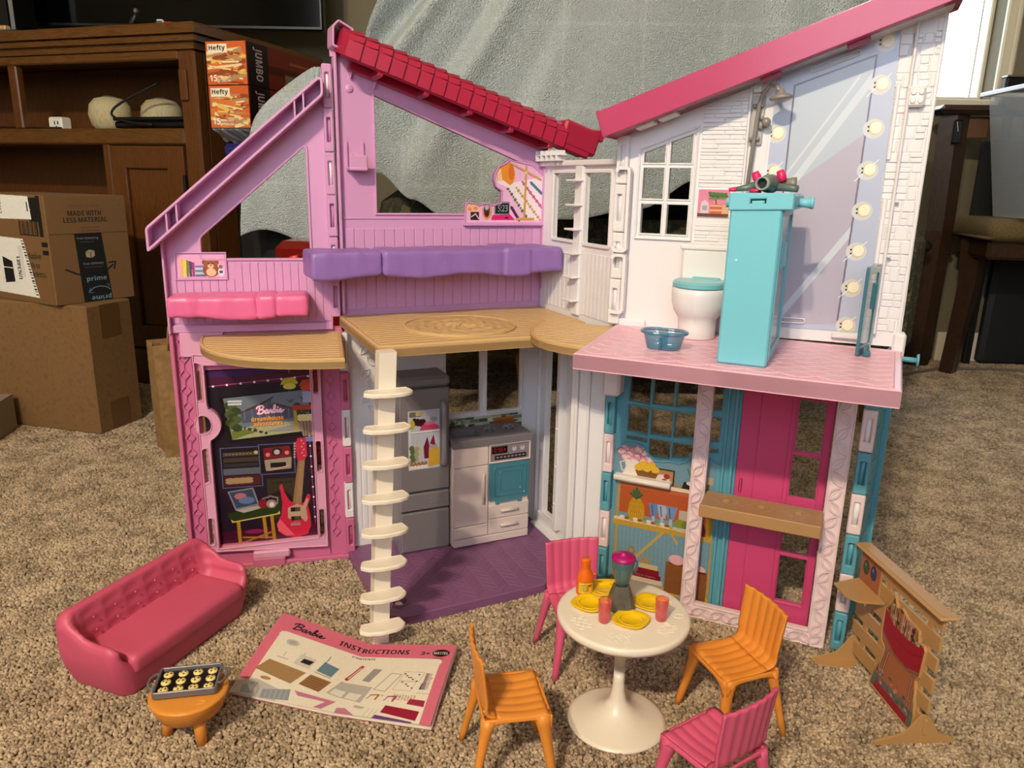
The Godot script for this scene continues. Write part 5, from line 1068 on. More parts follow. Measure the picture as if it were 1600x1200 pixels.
func decks(h: Node3D, tan: Material) -> void:
	# wood-look deck over the kitchen
	var base := Transform3D(Basis(Vector3.UP, 0.42514) * Basis(Vector3.RIGHT, -PI / 2), Vector3(-0.218, 0.335, -0.947))
	var L := V([-0.003, 0.0, -0.003, -0.197, 0.182, -0.2, 0.2775, -0.135, 0.2785, 0.0])
	var st := S(); plate(st, [L], -0.012, -0.004)
	var d := build(st, "wood_deck", tan, h); d.transform = base
	st = S(); border(st, L, 0.0045, -0.0125, 0.0, 0.0014); build(st, "rim", tan, d)
	for k in 17:
		var y0 := -0.005 - k * 0.0112
		var y1 := y0 - 0.009
		var xr0 := 0.2745 if -y0 < 0.132 else 0.2745 - (-y0 - 0.132) * 1.45
		var xr1 := 0.2745 if -y1 < 0.132 else 0.2745 - (-y1 - 0.132) * 1.45
		st = S(); plate(st, [V([0.002, y1, minf(xr1, 0.28), y1, minf(xr0, 0.28), y0, 0.002, y0])], -0.004, -0.0003, 0.0008); build(st, "plank", tan, d)
	st = S(true)   # round patterned rug moulded into the deck
	sheet(st, func(u, v):
		var a: float = u * TAU
		var r: float = 0.0005 + v * 0.065
		var z := 0.001 + 0.0013 * sin(a * 11.0 + sin(r * 260.0) * 1.5) * sin(r * 300.0) if v < 0.97 else 0.0001
		return Vector3(0.118 + cos(a) * r, -0.115 + sin(a) * r, z + 0.0004), 96, 22)
	build(st, "medallion", tan, d)
	st = S(); border(st, ell(0.118, -0.115, 0.0665, 0.0665, 48), 0.0018, -0.0005, 0.0022, 0.0006); build(st, "medallion_ring", tan, d)
	# pink deck with diamond tiles
	var pk := plastic("deck pink", Color(0.91, 0.71, 0.78), 0.32)
	var b2 := Transform3D(Basis(Vector3.UP, -0.4241) * Basis(Vector3.RIGHT, -PI / 2), Vector3(0.122, 0.345, -0.876))
	st = S(); plate(st, [V([0.0, 0.0, 0.011, -0.18, 0.294, -0.18, 0.3, 0.0])], -0.0145, -0.001)
	d = build(st, "pink_deck", pk, h); d.transform = b2
	st = S(); border(st, V([0.0, 0.0, 0.011, -0.18, 0.294, -0.18, 0.3, 0.0]), 0.007, -0.0155, 0.0, 0.0012); build(st, "rim", pk, d)
	for i in 9:
		for j in 8:
			for q in 2:
				var cx := 0.03 + i * 0.0305 + q * 0.01525
				var cy := -0.018 - j * 0.0205 - q * 0.01025
				if cx > 0.276 or cy < -0.164: continue
				st = S(); plate(st, [V([cx - 0.0142, cy, cx, cy - 0.0094, cx + 0.0142, cy, cx, cy + 0.0094])], -0.001, 0.0, 0.0003); build(st, "tile", pk, d)
	# round teal peg on the right edge of the deck
	st = S(true); tube(st, [Vector3(0.298, -0.03, -0.003), Vector3(0.312, -0.03, -0.003)], 0.0026, 8); lathe(st, [Vector2(0, 0), Vector2(0.006, 0), Vector2(0.0065, 0.002), Vector2(0, 0.0025)], 14, Vector3(0.312, -0.03, -0.003), Basis(Vector3.BACK, -PI / 2)); build(st, "peg", plastic("wall teal", Color.WHITE), d)

func hinges(h: Node3D) -> void:
	var pink: Material = mats["wall pink"]
	var white: Material = mats["house white"]
	var rose: Material = mats["rose pink"]
	var teal: Material = mats["wall teal"]
	var fr: Material = mats["frame blush"]
	# [at, turn, from, to, count, first material, second material]
	for q in [["pink_hinge", Vector3(-0.2245, 0, -0.944), 0.33, 0.335, 0.632, 6, pink, pink, 0.011], ["lower_hinge", Vector3(-0.2165, 0, -0.944), 0.33, 0.01, 0.315, 6, rose, white, 0.011], ["white_hinge", Vector3(0.12, 0, -0.878), -0.6, 0.345, 0.556, 4, white, white, 0.014], ["teal_hinge", Vector3(0.1205, 0, -0.872), -0.4241, 0.012, 0.262, 5, teal, fr, 0.012], ["column_hinge", Vector3(0.3745, 0, -0.7555), -0.4241, 0.0, 0.33, 7, teal, fr, 0.014]]:
		var c := part_node(q[0], h, q[1], q[2])
		var n: int = q[5]
		var step: float = (q[4] - q[3]) / n
		var wd: float = q[8]
		for k in n:
			var y0: float = q[3] + k * step
			var m: Material = q[6] if k % 2 == 0 else q[7]
			var st := S()
			plate(st, [rr(-wd / 2, y0, wd / 2, y0 + step - 0.001, 0.0016, 2), rr(-wd * 0.2, y0 + step * 0.22, wd * 0.2, y0 + step * 0.78, 0.001, 2)], -0.004, 0.008 if k % 2 == 0 else 0.0065, 0.0012)
			var kn := build(st, "knuckle", m, c)
			st = S(true); tube(st, [Vector3(0, y0 + step * 0.2, 0.001), Vector3(0, y0 + step * 0.8, 0.001)], wd * 0.24, 8); build(st, "pin", m if k % 2 == 0 else white, kn)
	# outer frame clips between the white walls
	var st := S()
	for y in [[0.43, 0.52], [0.36, 0.425]]: ribbon(st, rnd(V([-0.004, y[0], 0.01, y[0], 0.01, y[1], -0.004, y[1]]), 0.004), 0.0035, 0.0, 0.009)
	var cl := build(st, "hinge_clip", white, h)
	cl.position = Vector3(0.118, 0, -0.872); cl.rotation.y = -0.4241
# ---------------------------------------------------------------- things in and on the house
func frame_b(x: float, y: float, z: float) -> Vector3: return Vector3(-0.218, 0, -0.947) + Basis(Vector3.UP, 0.42514) * Vector3(x, y, z)
func frame_d(x: float, y: float, z: float) -> Vector3: return Vector3(0.122, 0, -0.876) + Basis(Vector3.UP, -0.4241) * Vector3(x, y, z)

func kitchen_units() -> void:
	var grey := plastic("appliance grey", Color(0.47, 0.455, 0.475), 0.4)
	var grey2 := plastic("handle grey", Color(0.53, 0.52, 0.545), 0.3)
	var unit := plastic("unit white", Color(0.86, 0.8, 0.78))
	var t := thing("toy_refrigerator", "grey toy refrigerator with a food picture on its door in the doll house kitchen", "refrigerator", frame_b(0.0575, 0.0131, 0.0022), 0.42514)
	var st := S(); box(st, Vector3(0, 0, 0.001), Vector3(0.0695, 0.232, 0.044), 0.003); build(st, "body", grey, t)
	st = S(); box(st, Vector3(-0.001, 0.231, 0.001), Vector3(0.0705, 0.246, 0.05), 0.004); build(st, "top_cap", grey, t)
	st = S(); plate(st, [rr(0.001, 0.089, 0.0685, 0.23, 0.002)], 0.043, 0.05, 0.0015); var door := build(st, "door", grey, t)
	st = S(true); tube(st, [Vector3(0.059, 0.124, 0.05), Vector3(0.0595, 0.128, 0.055), Vector3(0.0595, 0.145, 0.0565), Vector3(0.0595, 0.19, 0.0565), Vector3(0.0595, 0.207, 0.055), Vector3(0.059, 0.211, 0.05)], [0.0035, 0.004, 0.0034, 0.0034, 0.004, 0.0035], 10); build(st, "handle", grey2, door)
	var im := img(250, 400, Color(0.72, 0.74, 0.8))
	irect(im, 0, 142, 250, 14, Color(0.9, 0.9, 0.93)); irect(im, 0, 150, 250, 5, Color(0.5, 0.52, 0.6)); irect(im, 0, 0, 20, 400, Color(0.8, 0.81, 0.85)); irect(im, 10, 8, 90, 34, Color(0.4, 0.42, 0.3)); irect(im, 60, 8, 60, 28, Color(0.75, 0.7, 0.5))
	for k in 16: iell(im, 50 + (k * 23 % 90), 60 + (k * 17 % 40), 14, 12, Color(0.2, 0.06, 0.1))
	ipoly(im, V([88, 136, 110, 100, 150, 86, 200, 92, 240, 112, 250, 136]), Color(0.75, 0.25, 0.42)); iell(im, 170, 92, 44, 12, Color(0.85, 0.45, 0.55)); iell(im, 34, 92, 20, 30, Color(0.72, 0.66, 0.2)); iell(im, 200, 66, 30, 16, Color(0.6, 0.62, 0.66))
	for k in 12: iell(im, 26 + (k * 31 % 90), 250 + (k * 19 % 90), 20, 18, [Color(0.35, 0.42, 0.24), Color(0.6, 0.62, 0.5), Color(0.75, 0.74, 0.68)][k % 3])
	for k in 5: iell(im, 24 + k * 28, 366, 14, 20, Color(0.62, 0.42, 0.3)); iell(im, 24 + k * 28, 384, 15, 14, Color(0.88, 0.86, 0.85))
	ipoly(im, V([120, 250, 150, 180, 166, 240, 160, 330, 126, 330]), Color(0.4, 0.1, 0.22)); ipoly(im, V([170, 230, 200, 170, 216, 240, 206, 250]), Color(0.5, 0.12, 0.25)); ipoly(im, V([160, 272, 244, 262, 250, 380, 160, 390]), Color(0.78, 0.62, 0.22)); irect(im, 170, 240, 60, 26, Color(0.62, 0.6, 0.58)); istroke(im, V([70, 180, 66, 240]), 12, Color(0.75, 0.72, 0.66))
	st = S(); quv(st, Vector3(0.012, 0.121, 0.0504), Vector3(0.055, 0.121, 0.0504), Vector3(0.055, 0.202, 0.0504), Vector3(0.012, 0.202, 0.0504)); build(st, "sticker", print_mat("food print", im, 0.3), door)
	st = S(); plate(st, [rr(0.001, 0.062, 0.0685, 0.086, 0.002)], 0.043, 0.05, 0.0015); var fz := build(st, "freezer_drawer", grey, t)
	st = S(); plate(st, [rr(0.001, 0.003, 0.0685, 0.0595, 0.002)], 0.043, 0.05, 0.0015); build(st, "drawer", grey, t)
	st = S(); box(st, Vector3(0.0, 0.0, 0.03), Vector3(0.0695, 0.004, 0.047), 0.001); build(st, "plinth", grey, t)
	st = S()
	for P in script_strokes():
		var Q := PackedVector2Array()
		for p in P: Q.append(Vector2(0.04 + p.x * 0.0085, 0.0795 - p.y * 0.0085))
		ribbon(st, Q, 0.0007, 0.05, 0.0506)
	build(st, "embossed_name", grey2, fz)
	# sink, hob and oven unit
	t = thing("toy_kitchen_unit", "white toy kitchen unit with a grey sink and hob top and a teal oven door", "kitchen unit", frame_b(0.1292, 0.0131, 0.0016), 0.42514)
	st = S(); box(st, Vector3(0.0, 0.0, 0.001), Vector3(0.114, 0.146, 0.055), 0.002); build(st, "carcass", unit, t)
	st = S(); plate(st, [V([-0.001, 0.0, 0.1155, 0.0, 0.1155, 0.058, -0.001, 0.058]), rr(0.006, 0.012, 0.046, 0.044, 0.004)], 0.0, 0.0105, 0.0014)
	var top := build(st, "worktop", grey, t); top.transform = Transform3D(Basis(Vector3(1, 0, 0), Vector3(0, 0, 1), Vector3(0, 1, 0)), Vector3(0, 0.1455, 0.002))
	st = S(); box(st, Vector3(0.005, 0.137, 0.012), Vector3(0.047, 0.1465, 0.048)); build(st, "sink_bowl", grey2, t)
	for k in 2:
		st = S(true)
		for j in 6: tube(st, [Vector3(0.066 + k * 0.029, 0.1575, 0.026), Vector3(0.066 + k * 0.029 + cos(j * TAU / 6) * 0.0085, 0.1585, 0.026 + sin(j * TAU / 6) * 0.0085), Vector3(0.066 + k * 0.029 + cos(j * TAU / 6) * 0.0095, 0.155, 0.026 + sin(j * TAU / 6) * 0.0095)], 0.001, 6)
		var ring := []
		for j in 17: ring.append(Vector3(0.066 + k * 0.029 + cos(j * TAU / 16) * 0.0062, 0.1583, 0.026 + sin(j * TAU / 16) * 0.0062))
		tube(st, ring, 0.0009, 6)
		build(st, "burner", grey2, t)
	var panel := func(called, x0, y0, x1, y1, handle):
		var s := S(); plate(s, [rr(x0, y0, x1, y1, 0.0012, 2)], 0.054, 0.058, 0.0008)
		var p := build(s, called, unit, t)
		if handle:
			s = S(true)
			if handle > 0: tube(s, [Vector3((x0 + x1) / 2 - 0.013, (y0 + y1) / 2 + 0.001, 0.06), Vector3((x0 + x1) / 2 + 0.013, (y0 + y1) / 2 + 0.001, 0.06)], 0.0021, 8)
			else: tube(s, [Vector3(x1 - 0.008, y1 - 0.011, 0.06), Vector3(x1 - 0.008, y1 - 0.054, 0.06)], 0.0022, 8)
			build(s, "handle", unit, p)
	panel.call("drawer_front", 0.001, 0.1175, 0.0505, 0.145, 0)
	panel.call("cupboard_door", 0.001, 0.031, 0.0505, 0.1165, -1)
	panel.call("drawer_front", 0.001, 0.013, 0.0505, 0.030, 0)
	panel.call("kickboard", 0.001, 0.001, 0.113, 0.0115, 0)
	panel.call("drawer_front", 0.052, 0.0355, 0.113, 0.0555, 1)
	panel.call("drawer_front", 0.052, 0.0125, 0.113, 0.0345, 1)
	st = S(); border(st, V([0.0515, 0.118, 0.1135, 0.118, 0.1135, 0.1455, 0.0515, 0.1455]), 0.002, 0.054, 0.0595, 0.0006); build(st, "control_bezel", unit, t)
	im = img(240, 96, Color(0.55, 0.5, 0.54))
	irect(im, 8, 10, 96, 42, Color(0.04, 0.03, 0.05)); itext(im, "0:56", 22, 18, 26, Color(0.72, 0.16, 0.16), 54, 0, false); ipoly(im, V([84, 22, 94, 31, 84, 40]), Color(0.72, 0.16, 0.16))
	for x in [146, 198]: iell(im, x, 32, 15, 16, Color(0.7, 0.68, 0.7)); iell(im, x, 32, 10, 11, Color(0.8, 0.78, 0.8)); irect(im, x - 2, 18, 4, 14, Color(0.4, 0.36, 0.4))
	irect(im, 26, 62, 196, 26, Color(0.1, 0.08, 0.1))
	for k in 8: irect(im, 36 + k * 23, 70, 15, 9, Color(0.6, 0.57, 0.58))
	st = S(); quv(st, Vector3(0.0535, 0.12, 0.0575), Vector3(0.1115, 0.12, 0.0575), Vector3(0.1115, 0.1435, 0.0575), Vector3(0.0535, 0.1435, 0.0575)); build(st, "control_panel", print_mat("oven print", im, 0.3), t)
	var tealg := mat("teal see-through", Color(0.32, 0.6, 0.68, 0.6), 0.14, {"transparency": BaseMaterial3D.TRANSPARENCY_ALPHA})
	st = S(); plate(st, [V([0.0525, 0.0625, 0.0625, 0.0625, 0.0625, 0.0555, 0.0675, 0.0555, 0.0675, 0.0585, 0.0965, 0.0585, 0.0965, 0.0555, 0.102, 0.0555, 0.102, 0.0625, 0.1125, 0.0625, 0.1125, 0.117, 0.0525, 0.117])], 0.055, 0.0585, 0.0006); var ov := build(st, "oven_door", tealg, t)
	st = S(); border(st, rr(0.058, 0.069, 0.107, 0.112, 0.003), 0.0016, 0.0585, 0.0597, 0.0004); border(st, rr(0.067, 0.076, 0.1, 0.105, 0.003), 0.001, 0.0585, 0.0595, 0.0003); build(st, "door_bead", tealg, ov)
	# staircase: pole with eight treads
	var cream := plastic("stair cream", Color(0.92, 0.88, 0.82))
	t = thing("toy_staircase", "cream pole staircase with eight bow-fronted treads before the doll house kitchen", "staircase", frame_b(-0.0144, 0.0, 0.2165), 0.42514)
	var lean := func(y): return 0.0154 * y / 0.33
	st = S()
	var a := [Vector3(-0.009, 0, 0.004), Vector3(0.009, 0, 0.004), Vector3(0.009, 0, -0.012), Vector3(-0.009, 0, -0.012)]
	var top_ := Vector3(lean.call(0.333), 0.333, 0)
	for k in 4: quad(st, a[k], a[(k + 1) % 4], a[(k + 1) % 4] + top_, a[k] + top_)
	quad(st, a[0] + top_, a[1] + top_, a[2] + top_, a[3] + top_); build(st, "pole", cream, t)
	for k in 8:
		var y := 0.295 - k * 0.0379
		var cx: float = lean.call(y)
		var L := rnd(V([-0.023 + cx, -0.001, -0.0275 + cx, 0.012, -0.02 + cx, 0.0195, -0.004 + cx, 0.0235, 0.012 + cx, 0.0225, 0.0195 + cx, 0.019, 0.024 + cx, 0.013, 0.021 + cx, -0.001]), 0.002, 2)
		for i in L.size(): L[i].y = -L[i].y
		st = S(); plate(st, [L], -0.0035, 0.0, 0.0008)
		var tr := build(st, "tread", cream, t); tr.transform = Transform3D(Basis(Vector3.RIGHT, -PI / 2), Vector3(0, y, 0.003))
		st = S(); border(st, offset(ccw(L), 0.0016), 0.0008, 0.0, 0.0005); build(st, "tread_bead", cream, tr)
		st = S(); box(st, Vector3(cx - 0.001, -0.006, 0.001), Vector3(cx + 0.003, -0.002, 0.0055), 0.0006); box(st, Vector3(cx + 0.016, -0.005, 0.0), Vector3(cx + 0.019, -0.002, 0.012), 0.0005); var br := build(st, "tread_peg", cream, tr); br.rotation.x = PI / 2

func bed(called: String, label: String, m: Material, at: Vector3, turn: float, x0: float, x1: float, y0: float, y1: float, dep: float, seams: Array, grow: float) -> void:
	var n := FastNoiseLite.new()
	n.seed = 5; n.frequency = 26.0
	var f := func(p):
		var d := 1e9
		for s in seams:   # [from, to, extra]
			var ex: float = s[2]
			var hem: float = y0 + 0.0022 * sin(p.x * 55.0) - ex * 0.5
			var c := Vector3((s[0] + s[1]) / 2, (hem + y1 + ex) / 2, dep / 2)
			d = minf(d, rbox(p, c, Vector3((s[1] - s[0]) / 2, (y1 + ex - hem) / 2, dep / 2 + ex), 0.0045))
		# pillow swell towards one end, folds on the front
		d -= 0.0012 * n.get_noise_3d(p.x * 2.0, p.y * 0.6, p.z) + 0.0004 * sin(p.x * 190.0 + p.y * 60.0) * smoothstep(dep * 0.6, dep, p.z)
		return d
	var st := S(true)
	nets(st, f, Vector3(x0 - 0.012, y0 - 0.012, -0.006), Vector3(x1 + 0.012, y1 + 0.016, dep + 0.012), 0.0022)
	var o := thing(called, label, "toy bed", at, turn)
	build(st, "mattress", m, o)
	st = S()
	for x in [x0 + 0.03, x1 - 0.04]: box(st, Vector3(x, y0 + 0.004, -0.0015), Vector3(x + 0.01, y1 - 0.006, 0.006), 0.001)
	build(st, "bracket", m, o)

func upstairs_things() -> void:
	var purple := plastic("bed purple", Color(0.56, 0.42, 0.7), 0.4)
	bed("purple_bunk", "long purple toy bed fixed across the pink wall above the tan deck", purple, frame_b(0, 0, 0.0125), 0.42514, -0.047, 0.274, 0.39, 0.421, 0.063, [[-0.047, 0.0355, 0.0], [0.0365, 0.192, 0.0006], [0.191, 0.229, 0.003], [0.227, 0.274, 0.0016]], 0.0)
	var bp := plastic("bed pink", Color(0.9, 0.42, 0.62), 0.35)
	bed("pink_bunk", "short bright pink toy bed fixed to the left wing above the tan balcony", bp, Vector3(-0.413, 0, -0.899) + Basis(Vector3.UP, 0.2438) * Vector3(0, 0, 0.0034), 0.2438, 0.006, 0.162, 0.342, 0.368, 0.05, [[0.006, 0.105, 0.0], [0.104, 0.126, 0.0014], [0.125, 0.162, 0.0006]], 0.0)
	var white := plastic("toilet white", Color(0.92, 0.91, 0.91), 0.25)
	var tealL := plastic("seat teal", Color(0.48, 0.74, 0.78), 0.28)
	# toilet
	var t := thing("toy_toilet", "white toy toilet with a teal lid on the pink deck beside the turquoise cabinet", "toilet", frame_d(0.099, 0.3453, 0.0036), -0.4241)
	var st := S(true)
	lathe(st, [Vector2(0, 0), Vector2(0.0195, 0), Vector2(0.02, 0.0008), Vector2(0.0196, 0.012), Vector2(0.0198, 0.0205), Vector2(0.0222, 0.0235), Vector2(0.0258, 0.029), Vector2(0.028, 0.037), Vector2(0.0287, 0.046), Vector2(0.0287, 0.0535), Vector2(0.0, 0.0535)], 40, Vector3(0, 0, 0.034), Basis(), 1.0, 0.98)
	box(st, Vector3(-0.016, 0.0, 0.001), Vector3(0.016, 0.05, 0.03), 0.003)
	build(st, "bowl", white, t)
	st = S(); box(st, Vector3(-0.026, 0.05, 0.001), Vector3(0.026, 0.092, 0.016), 0.003); box(st, Vector3(-0.0275, 0.09, 0.001), Vector3(0.0275, 0.0965, 0.0175), 0.002); build(st, "cistern", white, t)
	st = S()
	var seat := PackedVector2Array()
	for k in 25:
		var a := PI * k / 24.0
		seat.append(Vector2(cos(a) * 0.0285, -0.034 - sin(a) * 0.03))
	seat.append(Vector2(-0.0265, -0.016)); seat.append(Vector2(0.0265, -0.016))
	plate(st, [seat], 0.0, 0.0062, 0.0022)
	var lid := build(st, "lid", tealL, t); lid.transform = Transform3D(Basis(Vector3.RIGHT, -PI / 2), Vector3(0, 0.0545, 0))
	st = S(); box(st, Vector3(-0.012, 0.059, 0.015), Vector3(0.018, 0.0625, 0.019), 0.001); build(st, "hinge_bar", tealL, t)
	# turquoise cabinet
	var tq := plastic("cabinet turquoise", Color(0.47, 0.78, 0.85), 0.35)
	t = thing("toy_shower_cabinet", "tall turquoise toy cabinet with a see-through side standing on the pink deck", "toy cabinet", frame_d(0.1412, 0.3453, 0.05), -0.4241)
	st = S(); box(st, Vector3(0, 0, 0.098), Vector3(0.0435, 0.14, 0.104), 0.0016); box(st, Vector3(0, 0, 0.0), Vector3(0.006, 0.14, 0.1), 0.001); box(st, Vector3(0, 0, 0), Vector3(0.0435, 0.14, 0.006), 0.001); box(st, Vector3(0, 0, 0), Vector3(0.0435, 0.012, 0.1), 0.001); build(st, "case", tq, t)
	st = S(); box(st, Vector3(0.04, 0.01, 0.008), Vector3(0.0425, 0.14, 0.098), 0.0006); build(st, "side_pane", clear("cabinet pane", Color(0.5, 0.6, 0.65), 0.45, 0.2), t)
	st = S(); border(st, V([0.006, 0.006, 0.1, 0.006, 0.1, 0.138, 0.006, 0.138]), 0.006, 0.0, 0.003, 0.0008); plate(st, [V([0.04, 0.085, 0.075, 0.085, 0.07, 0.108, 0.046, 0.108])], 0.0, 0.003, 0.0006); var sf := build(st, "side_frame", tq, t); sf.transform = Transform3D(Basis(Vector3.UP, PI / 2), Vector3(0.0415, 0, 0.104))
	var tqs := tq
	st = S(); plate(st, [rnd(V([-0.0015, 0.1365, 0.052, 0.1385, 0.052, 0.1525, -0.0015, 0.1515]), 0.001), V([0.0165, 0.1465, 0.0295, 0.147, 0.0295, 0.1432, 0.0282, 0.1432, 0.0282, 0.1458, 0.0178, 0.1453, 0.0178, 0.1428, 0.0165, 0.1428])], 0.1005, 0.106, 0.001); box(st, Vector3(-0.0015, 0.138, 0.0), Vector3(0.052, 0.1518, 0.102), 0.002); build(st, "lid", tq, t)
	st = S(); plate(st, [V([0.0165, 0.1428, 0.0295, 0.1432, 0.0295, 0.147, 0.0165, 0.1465])], 0.1, 0.1025); build(st, "lid_slot", mat("slot dark", Color(0.05, 0.1, 0.11), 0.6), t)
	st = S(true); tube(st, [Vector3(-0.006, 0.143, 0.088), Vector3(0.0, 0.143, 0.088)], [0.0045, 0.0035], 10); tube(st, [Vector3(0.05, 0.144, 0.05), Vector3(0.062, 0.144, 0.05)], [0.0035, 0.005], 10); lathe(st, [Vector2(0, 0), Vector2(0.0055, 0), Vector2(0.0055, 0.003), Vector2(0, 0.0035)], 12, Vector3(0.0615, 0.144, 0.05), Basis(Vector3.BACK, -PI / 2)); build(st, "pivot_knob", tqs, t)
	st = S(true); lathe(st, [Vector2(0.0012, 0), Vector2(0.001, 0.0004), Vector2(0, 0.0005)], 10, Vector3(0.009, 0.094, 0.104), Basis(Vector3.RIGHT, PI / 2)); build(st, "dot", plastic("cabinet dot", Color(0.7, 0.92, 0.94)), t)
	# beauty tools on its lid
	var gm := plastic("tool grey", Color(0.36, 0.4, 0.38), 0.3)
	var hotp := plastic("tool pink", Color(0.88, 0.15, 0.4), 0.35)
	var lt := 0.345 + 0.1518
	t = thing("toy_hair_dryer", "grey toy hair dryer with its nozzle towards the viewer on the turquoise cabinet", "hair dryer", frame_d(0.167, lt, 0.115), -0.6)
	st = S(true); lathe(st, [Vector2(0.0042, 0.021), Vector2(0.0058, 0.021), Vector2(0.0055, 0.014), Vector2(0.008, 0.004), Vector2(0.0084, -0.006), Vector2(0.006, -0.014), Vector2(0, -0.016)], 20, Vector3(0, 0.0085, 0), Basis(Vector3.RIGHT, PI / 2)); build(st, "barrel", gm, t)
	st = S(true); lathe(st, [Vector2(0.0046, 0.0), Vector2(0.0046, 0.006), Vector2(0.0058, 0.0064), Vector2(0.0058, 0.0)], 20, Vector3(0, 0.0085, 0.0155), Basis(Vector3.RIGHT, PI / 2)); build(st, "nozzle", plastic("nozzle pale", Color(0.6, 0.62, 0.58)), t)
	st = S(true); lathe(st, [Vector2(0, 0), Vector2(0.0045, 0.0)], 16, Vector3(0, 0.0085, 0.017), Basis(Vector3.RIGHT, PI / 2)); build(st, "nozzle_hole", mat("slot dark", Color.WHITE), t)
	st = S(true); tube(st, [Vector3(0.004, 0.006, -0.004), Vector3(0.02, 0.005, -0.006), Vector3(0.024, 0.0045, -0.006)], [0.0048, 0.0042, 0.004], 10, 0.8); build(st, "handle", gm, t)
	t = thing("toy_hair_brush", "grey toy hair brush with pink ends leaning left of the hair dryer", "hair brush", frame_d(0.1475, lt, 0.119), -0.35)
	st = S(true); tube(st, [Vector3(-0.009, 0.003, 0), Vector3(-0.002, 0.004, 0), Vector3(0.012, 0.008, -0.001)], [0.002, 0.0028, 0.004], 10); build(st, "body", gm, t)
	st = S(true); tube(st, [Vector3(-0.0145, 0.0025, 0), Vector3(-0.0085, 0.003, 0)], [0.0015, 0.0023], 8); build(st, "tip", hotp, t)
	st = S(true); tube(st, [Vector3(0.004, 0.0022, 0.0), Vector3(0.014, 0.0022, 0.001)], 0.002, 8); build(st, "pad", hotp, t)
	t = thing("toy_curling_iron", "grey toy curling iron with pink knobs behind the hair dryer", "curling iron", frame_d(0.168, lt, 0.1), -0.5)
	st = S(true); tube(st, [Vector3(-0.004, 0.006, 0), Vector3(0.018, 0.009, 0.002), Vector3(0.021, 0.009, 0.002)], [0.004, 0.0055, 0.006], 10); build(st, "barrel", plastic("iron taupe", Color(0.5, 0.49, 0.44)), t)
	for q in [[-0.013, 0.014, 0.006], [0.009, 0.0155, 0.008]]:
		st = S(true); lathe(st, [Vector2(0, -0.005), Vector2(0.0032, -0.005), Vector2(0.0042, 0.0), Vector2(0.0032, 0.005), Vector2(0, 0.005)], 12, Vector3(q[0], q[1], q[2]), Basis(Vector3.BACK, 0.4)); build(st, "knob", hotp, t)
	st = S(true); tube(st, [Vector3(-0.013, 0.004, 0.004), Vector3(-0.013, 0.014, 0.006)], 0.002, 8); tube(st, [Vector3(0.009, 0.008, 0.003), Vector3(0.009, 0.0155, 0.008)], 0.002, 8); build(st, "stem", gm, t)
	# blue two-lobed foot bath
	var bl := mat("blue clear plastic", Color(0.16, 0.52, 0.65, 0.58), 0.1, {"transparency": BaseMaterial3D.TRANSPARENCY_ALPHA})
	t = thing("toy_foot_bath", "clear blue two-lobed toy foot bath on the pink deck before the toilet", "foot bath", frame_d(0.0825, 0.3455, 0.115), -0.45)
	var rim := PackedVector2Array()
	for k in 40:
		var a := TAU * k / 40
		var r := 0.0218 * (1.0 - 0.3 * pow(absf(sin(a)), 7.0))
		rim.append(Vector2(cos(a) * r * 1.02, sin(a) * r * 0.82))
	st = S(true)
	for k in 40:
		var a := rim[k]
		var b := rim[(k + 1) % 40]
		var lv := [[0.74, 0.0], [0.8, 0.004], [0.9, 0.013], [1.0, 0.0155]]
		for i in 3: quad(st, Vector3(b.x * lv[i][0], lv[i][1], b.y * lv[i][0]), Vector3(a.x * lv[i][0], lv[i][1], a.y * lv[i][0]), Vector3(a.x * lv[i + 1][0], lv[i + 1][1], a.y * lv[i + 1][0]), Vector3(b.x * lv[i + 1][0], lv[i + 1][1], b.y * lv[i + 1][0]))
		tri(st, Vector3(a.x * 0.74, 0, a.y * 0.74), Vector3(b.x * 0.74, 0, b.y * 0.74), Vector3.ZERO)
	build(st, "basin", bl, t)
	st = S(true)
	var rp := []
	for k in 41: rp.append(Vector3(rim[k % 40].x, 0.0165, rim[k % 40].y))
	tube(st, rp, 0.0017, 8); build(st, "rim", bl, t)
	st = S(); box(st, Vector3(-0.0012, 0.001, -0.014), Vector3(0.0012, 0.013, 0.015), 0.0008); build(st, "divider", bl, t)
	# shower door and shower
	t = thing("toy_shower_door", "upright see-through teal toy shower door at the right edge of the pink deck", "shower door", frame_d(0.27, 0.3457, 0.006), -0.4241)
	var tg := mat("teal door plastic", Color(0.2, 0.48, 0.56, 0.66), 0.12, {"transparency": BaseMaterial3D.TRANSPARENCY_ALPHA})
	st = S(); plate(st, [rr(-0.055, 0.0, -0.004, 0.086, 0.003), rr(-0.046, 0.008, -0.013, 0.078, 0.003)], -0.0016, 0.0016, 0.0005); var dr := build(st, "door_frame", tg, t); dr.rotation.y = PI / 2 - 0.22
	st = S(); plate(st, [rr(-0.0475, 0.0065, -0.0115, 0.0795, 0.003)], -0.0006, 0.0006); build(st, "pane", clear("shower pane", Color(0.4, 0.62, 0.66), 0.35, 0.1), dr)
	st = S(); box(st, Vector3(-0.009, 0.042, 0.004), Vector3(-0.001, 0.068, 0.02), 0.001); box(st, Vector3(-0.007, 0.0, 0.004), Vector3(0.0, 0.006, 0.05), 0.001); build(st, "hinge", tg, t)
	var chrome := plastic("shower pewter", Color(0.55, 0.53, 0.5), 0.25)
	t = thing("toy_shower", "pewter toy shower pipe and head on the white bathroom wall", "shower", frame_d(0.1335, 0.5, 0.0012), -0.4241)
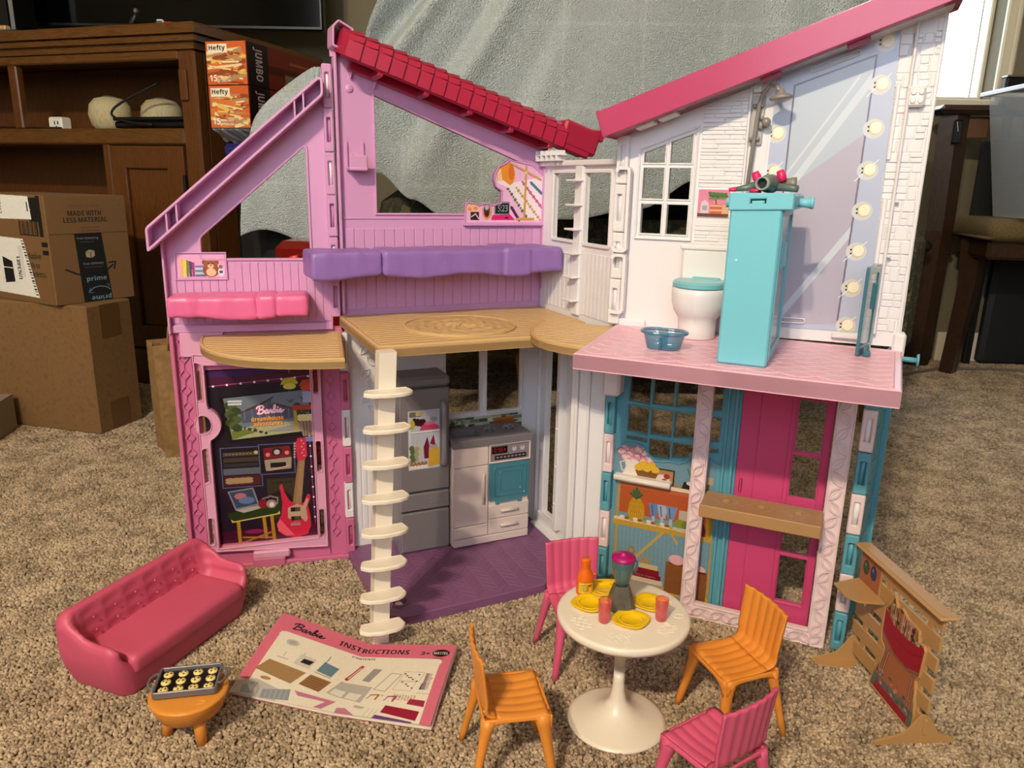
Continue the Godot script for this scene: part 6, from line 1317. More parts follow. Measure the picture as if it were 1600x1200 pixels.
	st = S(true); tube(st, [Vector3(0.0, 0.0, 0.007), Vector3(0.003, 0.06, 0.008), Vector3(0.0045, 0.082, 0.009), Vector3(0.008, 0.094, 0.012), Vector3(0.0145, 0.1, 0.017), Vector3(0.0215, 0.0985, 0.022), Vector3(0.0255, 0.091, 0.025)], 0.0021, 10); build(st, "pipe", chrome, t)
	st = S(true); lathe(st, [Vector2(0, -0.005), Vector2(0.0095, -0.005), Vector2(0.0115, -0.003), Vector2(0.009, -0.001), Vector2(0.004, 0.001), Vector2(0.0025, 0.005), Vector2(0, 0.006)], 20, Vector3(0.0265, 0.09, 0.027), Basis(Vector3.BACK, 0.12)); build(st, "head", chrome, t)
	st = S(); plate(st, [rr(-0.003, 0.044, 0.0095, 0.092, 0.002)], 0.0, 0.003, 0.0008); build(st, "backplate", plastic("plate pewter", Color(0.7, 0.68, 0.66), 0.3), t)
	for q in [[0.0, 0.082], [0.0065, 0.082], [-0.001, 0.05], [0.0055, 0.05], [0.008, 0.07], [0.0075, 0.061]]:
		st = S(true); lathe(st, [Vector2(0, 0), Vector2(0.0022, 0), Vector2(0.0022, 0.003), Vector2(0.0014, 0.005), Vector2(0, 0.0054)], 10, Vector3(q[0], q[1], 0.003), Basis(Vector3.RIGHT, PI / 2)); build(st, "bolt", chrome, t)
	st = S(true); lathe(st, [Vector2(0.002, 0), Vector2(0.002, 0.006), Vector2(0.0042, 0.006), Vector2(0.0045, 0.011), Vector2(0.003, 0.013), Vector2(0, 0.0135)], 14, Vector3(0.013, 0.066, 0.0), Basis(Vector3.RIGHT, PI / 2)); build(st, "tap", chrome, t)

# ---------------------------------------------------------------- toys on the carpet
func ground_furniture() -> void:
	sofa()
	stool_and_tray()
	booklet()
	potting_stand()
	var pk := plastic("chair pink", Color(0.84, 0.35, 0.5), 0.42)
	var og := plastic("chair orange", Color(0.88, 0.56, 0.22), 0.42)
	chair("pink fluted toy chair behind the table, facing forward", pk, 0.0772, -0.7252, 0.2665)
	chair("orange fluted toy chair right of the table, near the tan stand", og, 0.2157, -0.629, -1.2309)
	chair("orange fluted toy chair left of the table, beside the leaflet", og, 0.0045, -0.5667, 1.7697)
	chair("pink fluted toy chair in front, its back turned to the viewer", pk, 0.1691, -0.5164, -2.5487)

func chair(label: String, m: Material, x: float, z: float, yaw: float) -> void:
	var t := thing("toy_chair", label, "toy chair", Vector3(x, 0, z), yaw, "toy chairs around the white table")
	if mats.has("chair parts"):
		pass
	var w := 0.0594
	var d := 0.0519
	var hs := 0.0715
	var H := 0.1262
	var flute := func(u): return 0.0011 * absf(sin(u * PI * 6.0))
	# path of the sheet from the seat front over the bend to the top
	var seat_f := func(u, v):
		var zz: float = lerpf(d / 2 + 0.0025, -d / 2 + 0.009, v)
		var yy := hs - 0.003 * pow(clampf((0.12 - v) / 0.12, 0, 1), 2.0) - 0.0022 * sin(PI * clampf(v, 0, 1))
		var wd: float = w * (1.02 - 0.06 * v)
		return Vector3((u - 0.5) * wd, yy + (flute as Callable).call(u) - 0.0015 * sin(PI * u), zz)
	var back_f := func(u, v):
		var a := clampf(v / 0.22, 0, 1)
		var zz := -d / 2 + 0.009 - 0.011 * sin(a * PI / 2) - 0.0065 * maxf(0.0, v - 0.2)
		var yy := hs + 0.01 * (1.0 - cos(a * PI / 2)) + maxf(0.0, v - 0.22) / 0.78 * (H - hs - 0.01)
		var wd: float = w * (0.96 + 0.07 * v)
		var fl: float = (flute as Callable).call(u)
		var k := smoothstep(0.0, 0.3, v)
		return Vector3((u - 0.5) * wd, yy + fl * (1 - k), zz + fl * k - 0.004 * pow((u - 0.5) * 2.0, 2.0) * -k)
	var st := S(true); sheet(st, seat_f, 48, 14, 0.0026)
	# skirt round the seat that runs into the legs
	for s in [-1, 1]:
		var f := func(u, v): return Vector3(s * (w * (0.505 - 0.02 * u) + 0.001 * v), hs - 0.0015 - v * (0.0035 + 0.011 * pow(absf(u - 0.5) * 2.0, 5.0)), lerpf(d / 2 + 0.002, -d / 2 - 0.002, u))
		sheet(st, f, 16, 3, 0.0022)
	sheet(st, func(u, v): return Vector3((u - 0.5) * w * 1.0, hs - 0.003 - v * (0.003 + 0.012 * pow(absf(u - 0.5) * 2.0, 5.0)), d / 2 + 0.0022), 20, 3, 0.0022)
	sheet(st, func(u, v): return Vector3((0.5 - u) * w * 0.98, hs - 0.001 - v * (0.003 + 0.012 * pow(absf(u - 0.5) * 2.0, 5.0)), -d / 2 - 0.001), 20, 3, 0.0022)
	build(st, "seat", m, t)
	st = S(true); sheet(st, back_f, 48, 20, 0.0026); build(st, "backrest", m, t)
	for sx in [-1, 1]:
		for q in [[d / 2 - 0.004, d / 2 + 0.007, 1.0], [-d / 2 + 0.002, -d / 2 - 0.0125, 0.85]]:
			st = S(true)
			var p0 := Vector3(sx * (w / 2 - 0.004), hs - 0.003, q[0])
			var p1 := Vector3(sx * (w / 2 + 0.0065), 0.0, q[1])
			var pts := []
			var rad := []
			for k in 9:
				var v := k / 8.0
				pts.append(p0.lerp(p1, v)); rad.append((0.0056 * (1 - v) + 0.0031 * v + 0.0024 * pow(1 - v, 6.0)) * q[2])
			tube(st, pts, rad, 10)
			build(st, "leg", m, t)

func sofa() -> void:
	var m := plastic("sofa rose", Color(0.79, 0.33, 0.45), 0.5)
	var t := thing("toy_sofa", "rose pink toy sofa with a buttoned back on the carpet at the left", "sofa", Vector3(-0.3754, 0, -0.7317), 1.2148)
	var L := 0.098     # half length
	var hull := func(p):
		var k: float = 1.0 - 0.13 * pow(clampf(1.0 - p.y / 0.045, 0, 1), 1.6)
		var q := Vector3(p.x / k, p.y, (p.z + 0.003) / lerpf(k, 1.0, 0.3))
		var top: float = lerpf(0.084, 0.066, smoothstep(-0.03, 0.012, q.z))
		var d := rbox(Vector3(q.x, q.y + 0.03, q.z), Vector3(0, top / 2 + 0.0, 0), Vector3(L, top / 2 + 0.03, 0.043), 0.016)
		d = maxf(d, -p.y + 0.001)
		return d
	var f := func(p):
		var d: float = (hull as Callable).call(p)
		# hollow for the seat
		var bump := 0.0022 * sqrt(absf(sin(p.x * PI / 0.0264) * sin((p.y - 0.054) * PI / 0.014))) * smoothstep(0.036, 0.05, p.y) * (1.0 - smoothstep(0.076, 0.082, p.y))
		var slope: float = (p.y - 0.035) * 0.16
		var hole := rbox(p, Vector3(0, 0.09, 0.028 - slope), Vector3(L - 0.0155 + slope * 1.2, 0.055, 0.046), 0.012)
		hole = hole - bump
		d = -smin(-d, hole, 0.007)
		return d
	var st := S(true)
	nets(st, f, Vector3(-0.108, -0.004, -0.054), Vector3(0.108, 0.096, 0.054), 0.0026)
	build(st, "body", m, t)
	st = S(true)
	nets(st, func(p): return rbox(p, Vector3(0, 0.034, 0.007), Vector3(L - 0.0185, 0.0105, 0.035), 0.007) - 0.001 * sin(clampf((p.x / L + 1) / 2, 0, 1) * PI), Vector3(-0.092, 0.018, -0.04), Vector3(0.092, 0.052, 0.052), 0.0024)
	build(st, "seat_cushion", m, t)
	for i in 6:
		for j in 2:
			st = S(true); lathe(st, [Vector2(0, -0.001), Vector2(0.0016, 0), Vector2(0.0012, 0.0009), Vector2(0, 0.0011)], 10, Vector3(-0.0792 + (i + 0.5) * 0.0264, 0.054 + j * 0.014, -0.0195 - j * 0.002), Basis(Vector3.RIGHT, 1.4)); build(st, "button", m, t)

func stool_and_tray() -> void:
	var og := plastic("stool orange", Color(0.86, 0.56, 0.22), 0.42)
	var t := thing("toy_side_table", "round orange toy side table on three legs under the muffin tray", "side table", Vector3(-0.291, 0, -0.5975), 0.3)
	var st := S(true); lathe(st, [Vector2(0, 0.026), Vector2(0.027, 0.026), Vector2(0.0285, 0.027), Vector2(0.0345, 0.043), Vector2(0.0345, 0.044), Vector2(0.0335, 0.0452), Vector2(0.03, 0.0455), Vector2(0.0, 0.0455)], 48); build(st, "top", og, t)
	st = S(); border(st, ell(0.012, -0.022, 0.005, 0.0022, 12), 0.0008, 0.0453, 0.0461, 0.0002); var rg := build(st, "grip_ring", og, t); rg.rotation.x = -PI / 2
	for k in 3:
		var a := 0.45 + TAU * k / 3
		st = S(true); tube(st, [Vector3(sin(a) * 0.019, 0.028, cos(a) * 0.019), Vector3(sin(a) * 0.0225, 0.0, cos(a) * 0.0225)], [0.0062, 0.0042], 10); build(st, "leg", og, t)
	var yaw := 0.2
	t = thing("muffin_tray", "dark grey toy baking tray with two handles on the orange side table", "baking tray", Vector3(-0.2935, 0.0465, -0.604), yaw)
	var gm := plastic("tray grey", Color(0.4, 0.39, 0.41), 0.35)
	st = S(); plate(st, [rr(-0.0265, -0.018, 0.0265, 0.018, 0.003)], 0.0, 0.003, 0.0008); border(st, rr(-0.028, -0.0195, 0.028, 0.0195, 0.003), 0.0022, 0.001, 0.0072, 0.0007); var pan := build(st, "pan", gm, t); pan.rotation.x = -PI / 2
	st = S(); plate(st, [rr(-0.0255, -0.017, 0.0255, 0.017, 0.002)], 0.003, 0.0036); var base := build(st, "liner", mat("tray dark", Color(0.045, 0.04, 0.04), 0.3), t); base.rotation.x = -PI / 2
	for s in [-1, 1]:
		st = S(true)
		var pts := []
		for k in 13: pts.append(Vector3(s * (0.0275 + 0.0065 * sin(PI * k / 12)), 0.006, 0.011 * cos(PI * k / 12)))
		tube(st, pts, 0.0013, 8); build(st, "handle", gm, t)
	for k in 3:
		st = S(true); lathe(st, [Vector2(0, -0.002), Vector2(0.0045, -0.001), Vector2(0.005, 0.002), Vector2(0, 0.002)], 14, Vector3(-0.016 + k * 0.016, 0.001, 0.0145)); build(st, "cup_underside", gm, t)
	var rows := ["back", "middle", "front"]
	var nth := ["first from the left", "second from the left", "third from the left", "rightmost"]
	for j in 3:
		for i in 4:
			var p := t.transform * Vector3(-0.0195 + i * 0.013, 0.0036, -0.0112 + j * 0.0112)
			var c := thing("toy_muffin", "pale yellow toy muffin in the %s row of the grey tray, %s" % [rows[j], nth[i]], "muffin", p, yaw + i * 0.7 + j, "muffins in the grey tray")
			st = S(true); lathe(st, [Vector2(0.0044, 0), Vector2(0.0045, 0.0008), Vector2(0.0032, 0.0016), Vector2(0, 0.0019)], 16); build(st, "cake", plastic("muffin cream", Color(0.93, 0.84, 0.55)), c)
			st = S(true)
			for q in 3: lathe(st, [Vector2(0.0011, 0.0012), Vector2(0.0009, 0.0019), Vector2(0, 0.0021)], 8, Vector3(cos(q * 2.1) * 0.0021, 0, sin(q * 2.1) * 0.0021))
			build(st, "chip", mat("chip brown", Color(0.22, 0.12, 0.05), 0.4), c)

func booklet() -> void:
	var im := img(1024, 660, Color(0.9, 0.87, 0.8))
	var pink := Color(0.83, 0.42, 0.52)
	irect(im, 0, 0, 1024, 150, pink); irect(im, 0, 0, 58, 560, pink); irect(im, 968, 0, 56, 660, pink); iell(im, 90, 172, 36, 30, Color(0.9, 0.87, 0.8)); iell(im, 940, 172, 36, 30, Color(0.9, 0.87, 0.8)); irect(im, 58, 168, 910, 20, Color(0.9, 0.87, 0.8)); irect(im, 90, 142, 850, 30, Color(0.9, 0.87, 0.8))
	iscript(im, 96, 44, 62, 9, Color(0.05, 0.04, 0.06))
	itext(im, "INSTRUCTIONS", 372, 60, 46, Color(0.07, 0.05, 0.07), 400)
	itext(im, "CONTENTS", 470, 156, 17, Color(0.07, 0.05, 0.07), 130)
	itext(im, "3+", 838, 72, 34, Color(0.07, 0.05, 0.07), 54)
	iell(im, 952, 84, 48, 36, Color(0.05, 0.04, 0.05)); itext(im, "MATTEL", 912, 72, 24, Color(0.92, 0.88, 0.82), 80); itext(im, "FXG57", 918, 128, 11, Color(0.1, 0.06, 0.08), 62)
	var g := Color(0.66, 0.64, 0.6)
	iell(im, 150, 215, 36, 26, Color(0.74, 0.72, 0.68)); iell(im, 150, 215, 22, 15, Color(0.66, 0.64, 0.6)); istroke(im, V([148, 300, 148, 340]), 5, g); istroke(im, V([120, 350, 178, 352]), 6, g)
	ipoly(im, V([226, 280, 316, 290, 306, 380, 214, 368]), Color(0.8, 0.78, 0.74)); ipoly(im, V([252, 310, 310, 312, 296, 350, 244, 346]), Color(0.09, 0.11, 0.16)); irect(im, 240, 260, 4, 26, g)
	ipoly(im, V([360, 286, 446, 306, 430, 392, 344, 374]), Color(0.38, 0.5, 0.56)); istroke(im, V([372, 230, 366, 296]), 4, Color(0.2, 0.3, 0.34)); istroke(im, V([340, 386, 430, 402]), 4, Color(0.25, 0.2, 0.2))
	istroke(im, V([552, 244, 508, 372]), 22, Color(0.66, 0.1, 0.2)); istroke(im, V([550, 256, 512, 362]), 7, Color(0.9, 0.87, 0.8)); ipoly(im, V([622, 256, 670, 260, 632, 384, 590, 372]), Color(0.58, 0.57, 0.56))
	ipoly(im, V([92, 386, 304, 412, 262, 520, 50, 474]), Color(0.62, 0.49, 0.33)); ipoly(im, V([330, 414, 446, 430, 414, 530, 300, 506]), Color(0.55, 0.4, 0.24))
	for k in 5: istroke(im, V([330 - k * 5, 432 + k * 18, 430 - k * 5, 448 + k * 18]), 3, Color(0.36, 0.24, 0.14))
	ipoly(im, V([490, 400, 664, 424, 640, 560, 450, 520]), Color(0.7, 0.68, 0.66)); ipoly(im, V([480, 470, 540, 480, 530, 530, 464, 514]), Color(0.87, 0.85, 0.8)); ipoly(im, V([560, 484, 630, 494, 614, 548, 548, 534]), Color(0.87, 0.85, 0.8))
	for q in [[726, 296], [726, 296]]: istroke(im, V([730, 290, 786, 296, 736, 450, 676, 440, 730, 290]), 6, g)
	for q in [[800, 270, 906, 350], [786, 356, 880, 430]]: istroke(im, V([q[0], q[1], q[2], q[1], q[2] - 14, q[3], q[0] - 14, q[3], q[0], q[1]]), 2, Color(0.6, 0.52, 0.45))
	for k in 11: iell(im, 806 + (k * 37 % 86), 290 + (k * 29 % 130), 6, 5, [Color(0.1, 0.1, 0.12), Color(0.6, 0.15, 0.2), Color(0.2, 0.3, 0.32)][k % 3])
	ipoly(im, V([918, 276, 944, 276, 944, 290, 918, 290]), Color(0.15, 0.3, 0.28)); iell(im, 940, 318, 20, 10, Color(0.7, 0.6, 0.4)); ipoly(im, V([912, 360, 950, 358, 944, 410, 906, 414]), Color(0.15, 0.32, 0.3))
	irect(im, 900, 440, 70, 4, g)
	for k in 30: irect(im, 862 + (k % 5) * 18, 276 + (k / 5) * 22, 17, 21, [Color(0.25, 0.2, 0.3), Color(0.6, 0.45, 0.5), Color(0.35, 0.35, 0.4), Color(0.75, 0.7, 0.68), Color(0.45, 0.3, 0.25)][(k * 7) % 5]) if k % 5 > 2 else null
	for k in 40: irect(im, 790 + (k % 8) * 15, 464 + (k / 8) * 9, 10, 6, [Color(0.72, 0.5, 0.5), Color(0.6, 0.55, 0.4), Color(0.8, 0.7, 0.66)][k % 3])
	for k in 2: istroke(im, V([676 + k * 90, 488, 716 + k * 90, 480, 706 + k * 90, 520]), 9, [Color(0.68, 0.36, 0.12), Color(0.56, 0.16, 0.34)][k]); istroke(im, V([676 + k * 90, 488, 662 + k * 90, 520]), 5, [Color(0.68, 0.36, 0.12), Color(0.56, 0.16, 0.34)][k]); itext(im, "x2", 726 + k * 90, 478, 9, Color(0.3, 0.25, 0.25))
	iell(im, 880, 520, 0.1, 0.1, g)
	ipoly(im, V([880, 490, 960, 494, 962, 540, 872, 530]), Color(0.6, 0.15, 0.26)); ipoly(im, V([772, 556, 950, 574, 944, 640, 760, 612]), Color(0.58, 0.06, 0.2)); ipoly(im, V([740, 634, 930, 650, 930, 660, 730, 660]), Color(0.4, 0.24, 0.5))
	ipoly(im, V([300, 560, 520, 572, 470, 650, 430, 648, 470, 592, 330, 592]), Color(0.75, 0.46, 0.58)); ipoly(im, V([540, 620, 580, 614, 640, 660, 540, 660]), Color(0.75, 0.46, 0.58)); ipoly(im, V([620, 580, 676, 588, 664, 606, 616, 600]), Color(0.7, 0.68, 0.66))
	for k in 3: istroke(im, V([700 + k * 22, 590, 686 + k * 22, 656]), 2, g)
	iell(im, 130, 522, 28, 12, Color(0.7, 0.52, 0.3)); ipoly(im, V([0, 580, 90, 540, 240, 580, 240, 660, 0, 660]), Color(0.72, 0.71, 0.69)); ipoly(im, V([150, 600, 280, 560, 300, 640, 160, 660]), Color(0.55, 0.57, 0.6)); ipoly(im, V([40, 600, 110, 560, 110, 640, 50, 650]), Color(0.6, 0.6, 0.6))
	for k in 5: istroke(im, V([170 + k * 24, 598 - k * 6, 180 + k * 24, 652]), 2, Color(0.75, 0.76, 0.78))
	var t := thing("instruction_leaflet", "folded pink and white printed instruction leaflet lying on the carpet", "leaflet")
	var TL := Vector3(-0.2566, 0.02, -0.7693)
	var TM := Vector3(-0.153, 0.002, -0.7385)
	var TR := Vector3(-0.0539, 0.015, -0.7205)
	var BL := Vector3(-0.2755, 0.006, -0.648)
	var BM := Vector3(-0.17, 0.006, -0.621)
	var BR := Vector3(-0.0703, 0.006, -0.604)
	var f := func(u, v, lift):
		var a: Vector3
		var b: Vector3
		if u < 0.5:
			a = BL.lerp(BM, u * 2); b = TL.lerp(TM, u * 2)
		else:
			a = BM.lerp(BR, u * 2 - 1); b = TM.lerp(TR, u * 2 - 1)
		var p := a.lerp(b, v)
		p.y += lift + 0.0025 * sin(PI * v) * absf(u - 0.5) * 2
		return p
	var st := S(true); sheet(st, func(u, v): return f.call(u, v, 0.0), 40, 16); build(st, "cover", print_mat("leaflet print", im, 0.55), t)
	st = S(true); sheet(st, func(u, v): return f.call(u, v, -0.0014 - 0.002 * u * (1 - v)) + Vector3(0.0008, 0, 0.0006), 24, 8, 0.0004); build(st, "page", mat("page white", Color(0.82, 0.79, 0.72), 0.7), t)
	st = S(true); sheet(st, func(u, v): return f.call(u, v, -0.0026 - 0.001 * u) + Vector3(0.0016, 0, 0.001), 24, 8, 0.0004); build(st, "page", mat("page pink", Color(0.75, 0.45, 0.52), 0.7), t)

func potting_stand() -> void:
	var tan := plastic("stand tan", Color(0.72, 0.56, 0.36), 0.4)
	var t := thing("toy_potting_stand", "tan slatted toy garden stand with a printed cart panel at the right", "toy stand", Vector3(0.3815, 0.0003, -0.714), -1.4917)
	var rows := [[0.1195, 0.1345], [0.0985, 0.1135], [0.0775, 0.092], [0.0555, 0.07], [0.034, 0.0485], [0.0115, 0.0275]]
	for r in rows:
		var st := S(); plate(st, [rnd(V([-0.021, r[0], 0.116, r[0], 0.116, r[1], -0.021, r[1]]), 0.001, 2)], -0.0012, 0.0012, 0.0004); build(st, "slat", tan, t)
	for x in [-0.004, 0.026, 0.094]:
		var st := S(); box(st, Vector3(x, 0.01, -0.002), Vector3(x + 0.008, 0.13, 0.0006), 0.0005); build(st, "post", tan, t)
	var st := S(); box(st, Vector3(-0.027, 0.134, -0.009), Vector3(0.122, 0.1375, 0.009), 0.0014); build(st, "top_ledge", tan, t)
	st = S(); box(st, Vector3(-0.024, 0.1375, 0.001), Vector3(0.119, 0.1382, 0.006), 0.0003); build(st, "ledge_bead", tan, t)
	st = S(); plate(st, [rr(-0.0215, 0.096, 0.017, 0.134, 0.001)], 0.001, 0.0018); build(st, "lantern_board", tan, t)
	st = S(); plate(st, [rnd(V([-0.022, 0.0, 0.031, 0.0, 0.026, 0.026, 0.014, 0.035, -0.012, 0.034]), 0.003)], -0.0008, 0.0012, 0.0004); var sh := build(st, "side_shelf", tan, t); sh.transform = Transform3D(Basis(Vector3(1, 0, 0), Vector3(0, 0, 1), Vector3(0, -1, 0)), Vector3(0, 0.097, 0.001))
	var im := img(220, 200, Color(0.66, 0.4, 0.27))
	for k in 40: irect(im, rng.randf() * 220, rng.randf() * 200, 60, 2, Color(0.58, 0.34, 0.22))
	for k in 2:
		istroke(im, V([64 + k * 84, 20, 64 + k * 84, 50]), 5, Color(0.25, 0.2, 0.18)); iell(im, 64 + k * 84, 96, 34, 46, Color(0.2, 0.18, 0.16)); iell(im, 64 + k * 84, 96, 28, 40, [Color(0.25, 0.32, 0.2), Color(0.16, 0.22, 0.45)][k]); iell(im, 54 + k * 84, 80, 9, 12, [Color(0.5, 0.55, 0.4), Color(0.45, 0.52, 0.7)][k])
	st = S(); quv(st, Vector3(-0.021, 0.098, 0.0021), Vector3(0.0155, 0.098, 0.0021), Vector3(0.0155, 0.133, 0.0021), Vector3(-0.021, 0.133, 0.0021)); build(st, "lantern_print", print_mat("lantern print", im), t)
	# the cart panel, cut to its outline
	var O := V([0.027, 0.004, 0.1, 0.003, 0.1, 0.02, 0.094, 0.055, 0.0985, 0.062, 0.1005, 0.09, 0.098, 0.093, 0.09, 0.092, 0.088, 0.103, 0.07, 0.104, 0.06, 0.109, 0.052, 0.105, 0.046, 0.115, 0.041, 0.103, 0.034, 0.094, 0.034, 0.07, 0.036, 0.06, 0.043, 0.055, 0.04, 0.04, 0.03, 0.018])
	st = S(); plate(st, [O], 0.001, 0.0026, 0.0004); var cp := build(st, "cart_panel", tan, t)
	var W := 380.0
	var Hh := 560.0
	var U := func(x): return (x - 0.026) / 0.076 * W
	var Y := func(y): return (0.117 - y) / 0.115 * Hh
	im = img(int(W), int(Hh), Color(0.66, 0.4, 0.26))
	for k in 50: irect(im, rng.randf() * W, rng.randf() * Hh, 50, 2, Color(0.6, 0.35, 0.22))
	for k in 60: iell(im, U.call(rng.randf_range(0.036, 0.098)), Y.call(rng.randf_range(0.088, 0.112)), 13, 10, [Color(0.75, 0.62, 0.62), Color(0.3, 0.32, 0.14), Color(0.25, 0.12, 0.12), Color(0.62, 0.5, 0.2), Color(0.7, 0.66, 0.68)][k % 5])
	for k in 14: istroke(im, PackedVector2Array([Vector2(U.call(0.038 + k * 0.0042), Y.call(0.085)), Vector2(U.call(0.036 + k * 0.0046), Y.call(0.106 - (k % 3) * 0.004))]), 8, [Color(0.72, 0.62, 0.62), Color(0.2, 0.14, 0.12), Color(0.4, 0.42, 0.18)][k % 3])
	var PP := func(a):
		var L := PackedVector2Array()
		for i in range(0, a.size(), 2): L.append(Vector2(U.call(a[i]), Y.call(a[i + 1])))
		return L
	ipoly(im, PP.call([0.033, 0.097, 0.05, 0.086, 0.072, 0.085, 0.09, 0.088, 0.102, 0.094, 0.1, 0.066, 0.08, 0.058, 0.058, 0.059, 0.034, 0.072]), Color(0.62, 0.05, 0.18)); istroke(im, PP.call([0.034, 0.086, 0.058, 0.075, 0.082, 0.075, 0.101, 0.084]), 4, Color(0.45, 0.02, 0.12)); istroke(im, PP.call([0.034, 0.07, 0.058, 0.0575, 0.082, 0.0565, 0.1, 0.064]), 14, Color(0.48, 0.36, 0.3))
	for q in [[0.044, 0.055, 0.034, 0.012], [0.05, 0.056, 0.041, 0.013], [0.09, 0.055, 0.088, 0.008], [0.096, 0.056, 0.096, 0.006]]: istroke(im, PP.call(q), 15, Color(0.2, 0.1, 0.1)); istroke(im, PP.call(q), 7, Color(0.75, 0.62, 0.58))
	ipoly(im, PP.call([0.03, 0.022, 0.1, 0.022, 0.1, 0.003, 0.027, 0.003]), Color(0.36, 0.4, 0.4))
	for k in 46: iell(im, U.call(rng.randf_range(0.03, 0.1)), Y.call(rng.randf_range(0.014, 0.03)), 11, 9, [Color(0.62, 0.36, 0.3), Color(0.72, 0.56, 0.5), Color(0.3, 0.32, 0.22), Color(0.4, 0.44, 0.42)][k % 4])
	ipoly(im, PP.call([0.036, 0.014, 0.092, 0.012, 0.09, 0.003, 0.034, 0.004]), Color(0.6, 0.04, 0.17))
	st = S()
	var T := Geometry2D.triangulate_polygon(offset(ccw(O), 0.0006))
	var OO := offset(ccw(O), 0.0006)
	for i in range(0, T.size(), 3):
		var q := [OO[T[i]], OO[T[i + 1]], OO[T[i + 2]]]
		if (q[1] - q[0]).cross(q[2] - q[0]) > 0: q.reverse()
		for p in q:
			st.set_uv(Vector2(U.call(p.x) / W, Y.call(p.y) / Hh)); st.add_vertex(Vector3(p.x, p.y, 0.0029))
	build(st, "cart_print", print_mat("cart print", im), cp)
	st = S(); border(st, O, -0.0012, 0.0, 0.0036, 0.0004); build(st, "panel_rim", tan, cp)
	# the two feet
	for x in [-0.016, 0.112]:
		var L := rnd(V([-0.034, 0.0, 0.046, 0.0, 0.046, 0.004, 0.036, 0.0065, 0.018, 0.011, 0.008, 0.024, 0.003, 0.031, -0.003, 0.031, -0.008, 0.024, -0.016, 0.011, -0.03, 0.006]), 0.0025)
		st = S(); plate(st, [L], -0.0012, 0.0012, 0.0004); var ft := build(st, "foot", tan, t); ft.transform = Transform3D(Basis(Vector3.UP, -PI / 2), Vector3(x, 0, 0))
		st = S(); plate(st, [rnd(V([-0.03, 0.0, 0.044, 0.0, 0.04, 0.009 if x < 0 else -0.006, 0.01, 0.016 if x < 0 else -0.012, -0.006, 0.007 if x < 0 else -0.004]), 0.003)], 0.0, 0.0016, 0.0003); var fp := build(st, "foot_plate", tan, ft); fp.rotation.x = -PI / 2

